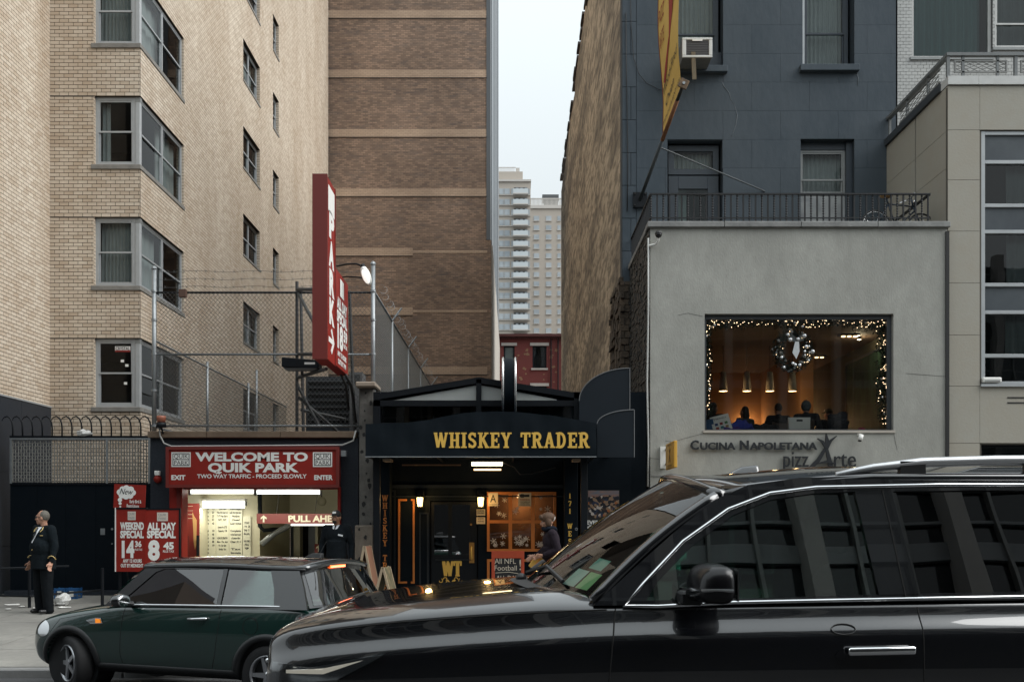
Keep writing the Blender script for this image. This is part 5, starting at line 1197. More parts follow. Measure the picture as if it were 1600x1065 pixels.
MB().box(-w/2, w/2, 0, .04, 0, h).build('panel', m_red, o2, local=True); MB().box(w/2, w/2+.03, -.01, .05, 0, h+.03).build('edge', m_blacks, o2, local=True); MB().box(-w/2, w/2, -.01, .05, h, h+.03).build('top_edge', m_blacks, o2, local=True)
local_letters(o2, rel([('ALL DAY', 252.5, 827, 10.5, 44, .05), ('SPECIAL', 252, 839.5, 10.5, 44, .05), ('8', 240.5, 873, 28, 18, .05), ('45', 263, 857, 10, 16, .05), ('PLUS TAX', 263, 862.5, 3.5, 17, .02), ('ANY 10 HOURS', 253, 882, 5, 36, .04)], 228, 796, 893, 253.5))
lp = MB().box((253.5-253.5-8)/s, (253.5-253.5+8.5)/s, -.006, -.001, (893-813.5)/s, (893-800)/s).build('logo_plate', mat('faded white', (.62, .55, .48), .6), o2, local=True)
for (t, y_) in (('QUIK', 805.5), ('PARK', 811.5)):
    vs_, fs_ = text_mesh(t, 3.8/s, 0); MB().add([(v[0]*.95, -.008, v[1]+(893-y_)/s) for v in vs_], fs_).build('logo_lettering', m_galv, lp, local=True, fix=False)
for (oo, xs) in ((o, (-.25, .25)), (o2, (-.25, .25))):
    zz = oo.location.z-walk_z(SY)
    for x_ in xs: MB().box(x_-.02, x_+.02, .04, .08, -zz, 1.1).build('leg', m_blacks, oo, local=True)
    for x_ in xs: MB().obox((x_, .3, -zz/2+.35), (.015, 0, 0), (0, .22, -zz/2-.35), (0, .01, .01)).build('stay', m_blacks, oo, local=True)
o3, w, h = board('new_sign', 176, 227, 756.5, 794, SY+.06, radians(-5), 'red New sign with white cloud, on top of the weekend price board', tilt=radians(2.5))
MB().box(-w/2, w/2, 0, .02, 0, h).build('panel', m_red, o3, local=True)
cl = MB()
for i, (u, v, r_) in enumerate(((186, 769, 5.5), (190, 764, 5), (196, 762, 5), (203, 764, 5.5), (207, 769, 5), (203, 774, 5), (196, 775, 5.5), (189, 774, 5), (197, 769, 8), (186.5, 781, 3.6), (187, 786.5, 2.6), (187.5, 791.5, 1.6))): cl.add([((u-201.5+r_*1.0*cos(a*pi/9))/s, -.003-.0004*i, (794-v+r_*.9*sin(a*pi/9))/s) for a in range(18)], [tuple(range(18))])
cl.build('cloud', m_white, o3, local=True, fix=False)
def loc_ltr(o, txt, x_, y_, hh, ww, m, bb=0, shear=0, d=-.009):
    vs_, fs_ = text_mesh(txt, hh, bb, shear=shear); a, b = min(v[0] for v in vs_), max(v[0] for v in vs_); k = ww/(b-a)
    return MB().add([((v[0]-(a+b)/2)*k+x_, d, v[1]+y_) for v in vs_], fs_).build('lettering', m, o, local=True, fix=False)
loc_ltr(o3, 'New', (196.5-201.5)/s, (794-772)/s, 9/s, 22/s, m_ink, .0, .35); loc_ltr(o3, 'Early Bird &', (212-201.5)/s, (794-785)/s, 5/s, 19/s, m_white, .02); loc_ltr(o3, 'Restrictions', (208-201.5)/s, (794-792)/s, 5/s, 20/s, m_white, .02)
MB().box(-.02, .02, .02, .05, -.35, .2).build('bracket', m_blacks, o3, local=True)
# fluorescent battens in the garage
for (a, b, y_, Y, lab) in ((297, 399, 768.5, 19.95, 'long lit fluorescent batten just inside the garage, beside the red frame'), (400, 502, 769, 19.95, 'long lit fluorescent batten just inside the garage, over the hanging sign'), (314, 384, 785.5, 22.5, 'lit double fluorescent tube above the rate boards')):
    o = thing('tube_light', P((a+b)/2, y_, Y), lab, 'light', 'fluorescent tubes in the garage'); hw = (b-a)/2/S(Y)
    MB().box(-hw, hw, -.06, .1, .05, .10).build('housing', m_white, o, local=True)
    for d_ in ((0,) if Y < 20 else (0, -.085)): MB().cyl((-hw+.03, .0, d_+.01), (hw-.03, .0, d_+.01), .042, 10).build('tube', m_tube, o, local=True, smooth=True)
    for sgn in (-1, 1): MB().box(sgn*hw-.02, sgn*hw+.02, -.05, .05, -.06, .05).build('end_cap', m_galv, o, local=True)
    l = bpy.data.lights.new('batten', 'AREA'); l.shape = 'RECTANGLE'; l.size = hw*2; l.size_y = .12; l.energy = 14 if Y < 20 else 7; l.color = (1, .98, .82)
    lo = bpy.data.objects.new('glow', l); COL.objects.link(lo); lo.parent = o; lo.location = (0, .12 if Y < 20 else -.15, -.12)
    if Y < 20: lo.rotation_euler = (radians(35), 0, 0)
# rate boards on the office wall
Y = W1-.03
m_rate = mat('cream rate board', (.56, .54, .42), .5, var=.15, vs=4)
for n_, (a, b, c, cols) in enumerate(((313, 337.5, 790, 2), (338, 358, 790, 1), (358.5, 379, 790, 1), (380, 392, 806, 1))):
    o = thing('rate_board', (PX((a+b)/2, Y), Y, PZ(892, Y)), ['cream rate board listing hours and prices in two columns', 'cream rate board headed with the company name', 'cream rate board with small print rules', 'narrow cream rate board at the end of the row, lower than the rest'][n_], 'board', 'rate boards in the garage')
    MB().box(PX(a, Y), PX(b, Y), Y-.02, Y, PZ(892, Y), PZ(c, Y)).build('panel', m_rate, o); rr = random.Random(n_); tx = MB(); y_ = c+4
    heads = {0: [('Up to 1/2 Hr', '12'), ('Up to 1 Hr', '21'), ('Up to 2 Hrs', '27'), ('Up to 10 Hrs', '31'), ('Up to 24 Hrs', '42'), ('', ''), ('Oversize Vehicle Add', '10'), ('Monthly', '480'), ('Tax & Add', '18'), ('Oversize Monthly Add', '80'), ('Early Bird', '19'), ('Sales tax included', ''), ('No overnight', ''), ('No re-entry', '')],
             1: [('Quik Park', ''), ('West 55th Street LLC', ''), ('73-77 West 55th St', ''), ('NY, NY', ''), ('', ''), ('License No 27735', ''), ('Capacity 138', ''), ('', ''), ('HOURS OF OPERATION', ''), ('Mon - Thu  6am', ''), ('Fri - Sat  6am', ''), ('Sunday  7am', '')],
             2: [('In case of emergency', ''), ('call the operator', ''), ('Notice', ''), ('Closed', ''), ('Lost ticket', ''), ('', ''), ('Complaints', ''), ('to the Department', ''), ('of Consumer Affairs', ''), ('Dial 311', ''), ('', ''), ('Tax', ''), ('Rate schedule', ''), ('Notice to public', '')],
             3: [('', ''), ('CYCLE RATES', ''), ('1 Hr  28', ''), ('Daily  15', ''), ('Monthly', ''), ('', ''), ('EARLY BIRD', ''), ('SPECIAL', ''), ('9', '')]}[n_]
    for (t1_, t2_) in heads:
        if t1_: letters('lettering', t1_, front(PX(a+1.5 if cols == 2 else (a+b)/2, Y), Y-.023, PZ(y_+2, Y)), 3.1/S(Y), m_ink, o, width=(b-a)*(.5 if cols == 2 else rr.uniform(.55, .9))/S(Y), bold=.03, align='LEFT' if cols == 2 else 'CENTER')
        if t2_: letters('lettering', t2_, front(PX(b-4, Y), Y-.023, PZ(y_+2, Y)), 3.1/S(Y), m_ink, o, width=3.2/S(Y), bold=.03)
        y_ += 5.7
Yr = 20.6
o = thing('wall_poster', (PX(300, Yr), Yr, PZ(885, Yr)), 'dark red poster with a pale figure, just inside the garage', 'poster')
MB().box(PX(287.5, Yr), PX(312, Yr), Yr-.02, Yr, PZ(885, Yr), PZ(786, Yr)).build('panel', mat('dark red poster', (.19, .022, .016), .5, var=.4, vs=3), o)
MB().prism([(PX(a, Yr), PZ(b, Yr)) for a, b in ((301, 799), (304, 806), (308, 812), (307.5, 835), (308, 848), (305, 858), (303, 845), (302.5, 826), (301.5, 812))], front(0, Yr-.02, 0), 0, .003).build('pale_figure', mat('ochre print', (.44, .25, .09), .6), o)
for y_ in (790, 797, 803, 809): MB().box(PX(294, Yr), PX(302, Yr), Yr-.022, Yr-.02, PZ(y_+.6, Yr), PZ(y_, Yr)).build('print_line', m_rate, o)
MB().box(PX(289, Yr), PX(293, Yr), Yr-.023, Yr-.02, PZ(795, Yr), PZ(788, Yr)).build('logo_patch', m_rate, o)
for x_ in (292, 309): MB().cyl(P(x_, 885, Yr-.1), P(x_, 836, Yr-.1), .03, 8).build('stand_post', m_blacks, o)
MB().cyl(P(292, 885, Yr-.1), (PX(292, Yr), Yr-.1, .33), .025, 8).build('stand_leg', m_blacks, o)
# hanging PULL AHEAD sign
Yh = 21.4
o = thing('hanging_sign', (PX(465, Yh), Yh, PZ(817.5, Yh)), 'red PULL AHEAD sign hanging from the garage ceiling', 'sign')
m_dred = mat('dull sign red', (.15, .014, .010), .5, var=.2)
MB().box(PX(401, Yh), PX(537, Yh), Yh, Yh+.06, PZ(817.5, Yh), PZ(802, Yh)).build('panel', m_dred, o)
m_cr = mat('cream sign letter', (.66, .60, .46), .6)
letters('lettering', 'PULL AHEAD', front(PX(450, Yh), Yh-.004, PZ(814.5, Yh)), 9.5/S(Yh), m_cr, o, width=91/S(Yh), bold=.04, align='LEFT')
def arrow(o, px, py, w, h, Y, nm='arrow'):
    pts = [(-.12, 0), (.12, 0), (.12, .62), (.42, .42), (.42, .66), (0, 1), (-.42, .66), (-.42, .42), (-.12, .62)]
    MB().prism([(PX(px, Y)+a*w/S(Y), PZ(py, Y)+b*h/S(Y)) for a, b in pts], front(0, Y, 0), .003, .005).build(nm, m_cr, o)
arrow(o, 412, 815.5, 11, 11, Yh)
for x_ in (432, 492): MB().cyl(P(x_, 802, Yh+.03), Vector((PX(x_+6, Yh), Yh+.03, zc)), .007, 5).build('hanger', m_ink, o)
MB().cyl(P(455, 819.3, Yh), P(528, 819.3, Yh), .018, 8).build('tube', m_tube, o)
o = thing('arrow_sign', (PX(498, 23), 23, PZ(863, 23)), 'small dark red arrow sign low in the garage', 'sign')
MB().box(PX(491.5, 23), PX(504, 23), 23, 23.03, PZ(863, 23), PZ(849, 23)).build('panel', m_dred, o); arrow(o, 498, 861, 10, 10, 23); MB().cyl(P(498, 863, 23.05), (PX(498, 23), 23.05, .33), .025, 8).build('post', m_blacks, o)
o = thing('wall_fan', P(503, 783, W2), 'small round vent fan on the cream garage wall', 'vent'); MB().lathe([(.0, -.1), (.10, -.1), (.12, -.02), (.12, 0)], n=16, axis='y').build('cowl', m_cream, o, local=True, smooth=True); MB().cyl((0, 0, .1), (-.03, 0, .4), .015, 6).build('duct', m_ink, o, local=True)
o = thing('alarm_bell', P(246, 748, GY-.05), 'small red fire alarm bell on the granite pilaster beside the garage', 'bell')
MB().lathe([(0, -.05), (.05, -.045), (.075, -.01), (.075, .03)], n=14, axis='y').build('gong', m_red, o, local=True, smooth=True); MB().box(-.05, .05, -.04, .05, .07, .16).build('horn', m_white, o, local=True, bevel=.01)
# ================================================================== PARK blade sign
PN, PF, PG = 17.0, 17.8, 19.2
XR = PX(510.6, PN); XL_ = PX(489, PN)
pk = thing('parking_sign', (XR, PF, PZ(560, PN)), 'tall red vertical PARK blade sign with an arrow', 'sign')
zt_, zb_ = PZ(272.5, PN), PZ(560, PN)
MB().box(XL_, XR, PN, PF, zb_, zt_).build('box', m_red, pk, bevel=.006)
MB().box(XL_-.01, XR+.012, PN-.01, PN+.03, zb_-.01, zt_+.01).build('edge_frame', mat('dark sign red', (.19, .016, .012), .45), pk)
MB().box(XR-.02, XR+.012, PF-.03, PF+.01, zb_-.01, zt_+.01).build('edge_frame', mat('dark sign red', (.19, .016, .012), .45), pk)
fr_ = faceright(XR, 0, 0)
yc = (PN+PF)/2+.02
MB().add([fr_(yc-.3, zt_-.56, .004), fr_(yc+.3, zt_-.56, .004), fr_(yc+.3, zt_-.12, .004), fr_(yc-.3, zt_-.12, .004)], [(0, 1, 2, 3)]).build('logo_plate', m_white, pk, fix=False)
for (ch, py) in (('P', 368.5), ('A', 413.5), ('R', 458), ('K', 503)):
    zc__ = PZ(py, PN+.3); letters('lettering', ch, faceright(XR+.004, yc, zc__), .40, m_white, pk, width=.48, bold=.06)
ar = [(-.26, .0), (-.26, .09), (.10, .09), (-.06, .22), (.04, .27), (.28, .045), (.04, -.18), (-.06, -.13), (.10, 0)]
MB().prism([(yc+a, PZ(535, PN+.3)+b) for a, b in ar], lambda u, v, d: fr_(u, v, d), .002, .006).build('arrow', m_white, pk)
zt2, zb2 = PZ(416, PF), PZ(569, PF)
MB().box(XR-.2, XR-.002, PF+.012, PG, zb2, zt2).build('price_box', m_red, pk, bevel=.006)
fr2 = XR+.002; ym = (PF+PG)/2
MB().add([faceright(fr2, ym, 0)(-.2, zt2-.42, .004), faceright(fr2, ym, 0)(.2, zt2-.42, .004), faceright(fr2, ym, 0)(.2, zt2-.1, .004), faceright(fr2, ym, 0)(-.2, zt2-.1, .004)], [(0, 1, 2, 3)]).build('logo_plate', m_white, pk, fix=False)
for (t, z_, h_, w_, u_) in (('ALL DAY', zt2-.68, .19, 1.05, 0), ('SPECIAL', zt2-.92, .19, 1.1, 0), ('18', zt2-1.38, .40, .6, -.25), ('59', zt2-1.18, .2, .4, .36), ('PLUS TAX', zt2-1.30, .07, .4, .36), ('ANY 12 HOURS', zt2-1.54, .085, .95, 0), ('OUT BY 7 PM', zt2-1.68, .085, .85, 0)):
    letters('lettering', t, faceright(fr2+.004, ym+u_, z_), h_, m_white, pk, width=w_, bold=.05)
st_ = MB()
m_dsteel = mat('painted dark steel', (.035, .04, .045), .5, var=.5, vs=8, col2=(.09, .07, .05))
for (a, b) in (((464, 440, 19.7), (464, 676, 19.7)), ((470, 455, 20.3), (474, 676, 20.3)), ((546, 455, 19.8), (554, 676, 19.8)), ((464, 455, 19.7), (492, 507, 18.6)), ((464, 452, 19.7), (500, 452, 19.0)), ((464, 553, 19.7), (505, 553, 18.6)), ((464, 590, 19.7), (510, 576, 18.6)), ((464, 600, 19.7), (500, 668, 19.7)), ((470, 640, 20.3), (540, 655, 20.3)), ((466, 620, 19.7), (530, 676, 20.0))):
    st_.tube([P(*a), P(*b)], .035, 6)
st_.build('support_frame', m_dsteel, pk)
cb__ = MB().tube([P(540, 585, 19.0), P(548, 600, 19.3), P(552, 625, 19.6), P(556, 660, 19.6)], .03, 6); cb__.tube([P(530, 580, 19.0), P(540, 600, 19.3), P(545, 640, 19.6)], .025, 6); cb__.build('power_cable', m_ink, pk, smooth=True)
# lamps on the sign
o = thing('flood_light', P(470, 566, 18.9), 'flat black box flood light under the PARK sign', 'light')
MB().add([(-.33, -.15, -.1), (.36, -.15, -.13), (.36, .25, -.13), (-.33, .25, -.1), (-.33, -.15, .08), (.36, -.15, .02), (.36, .25, .02), (-.33, .25, .08)], [(0,3,2,1),(4,5,6,7),(0,1,5,4),(1,2,6,5),(2,3,7,6),(3,0,4,7)]).build('housing', m_blacks, o, local=True, bevel=.01)
MB().box(.1, .3, -.152, -.15, -.06, -.02).build('label_plate', m_white, o, local=True); MB().tube([(0, .1, -.1), (-.08, .5, -.15), (-.08, .85, -.12)], .03, 6).build('arm', m_dsteel, o, local=True)
MB().box(-.3, .33, -.13, .23, -.135, -.131).build('lens', m_galv, o, local=True)
o = thing('area_lamp', P(572, 430, 18.6), 'white cobra-head area lamp on curved arms beside the PARK sign', 'lamp')
R_ = Matrix.Rotation(radians(-22), 3, 'Y')
MB().ell((0, 0, 0), (.085, .12, .19), 14, 9, R_).build('head', m_white, o, local=True, smooth=True)
MB().ell((.0, -.05, -.03), (.062, .09, .15), 12, 8, R_).build('lens', emat('lamp lens', (1, .97, .88), .35), o, local=True, smooth=True)
MB().ell((-.06, .0, .16), (.05, .07, .06), 8, 6).build('socket', m_blacks, o, local=True)
MB().tube([(-.06, 0, .17), (-.2, .1, .24), (-.42, .25, .27), (-.62, .4, .27)], .018, 6).build('arm', m_blacks, o, local=True, smooth=True)
MB().tube([(0, .05, -.05), (-.15, .15, .0), (-.4, .3, .05), (-.56, .4, .06)], .014, 6).build('arm', m_blacks, o, local=True, smooth=True)
# ================================================================== chain link fences on the garage roof
m_wire = mat('chain link wire', (.12, .125, .125), .5, metal=.5, var=.4, vs=20)
m_post = m_galv
def link(mb, fn, u0, u1, top, v0, sp=.072, r=.0042):
    """diamond mesh between v0 and top(u), two sets of slanted wires of three-sided section"""
    H = max(top(u0), top(u1))-v0
    n = int((u1-u0+H)/sp)+2
    for sgn in (1, -1):
        for i in range(n):
            us = u0-H+i*sp if sgn > 0 else u0+i*sp
            # param t: u = us + sgn*t , v = v0 + t*1.15
            pts = []
            for t in (0, H):
                pass
            ta, tb = 0, H/1.15*1.3
            lo_, hi_ = None, None
            N_ = 26
            for k in range(N_+1):
                t = ta+(tb-ta)*k/N_; u = us+sgn*t; v = v0+t*1.15
                if u0 <= u <= u1 and v <= top(u):
                    if lo_ is None: lo_ = t
                    hi_ = t
            if lo_ is None or hi_-lo_ < .02: continue
            a, b = (us+sgn*lo_, v0+lo_*1.15), (us+sgn*hi_, v0+hi_*1.15)
            off_ = .004 if sgn > 0 else -.004
            mb.tube([fn(a[0], a[1], off_), fn(b[0], b[1], off_)], r, 3)
FY = 19.62
fz0, fz1 = PZ(668, FY), PZ(457, FY)
fe = thing('chain_link_fence', (PX(410, FY), FY, PZ(674, GY)), 'tall chain link fence across the front of the garage roof', 'fence', 'chain link fences on the garage roof')
for (x_, yt, r_) in ((241, 420, .045), (583, 413, .045)):
    MB().cyl(P(x_, 676, FY), P(x_, yt, FY), r_, 10).build('post', m_post, fe, smooth=True)
    MB().lathe([(.06, 0), (.05, .04), (0, .07)], P(x_, yt, FY), 8).build('post_cap', m_post, fe)
    for y_ in (455, 500, 553, 610, 665): MB().cyl(P(x_, y_+1.5, FY), P(x_, y_-1.5, FY), r_+.012, 10).build('band', m_galv, fe)
for y_ in (457, 553.5, 665): MB().cyl(P(241, y_, FY), P(583, y_, FY), .022, 8).build('rail', m_blacks if y_ < 500 else m_galv, fe, smooth=True)
k = MB(); link(k, front(0, FY-.03, 0), PX(244, FY), PX(581, FY), lambda u: fz1, fz0, .085, .0040); tag(k.build('wire_mesh', m_wire, fe, fix=False), kind='stuff')
k = MB()
for y_ in (424, 436, 448): k.tube([P(241+342*i/24, y_+1.2*sin(i), FY) for i in range(25)], .004, 4)
rg = random.Random(2)
for y_ in (424, 436, 448):
    for i in range(22): c = P(245+15*i+rg.uniform(-3, 3), y_, FY); k.cyl(c+Vector((-.02, 0, -.03)), c+Vector((.02, 0, .03)), .003, 3); k.cyl(c+Vector((.02, 0, -.03)), c+Vector((-.02, 0, .03)), .003, 3)
tag(k.build('barbed_wire', m_wire, fe), kind='stuff')
hl_ = MB().box(PX(280, FY-.1), PX(291, FY-.1), FY-.14, FY-.04, PZ(466, FY), PZ(454, FY)).build('clamp_box', mat('rusty brown clamp', (.09, .045, .03), .7), fe)
# return fence on the left
LXF = PX(244, FY)
tl = lambda u: PZ(533, FY)
fl_ = thing('chain_link_fence', (LXF, 24, PZ(674, GY)), 'lower chain link fence running back beside the tan apartment wall', 'fence', 'chain link fences on the garage roof')
k = MB(); link(k, faceright(LXF, 0, 0), FY+.1, 31, tl, fz0, .085, .0032); tag(k.build('wire_mesh', m_wire, fl_, fix=False), kind='stuff')
for x_ in (324, 388, 401): Yq = -LXF*F/(800-x_); MB().cyl((LXF, Yq, fz0-.2), (LXF, Yq, PZ(533, FY)+(.12 if x_ != 401 else .6)), .032, 8).build('post', m_galv, fl_, smooth=True)
MB().cyl((LXF, FY, PZ(533, FY)), (LXF, 31, PZ(533, FY)), .02, 8).build('rail', m_galv, fl_); MB().cyl((LXF, FY, fz0), (LXF, 31, fz0), .02, 8).build('rail', m_galv, fl_)
# return fence on the right with coiled razor wire
RXF = PX(585, FY)
fr3 = thing('chain_link_fence', (RXF, 25, PZ(674, GY)), 'chain link fence with coiled razor wire running back towards the brown tower', 'fence', 'chain link fences on the garage roof')
tr_ = lambda u: PZ(456, FY)
k = MB(); link(k, faceright(RXF, 0, 0), FY+.05, 33.5, tr_, fz0, .095, .0042); tag(k.build('wire_mesh', mat('light chain link wire', (.23, .24, .24), .5, metal=.4), fr3, fix=False), kind='stuff')
for Yq in (22.5, 26, 29.5, 33.3):
    MB().cyl((RXF, Yq, fz0-.3), (RXF, Yq, PZ(456, FY)), .035, 8).build('post', m_galv, fr3, smooth=True)
    MB().cyl((RXF, Yq, PZ(456, FY)), (RXF+.22, Yq, PZ(456, FY)+.3), .022, 6).build('barb_arm', m_galv, fr3)
MB().cyl((RXF, FY, PZ(456, FY)), (RXF, 33.5, PZ(456, FY)), .025, 8).build('rail', m_galv, fr3, smooth=True)
k = MB(); k.tube([(RXF+.10+.075*cos(i*.55)+.02*sin(i*.13), FY+.2+i*.0233, PZ(456, FY)+.12+.08*sin(i*.55)+.03*sin(i*.09)) for i in range(580)], .0022, 3); tag(k.build('razor_wire', m_galv, fr3), kind='stuff')
# dark plant shed and bits on the garage roof
o = thing('roof_shed', (PX(515, 21.2), 21.2, gtop), 'dark louvred plant shed behind the fence under the PARK sign', 'shed')
MB().box(PX(478, 21.2), PX(553, 21.2), 21.2, 23.5, gtop, PZ(588, 21.2)).build('body', mat('dark shed metal', (.02, .025, .03), .6, var=.4), o)
for i in range(7): MB().obox(P(515, 598+i*10, 21.16), (PX(548, 21.2)-PX(515, 21.2), 0, 0), (0, .03, -.03), (0, .006, .006)).build('louvre', m_ink, o)
o = thing('vent_box', (PX(556, 20.2), 20.2, PZ(600, 20.2)), 'grey metal box on the pier behind the fence', 'box')
MB().box(PX(546, 20.2), PX(566, 20.2), 20.2, 20.7, PZ(674, 20.2), PZ(581, 20.2)).build('casing', mat('dull grey box', (.16, .16, .16), .6, var=.4), o); MB().box(PX(549, 20.2), PX(563, 20.2), 20.19, 20.2, PZ(598, 20.2), PZ(585, 20.2)).build('door', m_dsteel, o)
o = thing('spot_lamp', P(252, 660, 19.3), 'small copper and black spot lamp at the foot of the fence post', 'lamp')
MB().lathe([(.0, 0), (.075, 0), (.09, .09), (.085, .13), (0, .13)], n=12).build('hood', mat('copper hood', (.35, .12, .07), .5), o, local=True, smooth=True); MB().lathe([(.0, -.1), (.10, -.09), (.09, 0), (0, 0)], n=12).build('can', m_blacks, o, local=True, smooth=True); MB().cyl((0, 0, -.1), (0, .1, -.2), .02, 6).build('stem', m_blacks, o, local=True)
# ================================================================== service gate
TGY = 20.5; s = S(TGY)
gt = thing('service_gate', (PX(125, TGY), TGY, .36), 'black steel service gate with metal grille and arched spikes on top', 'gate')
m_grille = mat('grille steel', (.26, .26, .24), .5, metal=.3, var=.4, vs=8)
gx0_, gx1_ = PX(16, TGY), PX(236, TGY)
x = gx0_
for x2 in (58, 103, 150, 193, 236): MB().box(x, PX(x2, TGY)-.006, TGY, TGY+.06, .36, PZ(756, TGY)).build('panel', m_black, gt); x = PX(x2, TGY)
MB().box(gx0_, gx1_, TGY-.03, TGY+.08, PZ(684, TGY), PZ(680.5, TGY)).build('top_rail', m_blacks, gt); MB().box(gx0_, gx1_, TGY-.02, TGY+.0, PZ(757, TGY), PZ(753.5, TGY)).build('mid_rail', m_blacks, gt)
for x_ in (18, 168, 234): MB().box(PX(x_, TGY)-.02, PX(x_, TGY)+.02, TGY-.04, TGY-.005, PZ(755, TGY), PZ(684, TGY)).build('grille_post', m_galv, gt)
MB().box(gx0_, gx1_, TGY-.035, TGY-.008, PZ(687, TGY), PZ(684, TGY)).build('grille_rail', m_galv, gt)
for i in range(50):
    x_ = 20+i*4.35
    k = MB(); pts = [(PX(x_, TGY), TGY+(.012 if j % 2 == i % 2 else -.012), PZ(755-5*j, TGY)) for j in range(15)]
    k.tube(pts, .0125, 4); k.build('grille_bar', m_grille, gt, smooth=True)
for j in range(14):
    MB().box(gx0_+.03, gx1_-.03, TGY-.005, TGY+.005, PZ(752-5*j, TGY)-.006, PZ(752-5*j, TGY)+.006).build('grille_wire', m_grille, gt)
for i in range(15):
    x_ = 20+i*15.4
    MB().tube([P(x_+a, b, TGY+.03) for a, b in ((0, 682), (0, 668), (-1, 660), (-4, 653.5), (-9, 650), (-14, 652), (-17, 657))], [.017]*5+[.012, .005], 6).build('spike', m_blacks, gt, smooth=True)
MB().box(PX(157, TGY), PX(164, TGY), TGY-.006, TGY, PZ(835, TGY), PZ(825, TGY)).build('lock_plate', m_galv, gt); MB().cyl(P(175, 826, TGY-.02), P(175, 826, TGY), .025, 8).build('knob', m_galv, gt); MB().cyl(P(175, 849, TGY-.02), P(175, 849, TGY), .015, 8).build('knob', m_galv, gt)
MB().box(gx0_, gx1_, TGY-.25, TGY+.1, .28, walk_z(19.5)+.12).build('threshold', m_granite, gt)
def crumple(name, loc, r, m, lab, cat, seed=0, amp=.35):
    mb = MB(); mb.ell((0, 0, r[2]*.9), r, 16, 10); 
    for i, v in enumerate(mb.v): k = 1+amp*(noise.noise(v*9+Vector((seed, 0, 0))))+amp*.6*noise.noise(v*22+Vector((0, seed, 0))); mb.v[i] = Vector((v.x*k, v.y*k, max(0, v.z*k)))
    o = mb.build(name, m); o.location = loc; tag(o, lab, cat); return o
m_plastic = mat('white plastic bag', (.62, .62, .60), .35, var=.3, vs=12)
crumple('plastic_bag', P(131, 681.5, TGY-.0), (.16, .1, .07), m_plastic, 'white plastic bag caught on top of the service gate', 'bag', 1)
crumple('plastic_bag', Vector((PX(97, 18.6), 18.6, walk_z(18.6))), (.15, .12, .11), m_plastic, 'crumpled white bag on the pavement behind the doorman', 'bag', 3)
for i, (x_, y_, r_) in enumerate(((20, 945, .14), (100, 949, .12), (33, 948, .06), (12, 952, .05), (55, 950, .04))):
    Yg = None
    Yd = 17.5
    for _ in range(6): Yd = (CAMZ-walk_z(Yd))*F/(y_-HY)
    crumple('paper_scrap', Vector((PX(x_, Yd), Yd, walk_z(Yd)+.002)), (r_, r_*.8, .012), m_white, ['long white paper scrap under the pipe railing', 'flat white paper scrap beside the crumpled bag', 'small paper scrap by the railing post', 'tiny paper scrap at the granite wall', 'tiny paper scrap at the feet of the doorman'][i], 'litter', i, .5)
for i, x_ in enumerate((97, 116)):
    o = thing('plastic_crate', (PX(x_, 19.75), 19.75, walk_z(19.5)), ['blue plastic crate with white marks by the black gate', 'second blue plastic crate by the black gate'][i], 'crate', 'blue crates at the gate'); k = MB()
    m_blue = mat('blue crate plastic', (.02, .10, .26), .4, var=.4, vs=9)
    for zz in (0, .08, .16): k.box(-.1, .1, -.1, .1, zz, zz+.05)
    k.build('slats', m_blue, o, local=True)
    for a in (-1, 1):
        for b in (-1, 1): MB().box(a*.1-.012, a*.1+.012, b*.1-.012, b*.1+.012, 0, .22).build('corner_post', m_blue, o, local=True)
    MB().box(-.05, .03, -.106, -.1, .05, .16).build('mark', m_white, o, local=True)
o = thing('pipe_railing', (PX(40, 18.6), 18.6, walk_z(18.6)), 'low black pipe railing on the pavement in front of the granite wall', 'railing')
for (a, b) in (((-40, 889, 18.5), (108, 884, 19.2)), ((-40, 929, 18.5), (46, 931, 18.2)), ((46, 931, 18.2), (160, 921, 19.2))): MB().cyl(P(*a), P(*b), .02, 6).build('rail', m_blacks, o)
for x_ in (-40, 46, 160): 
    Yq = 18.3; MB().cyl((PX(x_, Yq), Yq, walk_z(Yq)), (PX(x_, Yq), Yq, PZ(887, Yq)), .03, 8).build('post', m_blacks, o)
# ================================================================== terrace railing, bicycle, flag, air conditioner
m_iron = mat('black wrought iron', (.006, .007, .009), .6, var=.3, vs=10)
rz0, rz1 = PZ(346, QY+.1), PZ(302, QY+.1)
tr = MB().box(GX0, PX(1457, QY), QY+.08, QY+.13, rz1-.03, rz1); tr.box(GX0, PX(1457, QY), QY+.09, QY+.12, rz0+.06, rz0+.08)
tr.box(GX0, GX0+.05, QY+.13, DY-.05, rz1-.031, rz1-.001); tr.box(GX0+.01, GX0+.04, QY+.13, DY-.05, rz0+.06, rz0+.08); tr.box(PX(1454, QY), PX(1457, QY)+.02, QY+.13, DY-.3, rz1-.031, rz1-.001)
tro = tr.build('railing', m_iron, piz)
nb = 46
tw_ = MB()
for j in range(12):
    z = rz0+(rz1-rz0)*j/11
for i in range(nb):
    x_ = GX0+.03+(PX(1455, QY)-GX0-.05)*i/(nb-1)
    if i % 2: MB().box(x_-.014, x_+.014, QY+.091, QY+.119, rz0-.02, rz1-.03).build('baluster', m_iron, tro)
    else:
        pts = [(x_, QY+.105, rz0-.02+(rz1-.03-rz0+.02)*j/22) for j in range(23)]
        MB().tube(pts, [.011+.012*(j % 2) for j in range(23)], 5).build('twisted_baluster', m_iron, tro)
for i in range(16): 
    y_ = QY+.3+i*.19; MB().box(GX0+.013, GX0+.035, y_, y_+.02, rz0-.02, rz1-.03).build('baluster', m_iron, tro)
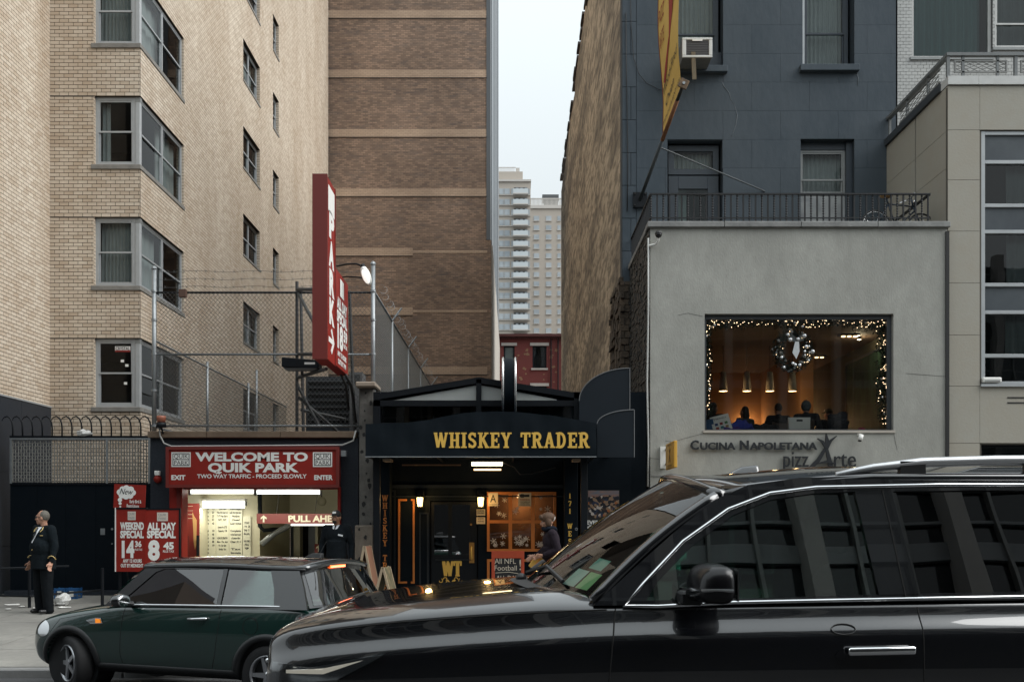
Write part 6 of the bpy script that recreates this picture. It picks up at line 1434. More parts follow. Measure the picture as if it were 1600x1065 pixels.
def bicycle(loc, rz, tilt):
    o = thing('bicycle', loc, 'bicycle with a tan saddle leaning at the end of the terrace railing', 'bicycle', rz=rz); o.rotation_euler[0] = tilt
    m_t = mat('tyre rubber', (.012, .012, .012), .8); m_ch = mat('chrome', (.7, .7, .7), .15, metal=1, var=0)
    for x_ in (-.52, .52):
        w_ = MB().tube([(x_+.32*cos(a*pi/14), 0, .34+.32*sin(a*pi/14)) for a in range(28)], .02, 6, closed=True).build('wheel', m_t, o, local=True, smooth=True)
        MB().tube([(x_+.30*cos(a*pi/14), 0, .34+.30*sin(a*pi/14)) for a in range(28)], .009, 5, closed=True).build('rim', m_ch, w_, local=True, smooth=True)
        k = MB()
        for a in range(14): k.cyl((x_, 0, .34), (x_+.3*cos(a*pi/7), 0, .34+.3*sin(a*pi/7)), .002, 3)
        k.cyl((x_, -.04, .34), (x_, .04, .34), .02, 8); k.build('spokes', m_ch, w_, local=True)
    k = MB(); B_, S_, Hd, R_, Fr = (-.08, 0, .32), (-.22, 0, .82), (.34, 0, .80), (-.52, 0, .34), (.52, 0, .34)
    for (a, b) in ((B_, S_), (B_, (.36, 0, .70)), (S_, Hd), (S_, R_), (B_, R_), (Hd, Fr), ((-.22, 0, .82), (-.25, 0, .95)), (Hd, (.31, 0, .98))): k.cyl(a, b, .017, 8)
    k.build('frame', mat('dark bike paint', (.02, .03, .045), .3), o, local=True, smooth=True)
    MB().tube([(.22, .25, .98), (.31, .15, 1.0), (.31, -.15, 1.0), (.22, -.25, .98)], .013, 6).build('handlebar', m_ch, o, local=True)
    MB().ell((-.26, 0, .99), (.15, .09, .045), 12, 6).build('saddle', mat('tan saddle leather', (.30, .17, .07), .6), o, local=True, smooth=True)
    MB().lathe([(.02, -.03), (.09, -.03), (.09, .0), (.02, .0)], (-.08, .03, .32), 16, 'y').build('crank', m_ch, o, local=True)
    MB().ell((.38, 0, .9), (.05, .05, .05), 8, 6).build('lamp', m_ch, o, local=True)
    return o
bicycle((PX(1407, 20.2), 20.2, 7.5), radians(12), radians(-6))
# air conditioner
Yc = 22.1
ac = thing('air_conditioner', P(1090, 97, Yc), 'white framed window air conditioner propped on a wooden brace', 'air conditioner')
x0, x1, z0, z1 = PX(1066, Yc), PX(1113, Yc), PZ(90, Yc), PZ(59, Yc)
MB().box(x0+.01, x1-.01, Yc+.02, 23.1, z0, z1).build('casing', mat('grey ac casing', (.20, .20, .19), .5, var=.5, vs=6), ac)
k = MB()
for cc in cells(x0, x1, z0, z1, [(x0+.085, x1-.075, z0+.05, z1-.05)]): k.box(cc[0], cc[1], Yc-.01, Yc+.03, cc[2], cc[3])
k.build('front_frame', mat('white ac frame', (.66, .67, .66), .45), ac, bevel=.008); MB().box(x0+.08, x1-.07, Yc+.012, Yc+.016, z0+.04, z1-.04).build('grille', mat('ac grille', (.07, .07, .075), .7, var=.5, vs=60), ac)
for i in range(9): z_ = z0+.07+i*(z1-z0-.14)/8; MB().box(x0+.085, x1-.075, Yc+.004, Yc+.012, z_, z_+.012).build('fin', mat('ac fin', (.11, .11, .115), .6), ac)
MB().box(x0+.22, x1-.22, Yc-.014, Yc-.01, z1-.08, z1-.045).build('badge', m_white, ac)
MB().obox(P(1084, 103, Yc+.1), (.045, 0, 0), (.03, .1, -.26), (0, .03, .01)).build('brace', mat('weathered wood', (.30, .26, .20), .8, var=.4, vs=6, stretch=(6, 1, 1)), ac)
MB().box(PX(1047, DY), PX(1130, DY), DY+.22, DY+.28, PZ(107, DY)+.02, PZ(75, DY)).build('filler_panel', m_dktrim, ac)
# flag pole and banner
A_, B_ = P(1059, 140, 20.5), P(1036, 216, 21.55)
tip, base = P(1068, 131, 20.3), P(1000, 312, 22.72)
fp_ = thing('flag_pole', base, 'rusty steel pole slanting out from the dark grey house', 'pole')
dv_ = (base-tip).normalized(); mid = B_+(B_-tip).normalized()*.2
A_ = tip+(base-tip)*.05; B_ = tip+(base-tip)*.44
MB().cyl(base, tip+(base-tip)*.46, .04, 10).build('lower_tube', mat('grey pole paint', (.05, .06, .065), .5, var=.4), fp_, smooth=True)
MB().cyl(tip+(base-tip)*.46, tip+(base-tip)*.13, .043, 10).build('rusty_tube', mat('rusty tube', (.22, .085, .03), .7, var=.6, vs=9, col2=(.08, .035, .02)), fp_, smooth=True)
MB().cyl(tip+(base-tip)*.13, tip, .036, 10).build('dark_tube', m_ink, fp_, smooth=True)
uu = Vector((.1, -.02, .04)); MB().obox(tip, (.085, 0, -.04), (.04, 0, .085), (0, .02, 0)).build('end_plate', mat('rusty plate', (.20, .12, .06), .7, var=.9, vs=14, col2=(.03, .02, .015)), fp_, bevel=.006); MB().cyl(tip+Vector((0, -.05, 0)), tip, .03, 8).build('bolt', m_galv, fp_)
MB().obox(base+Vector((0, .02, 0)), (.16, 0, 0), (0, .03, 0), (0, 0, .17)).build('wall_plate', m_blacks, fp_)
for a in (-1, 1):
    for b in (-1, 1): MB().cyl(base+Vector((a*.12, -.05, b*.13)), base+Vector((a*.12, .0, b*.13)), .02, 6).build('bolt', m_ink, fp_)
MB().cyl(tip+(base-tip)*.52, P(1195, 299, DY-.01), .016, 8).build('stay_rod', mat('grey pole paint', (.05, .06, .065), .5), fp_)
ban = thing('banner', B_, 'tall yellow cloth banner with red and black lettering on the slanting pole', 'banner')
HB = 4.2
def bfn(u, v, d=0):
    """u 0..1 from the wall side to the tip side, v metres up"""
    p_ = B_.lerp(A_, u)+Vector((0, 0, v)); wv = .03*sin(v*2.1+u*3)*min(1, v*1.5)
    return p_+Vector((-.12*v*.28+wv-d*.9, -d*.35+wv*.4, .03))
m_yel = mat('yellow banner cloth', (.62, .40, .10), .8, var=.25, vs=3, col2=(.45, .27, .05))
MB().sheet([[bfn(i/12, HB*j/30) for i in range(13)] for j in range(31)]).build('cloth', m_yel, ban, smooth=True)
MB().tube([bfn(0, HB*j/30) for j in range(31)], .012, 5).build('hem', mat('red hem', (.16, .03, .02), .8), ban)
WB_ = (A_-B_).length
def ban_text(txt, u, v, h, w, m, shear=.2):
    vs_, fs_ = text_mesh(txt, h, .0, shear=shear); a, b = min(q[0] for q in vs_), max(q[0] for q in vs_); k = w/(b-a)
    MB().add([bfn(u+((q[0]-(a+b)/2)*k)/WB_, v+q[1], .014) for q in vs_], fs_).build('lettering', m, ban, fix=False)
ban_text('Wood-Fired', .5, .82, .17, WB_*.9, m_ink); ban_text('Oven', .42, .46, .17, WB_*.5, m_ink); ban_text('www.pizzArteNY.com', .5, .20, .10, WB_*.95, m_ink, 0)
m_bred = mat('banner red print', (.30, .035, .02), .8)
for pts in ([(.55, 1.35), (.72, 1.9), (.82, 2.6), (.8, 3.6), (.6, 3.9), (.52, 3.0), (.55, 2.2)], [(.1, 1.05), (.3, 1.25), (.55, 1.55), (.55, 1.38), (.35, 1.08), (.2, .95)]):
    MB().prism(pts, lambda u, v, d: bfn(u, v, .012+d), 0, .002).build('red_print', m_bred, ban)
ban_text('ARTE', .18, 1.75, .3, WB_*.28, m_bred); ban_text('PIZZ', .18, 2.3, .3, WB_*.28, m_bred)
# ================================================================== restaurant signs
m_dl = mat('dark bronze letters', (.007, .009, .012), .6, var=0)
o = thing('restaurant_sign', (PX(1178, QY), QY, PZ(703, QY)), 'dark raised letters reading CUCINA NAPOLETANA on the grey wall', 'sign')
for (t, px, w_, h_) in (('C', 1084.5, 13, 13.5), ('UCINA', 1120, 55, 10.5), ('N', 1162, 14, 13.5), ('APOLETANA', 1223, 105, 10.5)):
    letters('letter', t, front(PX(px, QY), QY-.03, PZ(702, QY)), h_/S(QY), m_dl, o, width=w_/S(QY), bold=.03, depth=.035)
k = MB()
for i in range(12): k.cyl(P(1082+i*17, 697, QY-.03), P(1082+i*17, 697, QY), .008, 5)
k.build('stand_offs', m_galv, o)
o = thing('restaurant_sign', (PX(1278, QY), QY, PZ(735, QY)), 'dark raised pizzArte lettering with a palm-like A', 'sign')
letters('letter', 'pizz', front(PX(1242, QY), QY-.03, PZ(729, QY)), 25/S(QY), m_dl, o, width=39/S(QY), bold=.0, depth=.035); letters('letter', 'rte', front(PX(1318.5, QY), QY-.03, PZ(729, QY)), 25/S(QY), m_dl, o, width=34/S(QY), bold=.0, depth=.035)
def blade(pts, w0): 
    l, r_ = [], []
    q = [Vector((PX(a, QY), PZ(b, QY))) for a, b in pts]
    for i, p_ in enumerate(q):
        d = (q[min(i+1, len(q)-1)]-q[max(i-1, 0)]).normalized(); nn = Vector((-d.y, d.x)); ww = w0[i]/S(QY)/2; l.append(p_+nn*ww); r_.append(p_-nn*ww)
    return [(p_.x, p_.y) for p_ in l]+[(p_.x, p_.y) for p_ in reversed(r_)]
k = MB()
for j, (pts, w_) in enumerate((([(1290, 698), (1278, 718), (1262, 735)], [4, 6, 7]), ([(1289, 696), (1294, 716), (1298, 737)], [4, 6, 8]), ([(1291, 700), (1291, 688), (1289.5, 677)], [5, 6, 1]), ([(1291, 700), (1297, 688), (1306, 681)], [4, 4, 1]), ([(1290, 700), (1284, 690), (1276, 685)], [4, 4, 1]), ([(1276, 724), (1290, 721), (1303, 724)], [2, 4, 2]))):
    k.prism(blade(pts, w_), front(0, QY-.03, 0), 0, .03+.002*j)
k.build('palm_letter', m_dl, o)
k = MB()
for x_ in (1228, 1256, 1292, 1310, 1330): k.cyl(P(x_, 722, QY-.03), P(x_, 722, QY), .008, 5)
k.build('stand_offs', m_galv, o)
o = thing('hanging_sign', (PX(1040, 19.3), 19.0, PZ(732, 18.8)), 'small yellow blade sign with a brown palm mark at the restaurant corner', 'sign')
Xs = PX(1040, 19.3)
MB().box(Xs, Xs+.06, 18.3, 19.3, PZ(732, 18.8), PZ(691, 18.8)).build('panel', mat('yellow sign plate', (.66, .36, .055), .5, var=.15), o, bevel=.008)
fl2 = lambda u, v, d=0: Vector((Xs-d, 18.8-u, PZ(712, 18.8)+v))
m_brn = mat('brown mark', (.11, .055, .02), .6)
for pts in ([(-.1, -.12), (.02, .06), (.04, .04), (-.06, -.13)], [(.02, .06), (.1, -.12), (.06, -.13), (.0, .02)], [(.0, .05), (-.08, .14), (.02, .09)], [(.02, .05), (.12, .13), (.03, .09)], [(0, .06), (.01, .18), (.03, .06)]): MB().prism(pts, fl2, .002, .004).build('palm_mark', m_brn, o)
letters('lettering', 'ORIGINAL', lambda u, v, d=0: fl2(u, v+.19, .004), .035, m_brn, o, width=.5); letters('lettering', 'PIZZERIA', lambda u, v, d=0: fl2(u, v-.2, .004), .035, m_brn, o, width=.5); letters('lettering', 'NAPOLETANA', lambda u, v, d=0: fl2(u, v-.25, .004), .03, m_brn, o, width=.5)
MB().box(Xs-.08, Xs+.02, 19.44, 19.5, PZ(731, 19.4), PZ(697, 19.4)).build('bracket', m_white, o)
for z_ in (702, 725): MB().box(Xs+.01, Xs+.04, 19.3, 19.46, PZ(z_, 19.4)-.015, PZ(z_, 19.4)+.015).build('arm', m_ink, o)
# cameras
o = thing('security_camera', P(1345, 683, QY-.15), 'white bullet security camera under the corner of the picture window', 'camera')
MB().cyl((-.02, 0, -.06), (.02, .02, .05), .045, 12).build('body', m_white, o, local=True, smooth=True); MB().cyl((-.022, -.004, -.07), (-.02, 0, -.06), .035, 10).build('lens', m_ink, o, local=True); MB().cyl((.01, .02, .04), (.02, .15, .08), .015, 6).build('arm', m_white, o, local=True); MB().cyl((.02, .14, .08), (.02, .15, .08), .04, 10).build('base', m_white, o, local=True)
o = thing('security_camera', P(1029, 367, QY-.2), 'black dome security camera on a curved white arm at the parapet corner', 'camera')
MB().ell((0, 0, 0), (.065, .065, .06), 12, 8).build('dome', mat('black dome', (.01, .01, .01), .1), o, local=True, smooth=True); MB().lathe([(.0, .075), (.05, .07), (.07, .03), (.07, .02)], n=12).build('cap', m_ink, o, local=True)
MB().tube([(0, 0, .0), (.0, .05, -.1), (-.04, .12, -.15), (-.12, .16, -.16), (-.19, .19, -.16)], .025, 8).build('arm', m_white, o, local=True, smooth=True)
# ================================================================== Christmas decoration and goods in the picture window
DZ = QY+.24
m_leaf = mat('fir needles', (.018, .034, .022), .7, var=.5, vs=30, col2=(.05, .07, .05)); m_silver = mat('silver bauble', (.62, .63, .64), .25, metal=.6, var=.2); m_led = emat('fairy light', (1, .70, .42), 3); m_ribbon = mat('silver ribbon', (.55, .57, .58), .4, var=.3, vs=20)
rg = random.Random(77)
def garland(name, lab, path, rad, nleaf, nlight, nball):
    o = thing(name, path[0], lab, 'garland'); lf, li = MB(), MB()
    def pick():
        i = rg.randrange(len(path)-1); t = rg.random(); c = path[i].lerp(path[i+1], t); a = rg.uniform(0, 2*pi); r_ = rad*sqrt(rg.random())
        return c+Vector((r_*cos(a), rg.uniform(-.06, .06), r_*sin(a)))
    for _ in range(nleaf):
        c = pick(); d = Vector((rg.uniform(-1, 1), rg.uniform(-.6, .6), rg.uniform(-1, 1))).normalized()*rg.uniform(.03, .07); n_ = d.orthogonal().normalized()*.009
        lf.add([c-n_, c+d*.5-n_*1.6, c+d, c+d*.5+n_*1.6], [(0, 1, 2, 3)])
    tag(lf.build('needles', m_leaf, o, fix=False), kind='stuff')
    for _ in range(nlight): li.ell(pick()+Vector((0, -.05, 0)), (.0065,)*3, 6, 4)
    tag(li.build('fairy_lights', m_led, o, fix=False), kind='stuff')
    for _ in range(nball): MB().ell(pick()+Vector((0, -.05, 0)), (rg.uniform(.02, .045),)*3, 8, 6).build('bauble', m_silver, o, smooth=True)
    MB().tube(path, .02, 5).build('wire_core', m_leaf, o)
    return o
garland('garland', 'fir garland with fairy lights across the top of the picture window', [P(1104+284*i/12, 502+3*sin(i*1.3), DZ) for i in range(13)], .13, 2600, 170, 16)
garland('garland', 'fir garland with fairy lights down the side of the window near the green painting', [P(1384-(6 if i % 2 else 0)-3*sin(i), 505+13*i, DZ) for i in range(13)], .13, 1700, 80, 8)
garland('garland', 'thin fir garland with fairy lights down the window side nearest the yellow blade sign', [P(1106+1.5*sin(i*2), 505+13*i, DZ) for i in range(12)], .07, 700, 34, 8)
wr = [P(1238+24*cos(a*pi/12), 548-26*sin(a*pi/12), DZ-.0) for a in range(25)]
w_ = garland('wreath', 'fir wreath with silver baubles and a bow hanging in the picture window', wr, .12, 1500, 22, 60); w_['category'] = 'wreath'
for sgn in (-1, 1): MB().prism([(PX(1243+sgn*a, DZ), PZ(b, DZ)) for a, b in ((0, 530), (9, 522), (11, 533), (1, 536))], front(0, DZ-.08, 0), 0, .02).build('bow', m_ribbon, w_)
MB().prism([(PX(a, DZ), PZ(b, DZ)) for a, b in ((1240, 535), (1246, 535), (1247, 550), (1242, 562), (1236, 552))], front(0, DZ-.09, 0), 0, .015).build('ribbon_tail', m_ribbon, w_)
zsill = win[2]-.0
o = thing('shopping_bag', (PX(1249, 19.95), 19.95, zsill), 'white paper shopping bag on the window sill', 'bag')
MB().add([(-.22, -.05, 0), (.20, -.05, 0), (.20, .1, 0), (-.22, .1, 0), (-.22, .0, .30), (.22, .0, .30), (.22, .06, .30), (-.22, .06, .30)], [(0,3,2,1),(4,5,6,7),(0,1,5,4),(1,2,6,5),(2,3,7,6),(3,0,4,7)]).build('sack', m_white, o, local=True); MB().box(-.06, .06, -.02, -.012, .22, .255).build('handle_slot', m_ink, o, local=True)
o = thing('menu_board', (PX(1131, 19.9), 19.9, zsill), 'tilted white card with coloured pictures on the window sill', 'card'); o.rotation_euler = (radians(-12), radians(-14), 0)
MB().box(-.19, .19, 0, .012, .03, .36).build('card', m_white, o, local=True)
for i, (c_) in enumerate(((.4, .05, .03), (.03, .2, .25), (.35, .2, .03), (.02, .05, .2), (.3, .02, .02), (.05, .2, .05))): MB().box(-.13+.1*(i % 3), -.07+.1*(i % 3), -.004, 0, .08+.08*(i//3), .13+.08*(i//3)).build('picture', mat('card print %d' % i, c_, .6, var=0), o, local=True)
loc_ltr(o, 'MENU', 0, .28, .03, .24, m_ink, d=-.004)
o = thing('magazine_stack', (PX(1112, 19.95), 19.95, zsill), 'blue magazines leaning in the corner of the picture window', 'magazines')
for i in range(3): MB().obox((-.03+.03*i, .02*i, .13), (.08, 0, .01), (0, .006, 0), (-.03, 0, .13)).build('magazine', mat('blue cover', (.03, .12, .28), .4, var=.4, vs=8), o, local=True)
for (nm, x_, Yq, r_, c_, lab) in (('coat', 1158, 20.1, (.26, .16, .13), (.05, .07, .42), 'bright blue coat heaped on the window sill'), ('coat', 1141, 20.0, (.22, .12, .06), (.10, .05, .32), 'purple coat lying flat on the window sill'), ('knit_hat', 1346, 19.95, (.07, .06, .05), (.42, .05, .12), 'pink knit hat on the window sill'), ('coat', 1195, 20.2, (.3, .16, .10), (.015, .016, .02), 'black coat lying along the window sill'), ('coat', 1308, 20.15, (.22, .14, .22), (.02, .022, .03), 'dark padded jacket hung over a chair at the window')):
    crumple(nm, Vector((PX(x_, Yq), Yq, zsill)), r_, mat(nm+lab[:6], c_, .8, var=.3, vs=8), lab, 'coat' if nm == 'coat' else 'hat', x_, .3)
# ================================================================== street bits
def cone(x_, y_, lab):
    o = thing('traffic_cone', (x_, y_, walk_z(y_)), lab, 'cone', 'traffic cones by the garage'); m_or = mat('cone orange', (.62, .10, .02), .5, var=.15)
    MB().box(-.18, .18, -.18, .18, 0, .03).build('base', m_or, o, local=True, bevel=.01); MB().lathe([(.13, .03), (.03, .70), (0, .70)], n=16).build('body', m_or, o, local=True, smooth=True); MB().lathe([(.095, .27), (.075, .42)], n=16).build('band', m_white, o, local=True, smooth=True); MB().lathe([(.065, .5), (.050, .60)], n=16).build('band', m_white, o, local=True, smooth=True)
cone(PX(512, 18.3), 18.3, 'orange traffic cone at the garage entrance'); cone(PX(537, 18.9), 18.9, 'orange traffic cone against the granite pilaster')
def aframe(x_, y_, rz, lab, m, h=1.0, w=.56):
    o = thing('sandwich_board', (x_, y_, walk_z(y_)), lab, 'sign', rz=rz)
    for sgn in (-1, 1):
        k = MB().obox((0, sgn*.12, h/2), (w/2, 0, 0), (0, -sgn*.11, h/2), (0, .012, .004)); p_ = k.build('panel', m, o, local=True)
        for a in (-1, 1): MB().obox((a*w/2, sgn*.12, h/2), (.012, 0, 0), (0, -sgn*.115, h/2+.01), (0, .02, .006)).build('edge', mat('pale wood edge', (.40, .31, .21), .7, var=.3, vs=10), p_, local=True)
    return o
aframe(PX(574, 17.9), 17.9, radians(84), 'pale wooden sandwich board standing by the concrete pier', mat('worn brown board', (.26, .13, .08), .7, var=.5, vs=6), 1.15, .42)
aframe(PX(603, 17.0), 17.0, radians(82), 'sandwich board with green and black print by the left jamb of the bar', mat('green menu print', (.05, .06, .035), .6, var=.9, vs=9, col2=(.22, .16, .09)), .85, .40)
# ================================================================== people
from mathutils.bvhtree import BVHTree
def cap(mb, a, b, r0, r1, n=10):
    a, b = Vector(a), Vector(b); mb.cyl(a, b, r0, n, r1); mb.ell(a, (r0,)*3, n, 6); mb.ell(b, (r1,)*3, n, 6)
def remesh(o, vox, smooth=4):
    r = o.modifiers.new('r', 'REMESH'); r.mode = 'VOXEL'; r.voxel_size = vox; r.use_smooth_shade = True
    s_ = o.modifiers.new('s', 'SMOOTH'); s_.iterations = smooth; s_.factor = .5
    bakemods(o); o.data.polygons.foreach_set('use_smooth', [True]*len(o.data.polygons)); return o
m_skin = mat('skin', (.46, .25, .17), .55, var=.25, vs=14, col2=(.36, .16, .10)); m_skin2 = mat('deeper skin', (.33, .175, .11), .55, var=.25, vs=14)
m_shoe = mat('black shoe leather', (.01, .01, .011), .3, var=.2)
def wool(name, c): return mat(name, c, .9, var=.35, vs=9, bump=.9, bs=13, spec=.15)
STAND = dict(hip=((.10, 0, .92), (-.10, 0, .92)), knee=((.11, -.01, .50), (-.11, -.01, .50)), ankle=((.12, .02, .09), (-.12, .02, .09)),
             sh=((.20, .01, 1.43), (-.20, .01, 1.43)), elbow=((.28, .03, 1.14), (-.28, .03, 1.14)), wrist=((.29, -.05, .89), (-.29, -.05, .89)))
def hand(mb, wr, d, side, curl=.6, k=1.0):
    """palm and five fingers hanging along d from the wrist; side +1 left, -1 right"""
    d = Vector(d).normalized(); fw = Vector((0, -1, 0)); fw = (fw-d*fw.dot(d)).normalized(); out = d.cross(fw)*side
    p0 = Vector(wr)+d*.02; mb.obox(p0+d*.045, d*.045, fw*.038, out*.014)
    mb.ell(p0+d*.045, (.03, .035, .03), 8, 6)
    for i, (o_, L_) in enumerate(((-.030, .072), (-.010, .082), (.011, .078), (.031, .062))):
        a = p0+d*.085-fw*o_; dd = (d*cos(curl*.6)-out*sin(curl*.6)).normalized(); b = a+dd*L_*.5; d2 = (d*cos(curl*1.5)-out*sin(curl*1.5)).normalized(); c = b+d2*L_*.5
        cap(mb, a, b, .0098, .009, 7); cap(mb, b, c, .009, .0078, 7)
    a = p0+d*.025+fw*.03; b = a+(d*.6+fw*.75-out*.2).normalized()*.04; c = b+(d*.9+fw*.2-out*.3).normalized()*.035
    cap(mb, a, b, .012, .0105, 7); cap(mb, b, c, .0105, .009, 7)
def person(loc, rz, lab, h=1.75, joints=None, head_turn=0, belly=0, bulk=1.0, skin=m_skin, top=(.02, .02, .025), legs=(.015, .015, .018), hair=(.03, .02, .015), hair_kind='short', coat_len=.80, vox=.009, hands=True, group=None, head_tilt=0, seated=False, nm='person', hoodc=None):
    J = dict(STAND); J.update(joints or {}); k = h/1.75
    o = thing(nm, loc, lab, 'person', group, rz=rz); o.scale = (k, k, k)
    dz = J.get('drop', 0)
    HR = Matrix.Rotation(head_turn, 3, 'Z') @ Matrix.Rotation(head_tilt, 3, 'X'); HC = Vector(J.get('head', (0, -.02, 1.635)))
    b = MB()
    def hp(v): return HC+HR @ Vector(v)
    # head: skull, face, jaw, nose, ears, brow, lips, neck
    b.ell(hp((0, .012, .015)), (.077, .096, .108), 18, 12, HR); b.ell(hp((0, -.030, -.045)), (.060, .062, .072), 14, 10, HR); b.ell(hp((0, -.072, -.098)), (.026, .022, .022), 8, 6, HR)
    cap(b, hp((0, -.088, .012)), hp((0, -.110, -.030)), .010, .016, 8); b.ell(hp((0, -.083, .030)), (.052, .016, .014), 10, 6, HR)
    for s_ in (-1, 1): b.ell(hp((s_*.079, .008, -.012)), (.010, .022, .034), 8, 6, HR); b.ell(hp((s_*.045, -.068, -.028)), (.022, .02, .022), 8, 6, HR)
    b.ell(hp((0, -.090, -.062)), (.024, .012, .007), 8, 5, HR); b.ell(hp((0, -.088, -.074)), (.021, .012, .008), 8, 5, HR)
    shm = (Vector(J['sh'][0])+Vector(J['sh'][1]))/2; hpm = (Vector(J['hip'][0])+Vector(J['hip'][1]))/2
    cap(b, shm+Vector((0, .015, -.03)), hp((0, .02, -.07)), .062, .054)
    cap(b, shm-Vector((0, 0, .10)), hpm+Vector((0, 0, .05)), .11, .105)
    for i in (0, 1):
        cap(b, J['sh'][i], J['elbow'][i], .045, .037); cap(b, J['elbow'][i], J['wrist'][i], .036, .026)
        if hands: hand(b, J['wrist'][i], J.get('hd', (Vector(J['wrist'][i])-Vector(J['elbow'][i]))), 1 if i == 0 else -1, J.get('curl', .6))
        cap(b, J['hip'][i], J['knee'][i], .07, .05); cap(b, J['knee'][i], J['ankle'][i], .048, .034)
        cap(b, J['sh'][i], shm-Vector((0, 0, .1)), .05, .09)
    body = b.build('body', skin, o, local=True, fix=False); remesh(body, vox, 2)
    # trousers
    t = MB()
    for i in (0, 1): cap(t, J['hip'][i], J['knee'][i], .105*bulk, .085*bulk); cap(t, J['knee'][i], Vector(J['ankle'][i])+Vector((0, 0, -.03)), .083*bulk, .072*bulk)
    t.ell(hpm+Vector((0, 0, .03)), (.175*bulk, .13*bulk, .13)); tr = t.build('trousers', wool('cloth '+lab[:14]+'t', legs), o, local=True, fix=False); remesh(tr, .014, 3)
    for i in (0, 1):
        a = Vector(J['ankle'][i]); f_ = Vector(J.get('foot', ((0, -1, 0), (0, -1, 0)))[i]); s_ = MB(); c0 = Vector((a.x, a.y, a.z-.045))
        cap(s_, c0+f_*-.05, c0+f_*.15, .046, .036); s_.ell(c0+Vector((0, 0, .03)), (.045, .055, .05)); so_ = s_.build('shoe', m_shoe, o, local=True, fix=False); remesh(so_, .01, 2)
    # coat or sweater
    j = MB(); cz = shm.z
    j.ell(shm+Vector((0, .0, -.13)), (.205*bulk, .135*bulk, .20)); lean = hpm-shm
    j.ell(shm+lean*.62+Vector((0, -.02-belly*.5, 0)), ((.18+belly*.3)*bulk, (.13+belly*.6)*bulk, .22)); 
    bot = shm+lean*coat_len*1.25 if not seated else hpm
    j.cyl(shm+lean*.45, bot, .165*bulk+belly*.3, 16, .185*bulk+belly*.15)
    cap(j, Vector(J['sh'][0])+Vector((-.02, 0, 0)), Vector(J['sh'][1])+Vector((.02, 0, 0)), .075, .075)
    for i in (0, 1): cap(j, J['sh'][i], J['elbow'][i], .073*bulk, .060*bulk); w_ = Vector(J['wrist'][i]); cap(j, J['elbow'][i], w_.lerp(Vector(J['elbow'][i]), .06), .060*bulk, .048)
    cap(j, shm+Vector((0, .03, .0)), shm+Vector((0, .01, .05)), .085, .065)
    for i_, v in enumerate(j.v): pass
    jk = j.build('jacket', wool('cloth '+lab[:14]+'j', top), o, local=True, fix=False); remesh(jk, .012, 3)
    # flatten the front-back of the hem cylinder
    for v in jk.data.vertices:
        f_ = min(1, max(0, (cz-.10-v.co.z)/.35)); v.co.y *= 1-.14*f_
    # hair or hat
    hm = mat('hair '+lab[:10], hair, .7, var=.5, vs=30, bump=.5, bs=90)
    g = MB()
    if hair_kind in ('short', 'bald', 'long', 'balding'):
        g.ell(hp((0, .030, .030)), (.083, .088, .102), 18, 12, HR)
        if hair_kind == 'long': g.ell(hp((0, .06, -.07)), (.085, .06, .13), 14, 10, HR)
        if hair_kind == 'balding': g = MB(); g.ell(hp((0, .030, .026)), (.085, .090, .098), 18, 12, HR)
        hr = g.build('hair', hm, o, local=True, fix=False); remesh(hr, .009, 2)
    elif hair_kind == 'trapper':
        g.ell(hp((0, .022, .065)), (.112, .128, .095), 18, 12, HR); g.ell(hp((0, -.085, .085)), (.085, .045, .05), 12, 8, HR)
        for s_ in (-1, 1): g.ell(hp((s_*.088, .015, -.01)), (.035, .06, .085), 12, 8, HR)
        hr = g.build('fur_hat', hm, o, local=True, fix=False); remesh(hr, .01, 1)
        w_ = MB().ell(hp((0, .075, .055)), (.075, .078, .075), 14, 10, HR); remesh(w_.build('hat_lining', mat('white fleece', (.62, .58, .52), .9, bump=.4, bs=60), o, local=True, fix=False), .01, 1)
    elif hair_kind == 'cap':
        g.ell(hp((0, .012, .045)), (.086, .104, .085), 18, 12, HR); cap(g, hp((-.03, -.1, .045)), hp((.03, -.1, .045)), .012, .012); g.ell(hp((0, -.12, .040)), (.07, .06, .010), 14, 6, HR)
        hr = g.build('cap', hm, o, local=True, fix=False); remesh(hr, .008, 1)
        lg = MB().obox(hp((0, -.094, .085)), HR @ Vector((.032, 0, 0)), HR @ Vector((0, .006, .018)), HR @ Vector((0, -.006, .002))); lg.build('cap_badge', m_white, o, local=True)
    elif hair_kind == 'hood':
        g.ell(hp((0, .03, .02)), (.105, .105, .125), 18, 12, HR); remesh(g.build('hood', wool('hood '+lab[:10], hoodc or top), o, local=True, fix=False), .01, 2)
    # eyes
    if hands:
        for s_ in (-1, 1):
            ey = MB().ell(hp((s_*.031, -.0805, .006)), (.0115, .008, .0075), 8, 6, HR).build('eye', mat('eye', (.45, .42, .40), .3, var=0), o, local=True, smooth=True)
            MB().ell(hp((s_*.031, -.0868, .006)), (.0050, .004, .0055), 8, 6, HR).build('iris', m_ink, ey, local=True)
    dg = bpy.context.evaluated_depsgraph_get()
    bv = BVHTree.FromPolygons([v.co[:] for v in jk.data.vertices], [p.vertices[:] for p in jk.data.polygons])
    def drape(pts, off=.004):
        out = []
        for (x_, z_) in pts:
            hit = bv.ray_cast(Vector((x_, -1, z_)), Vector((0, 1, 0)))
            out.append(Vector((x_, (hit[0].y if hit[0] else -.12)-off, z_)))
        return out
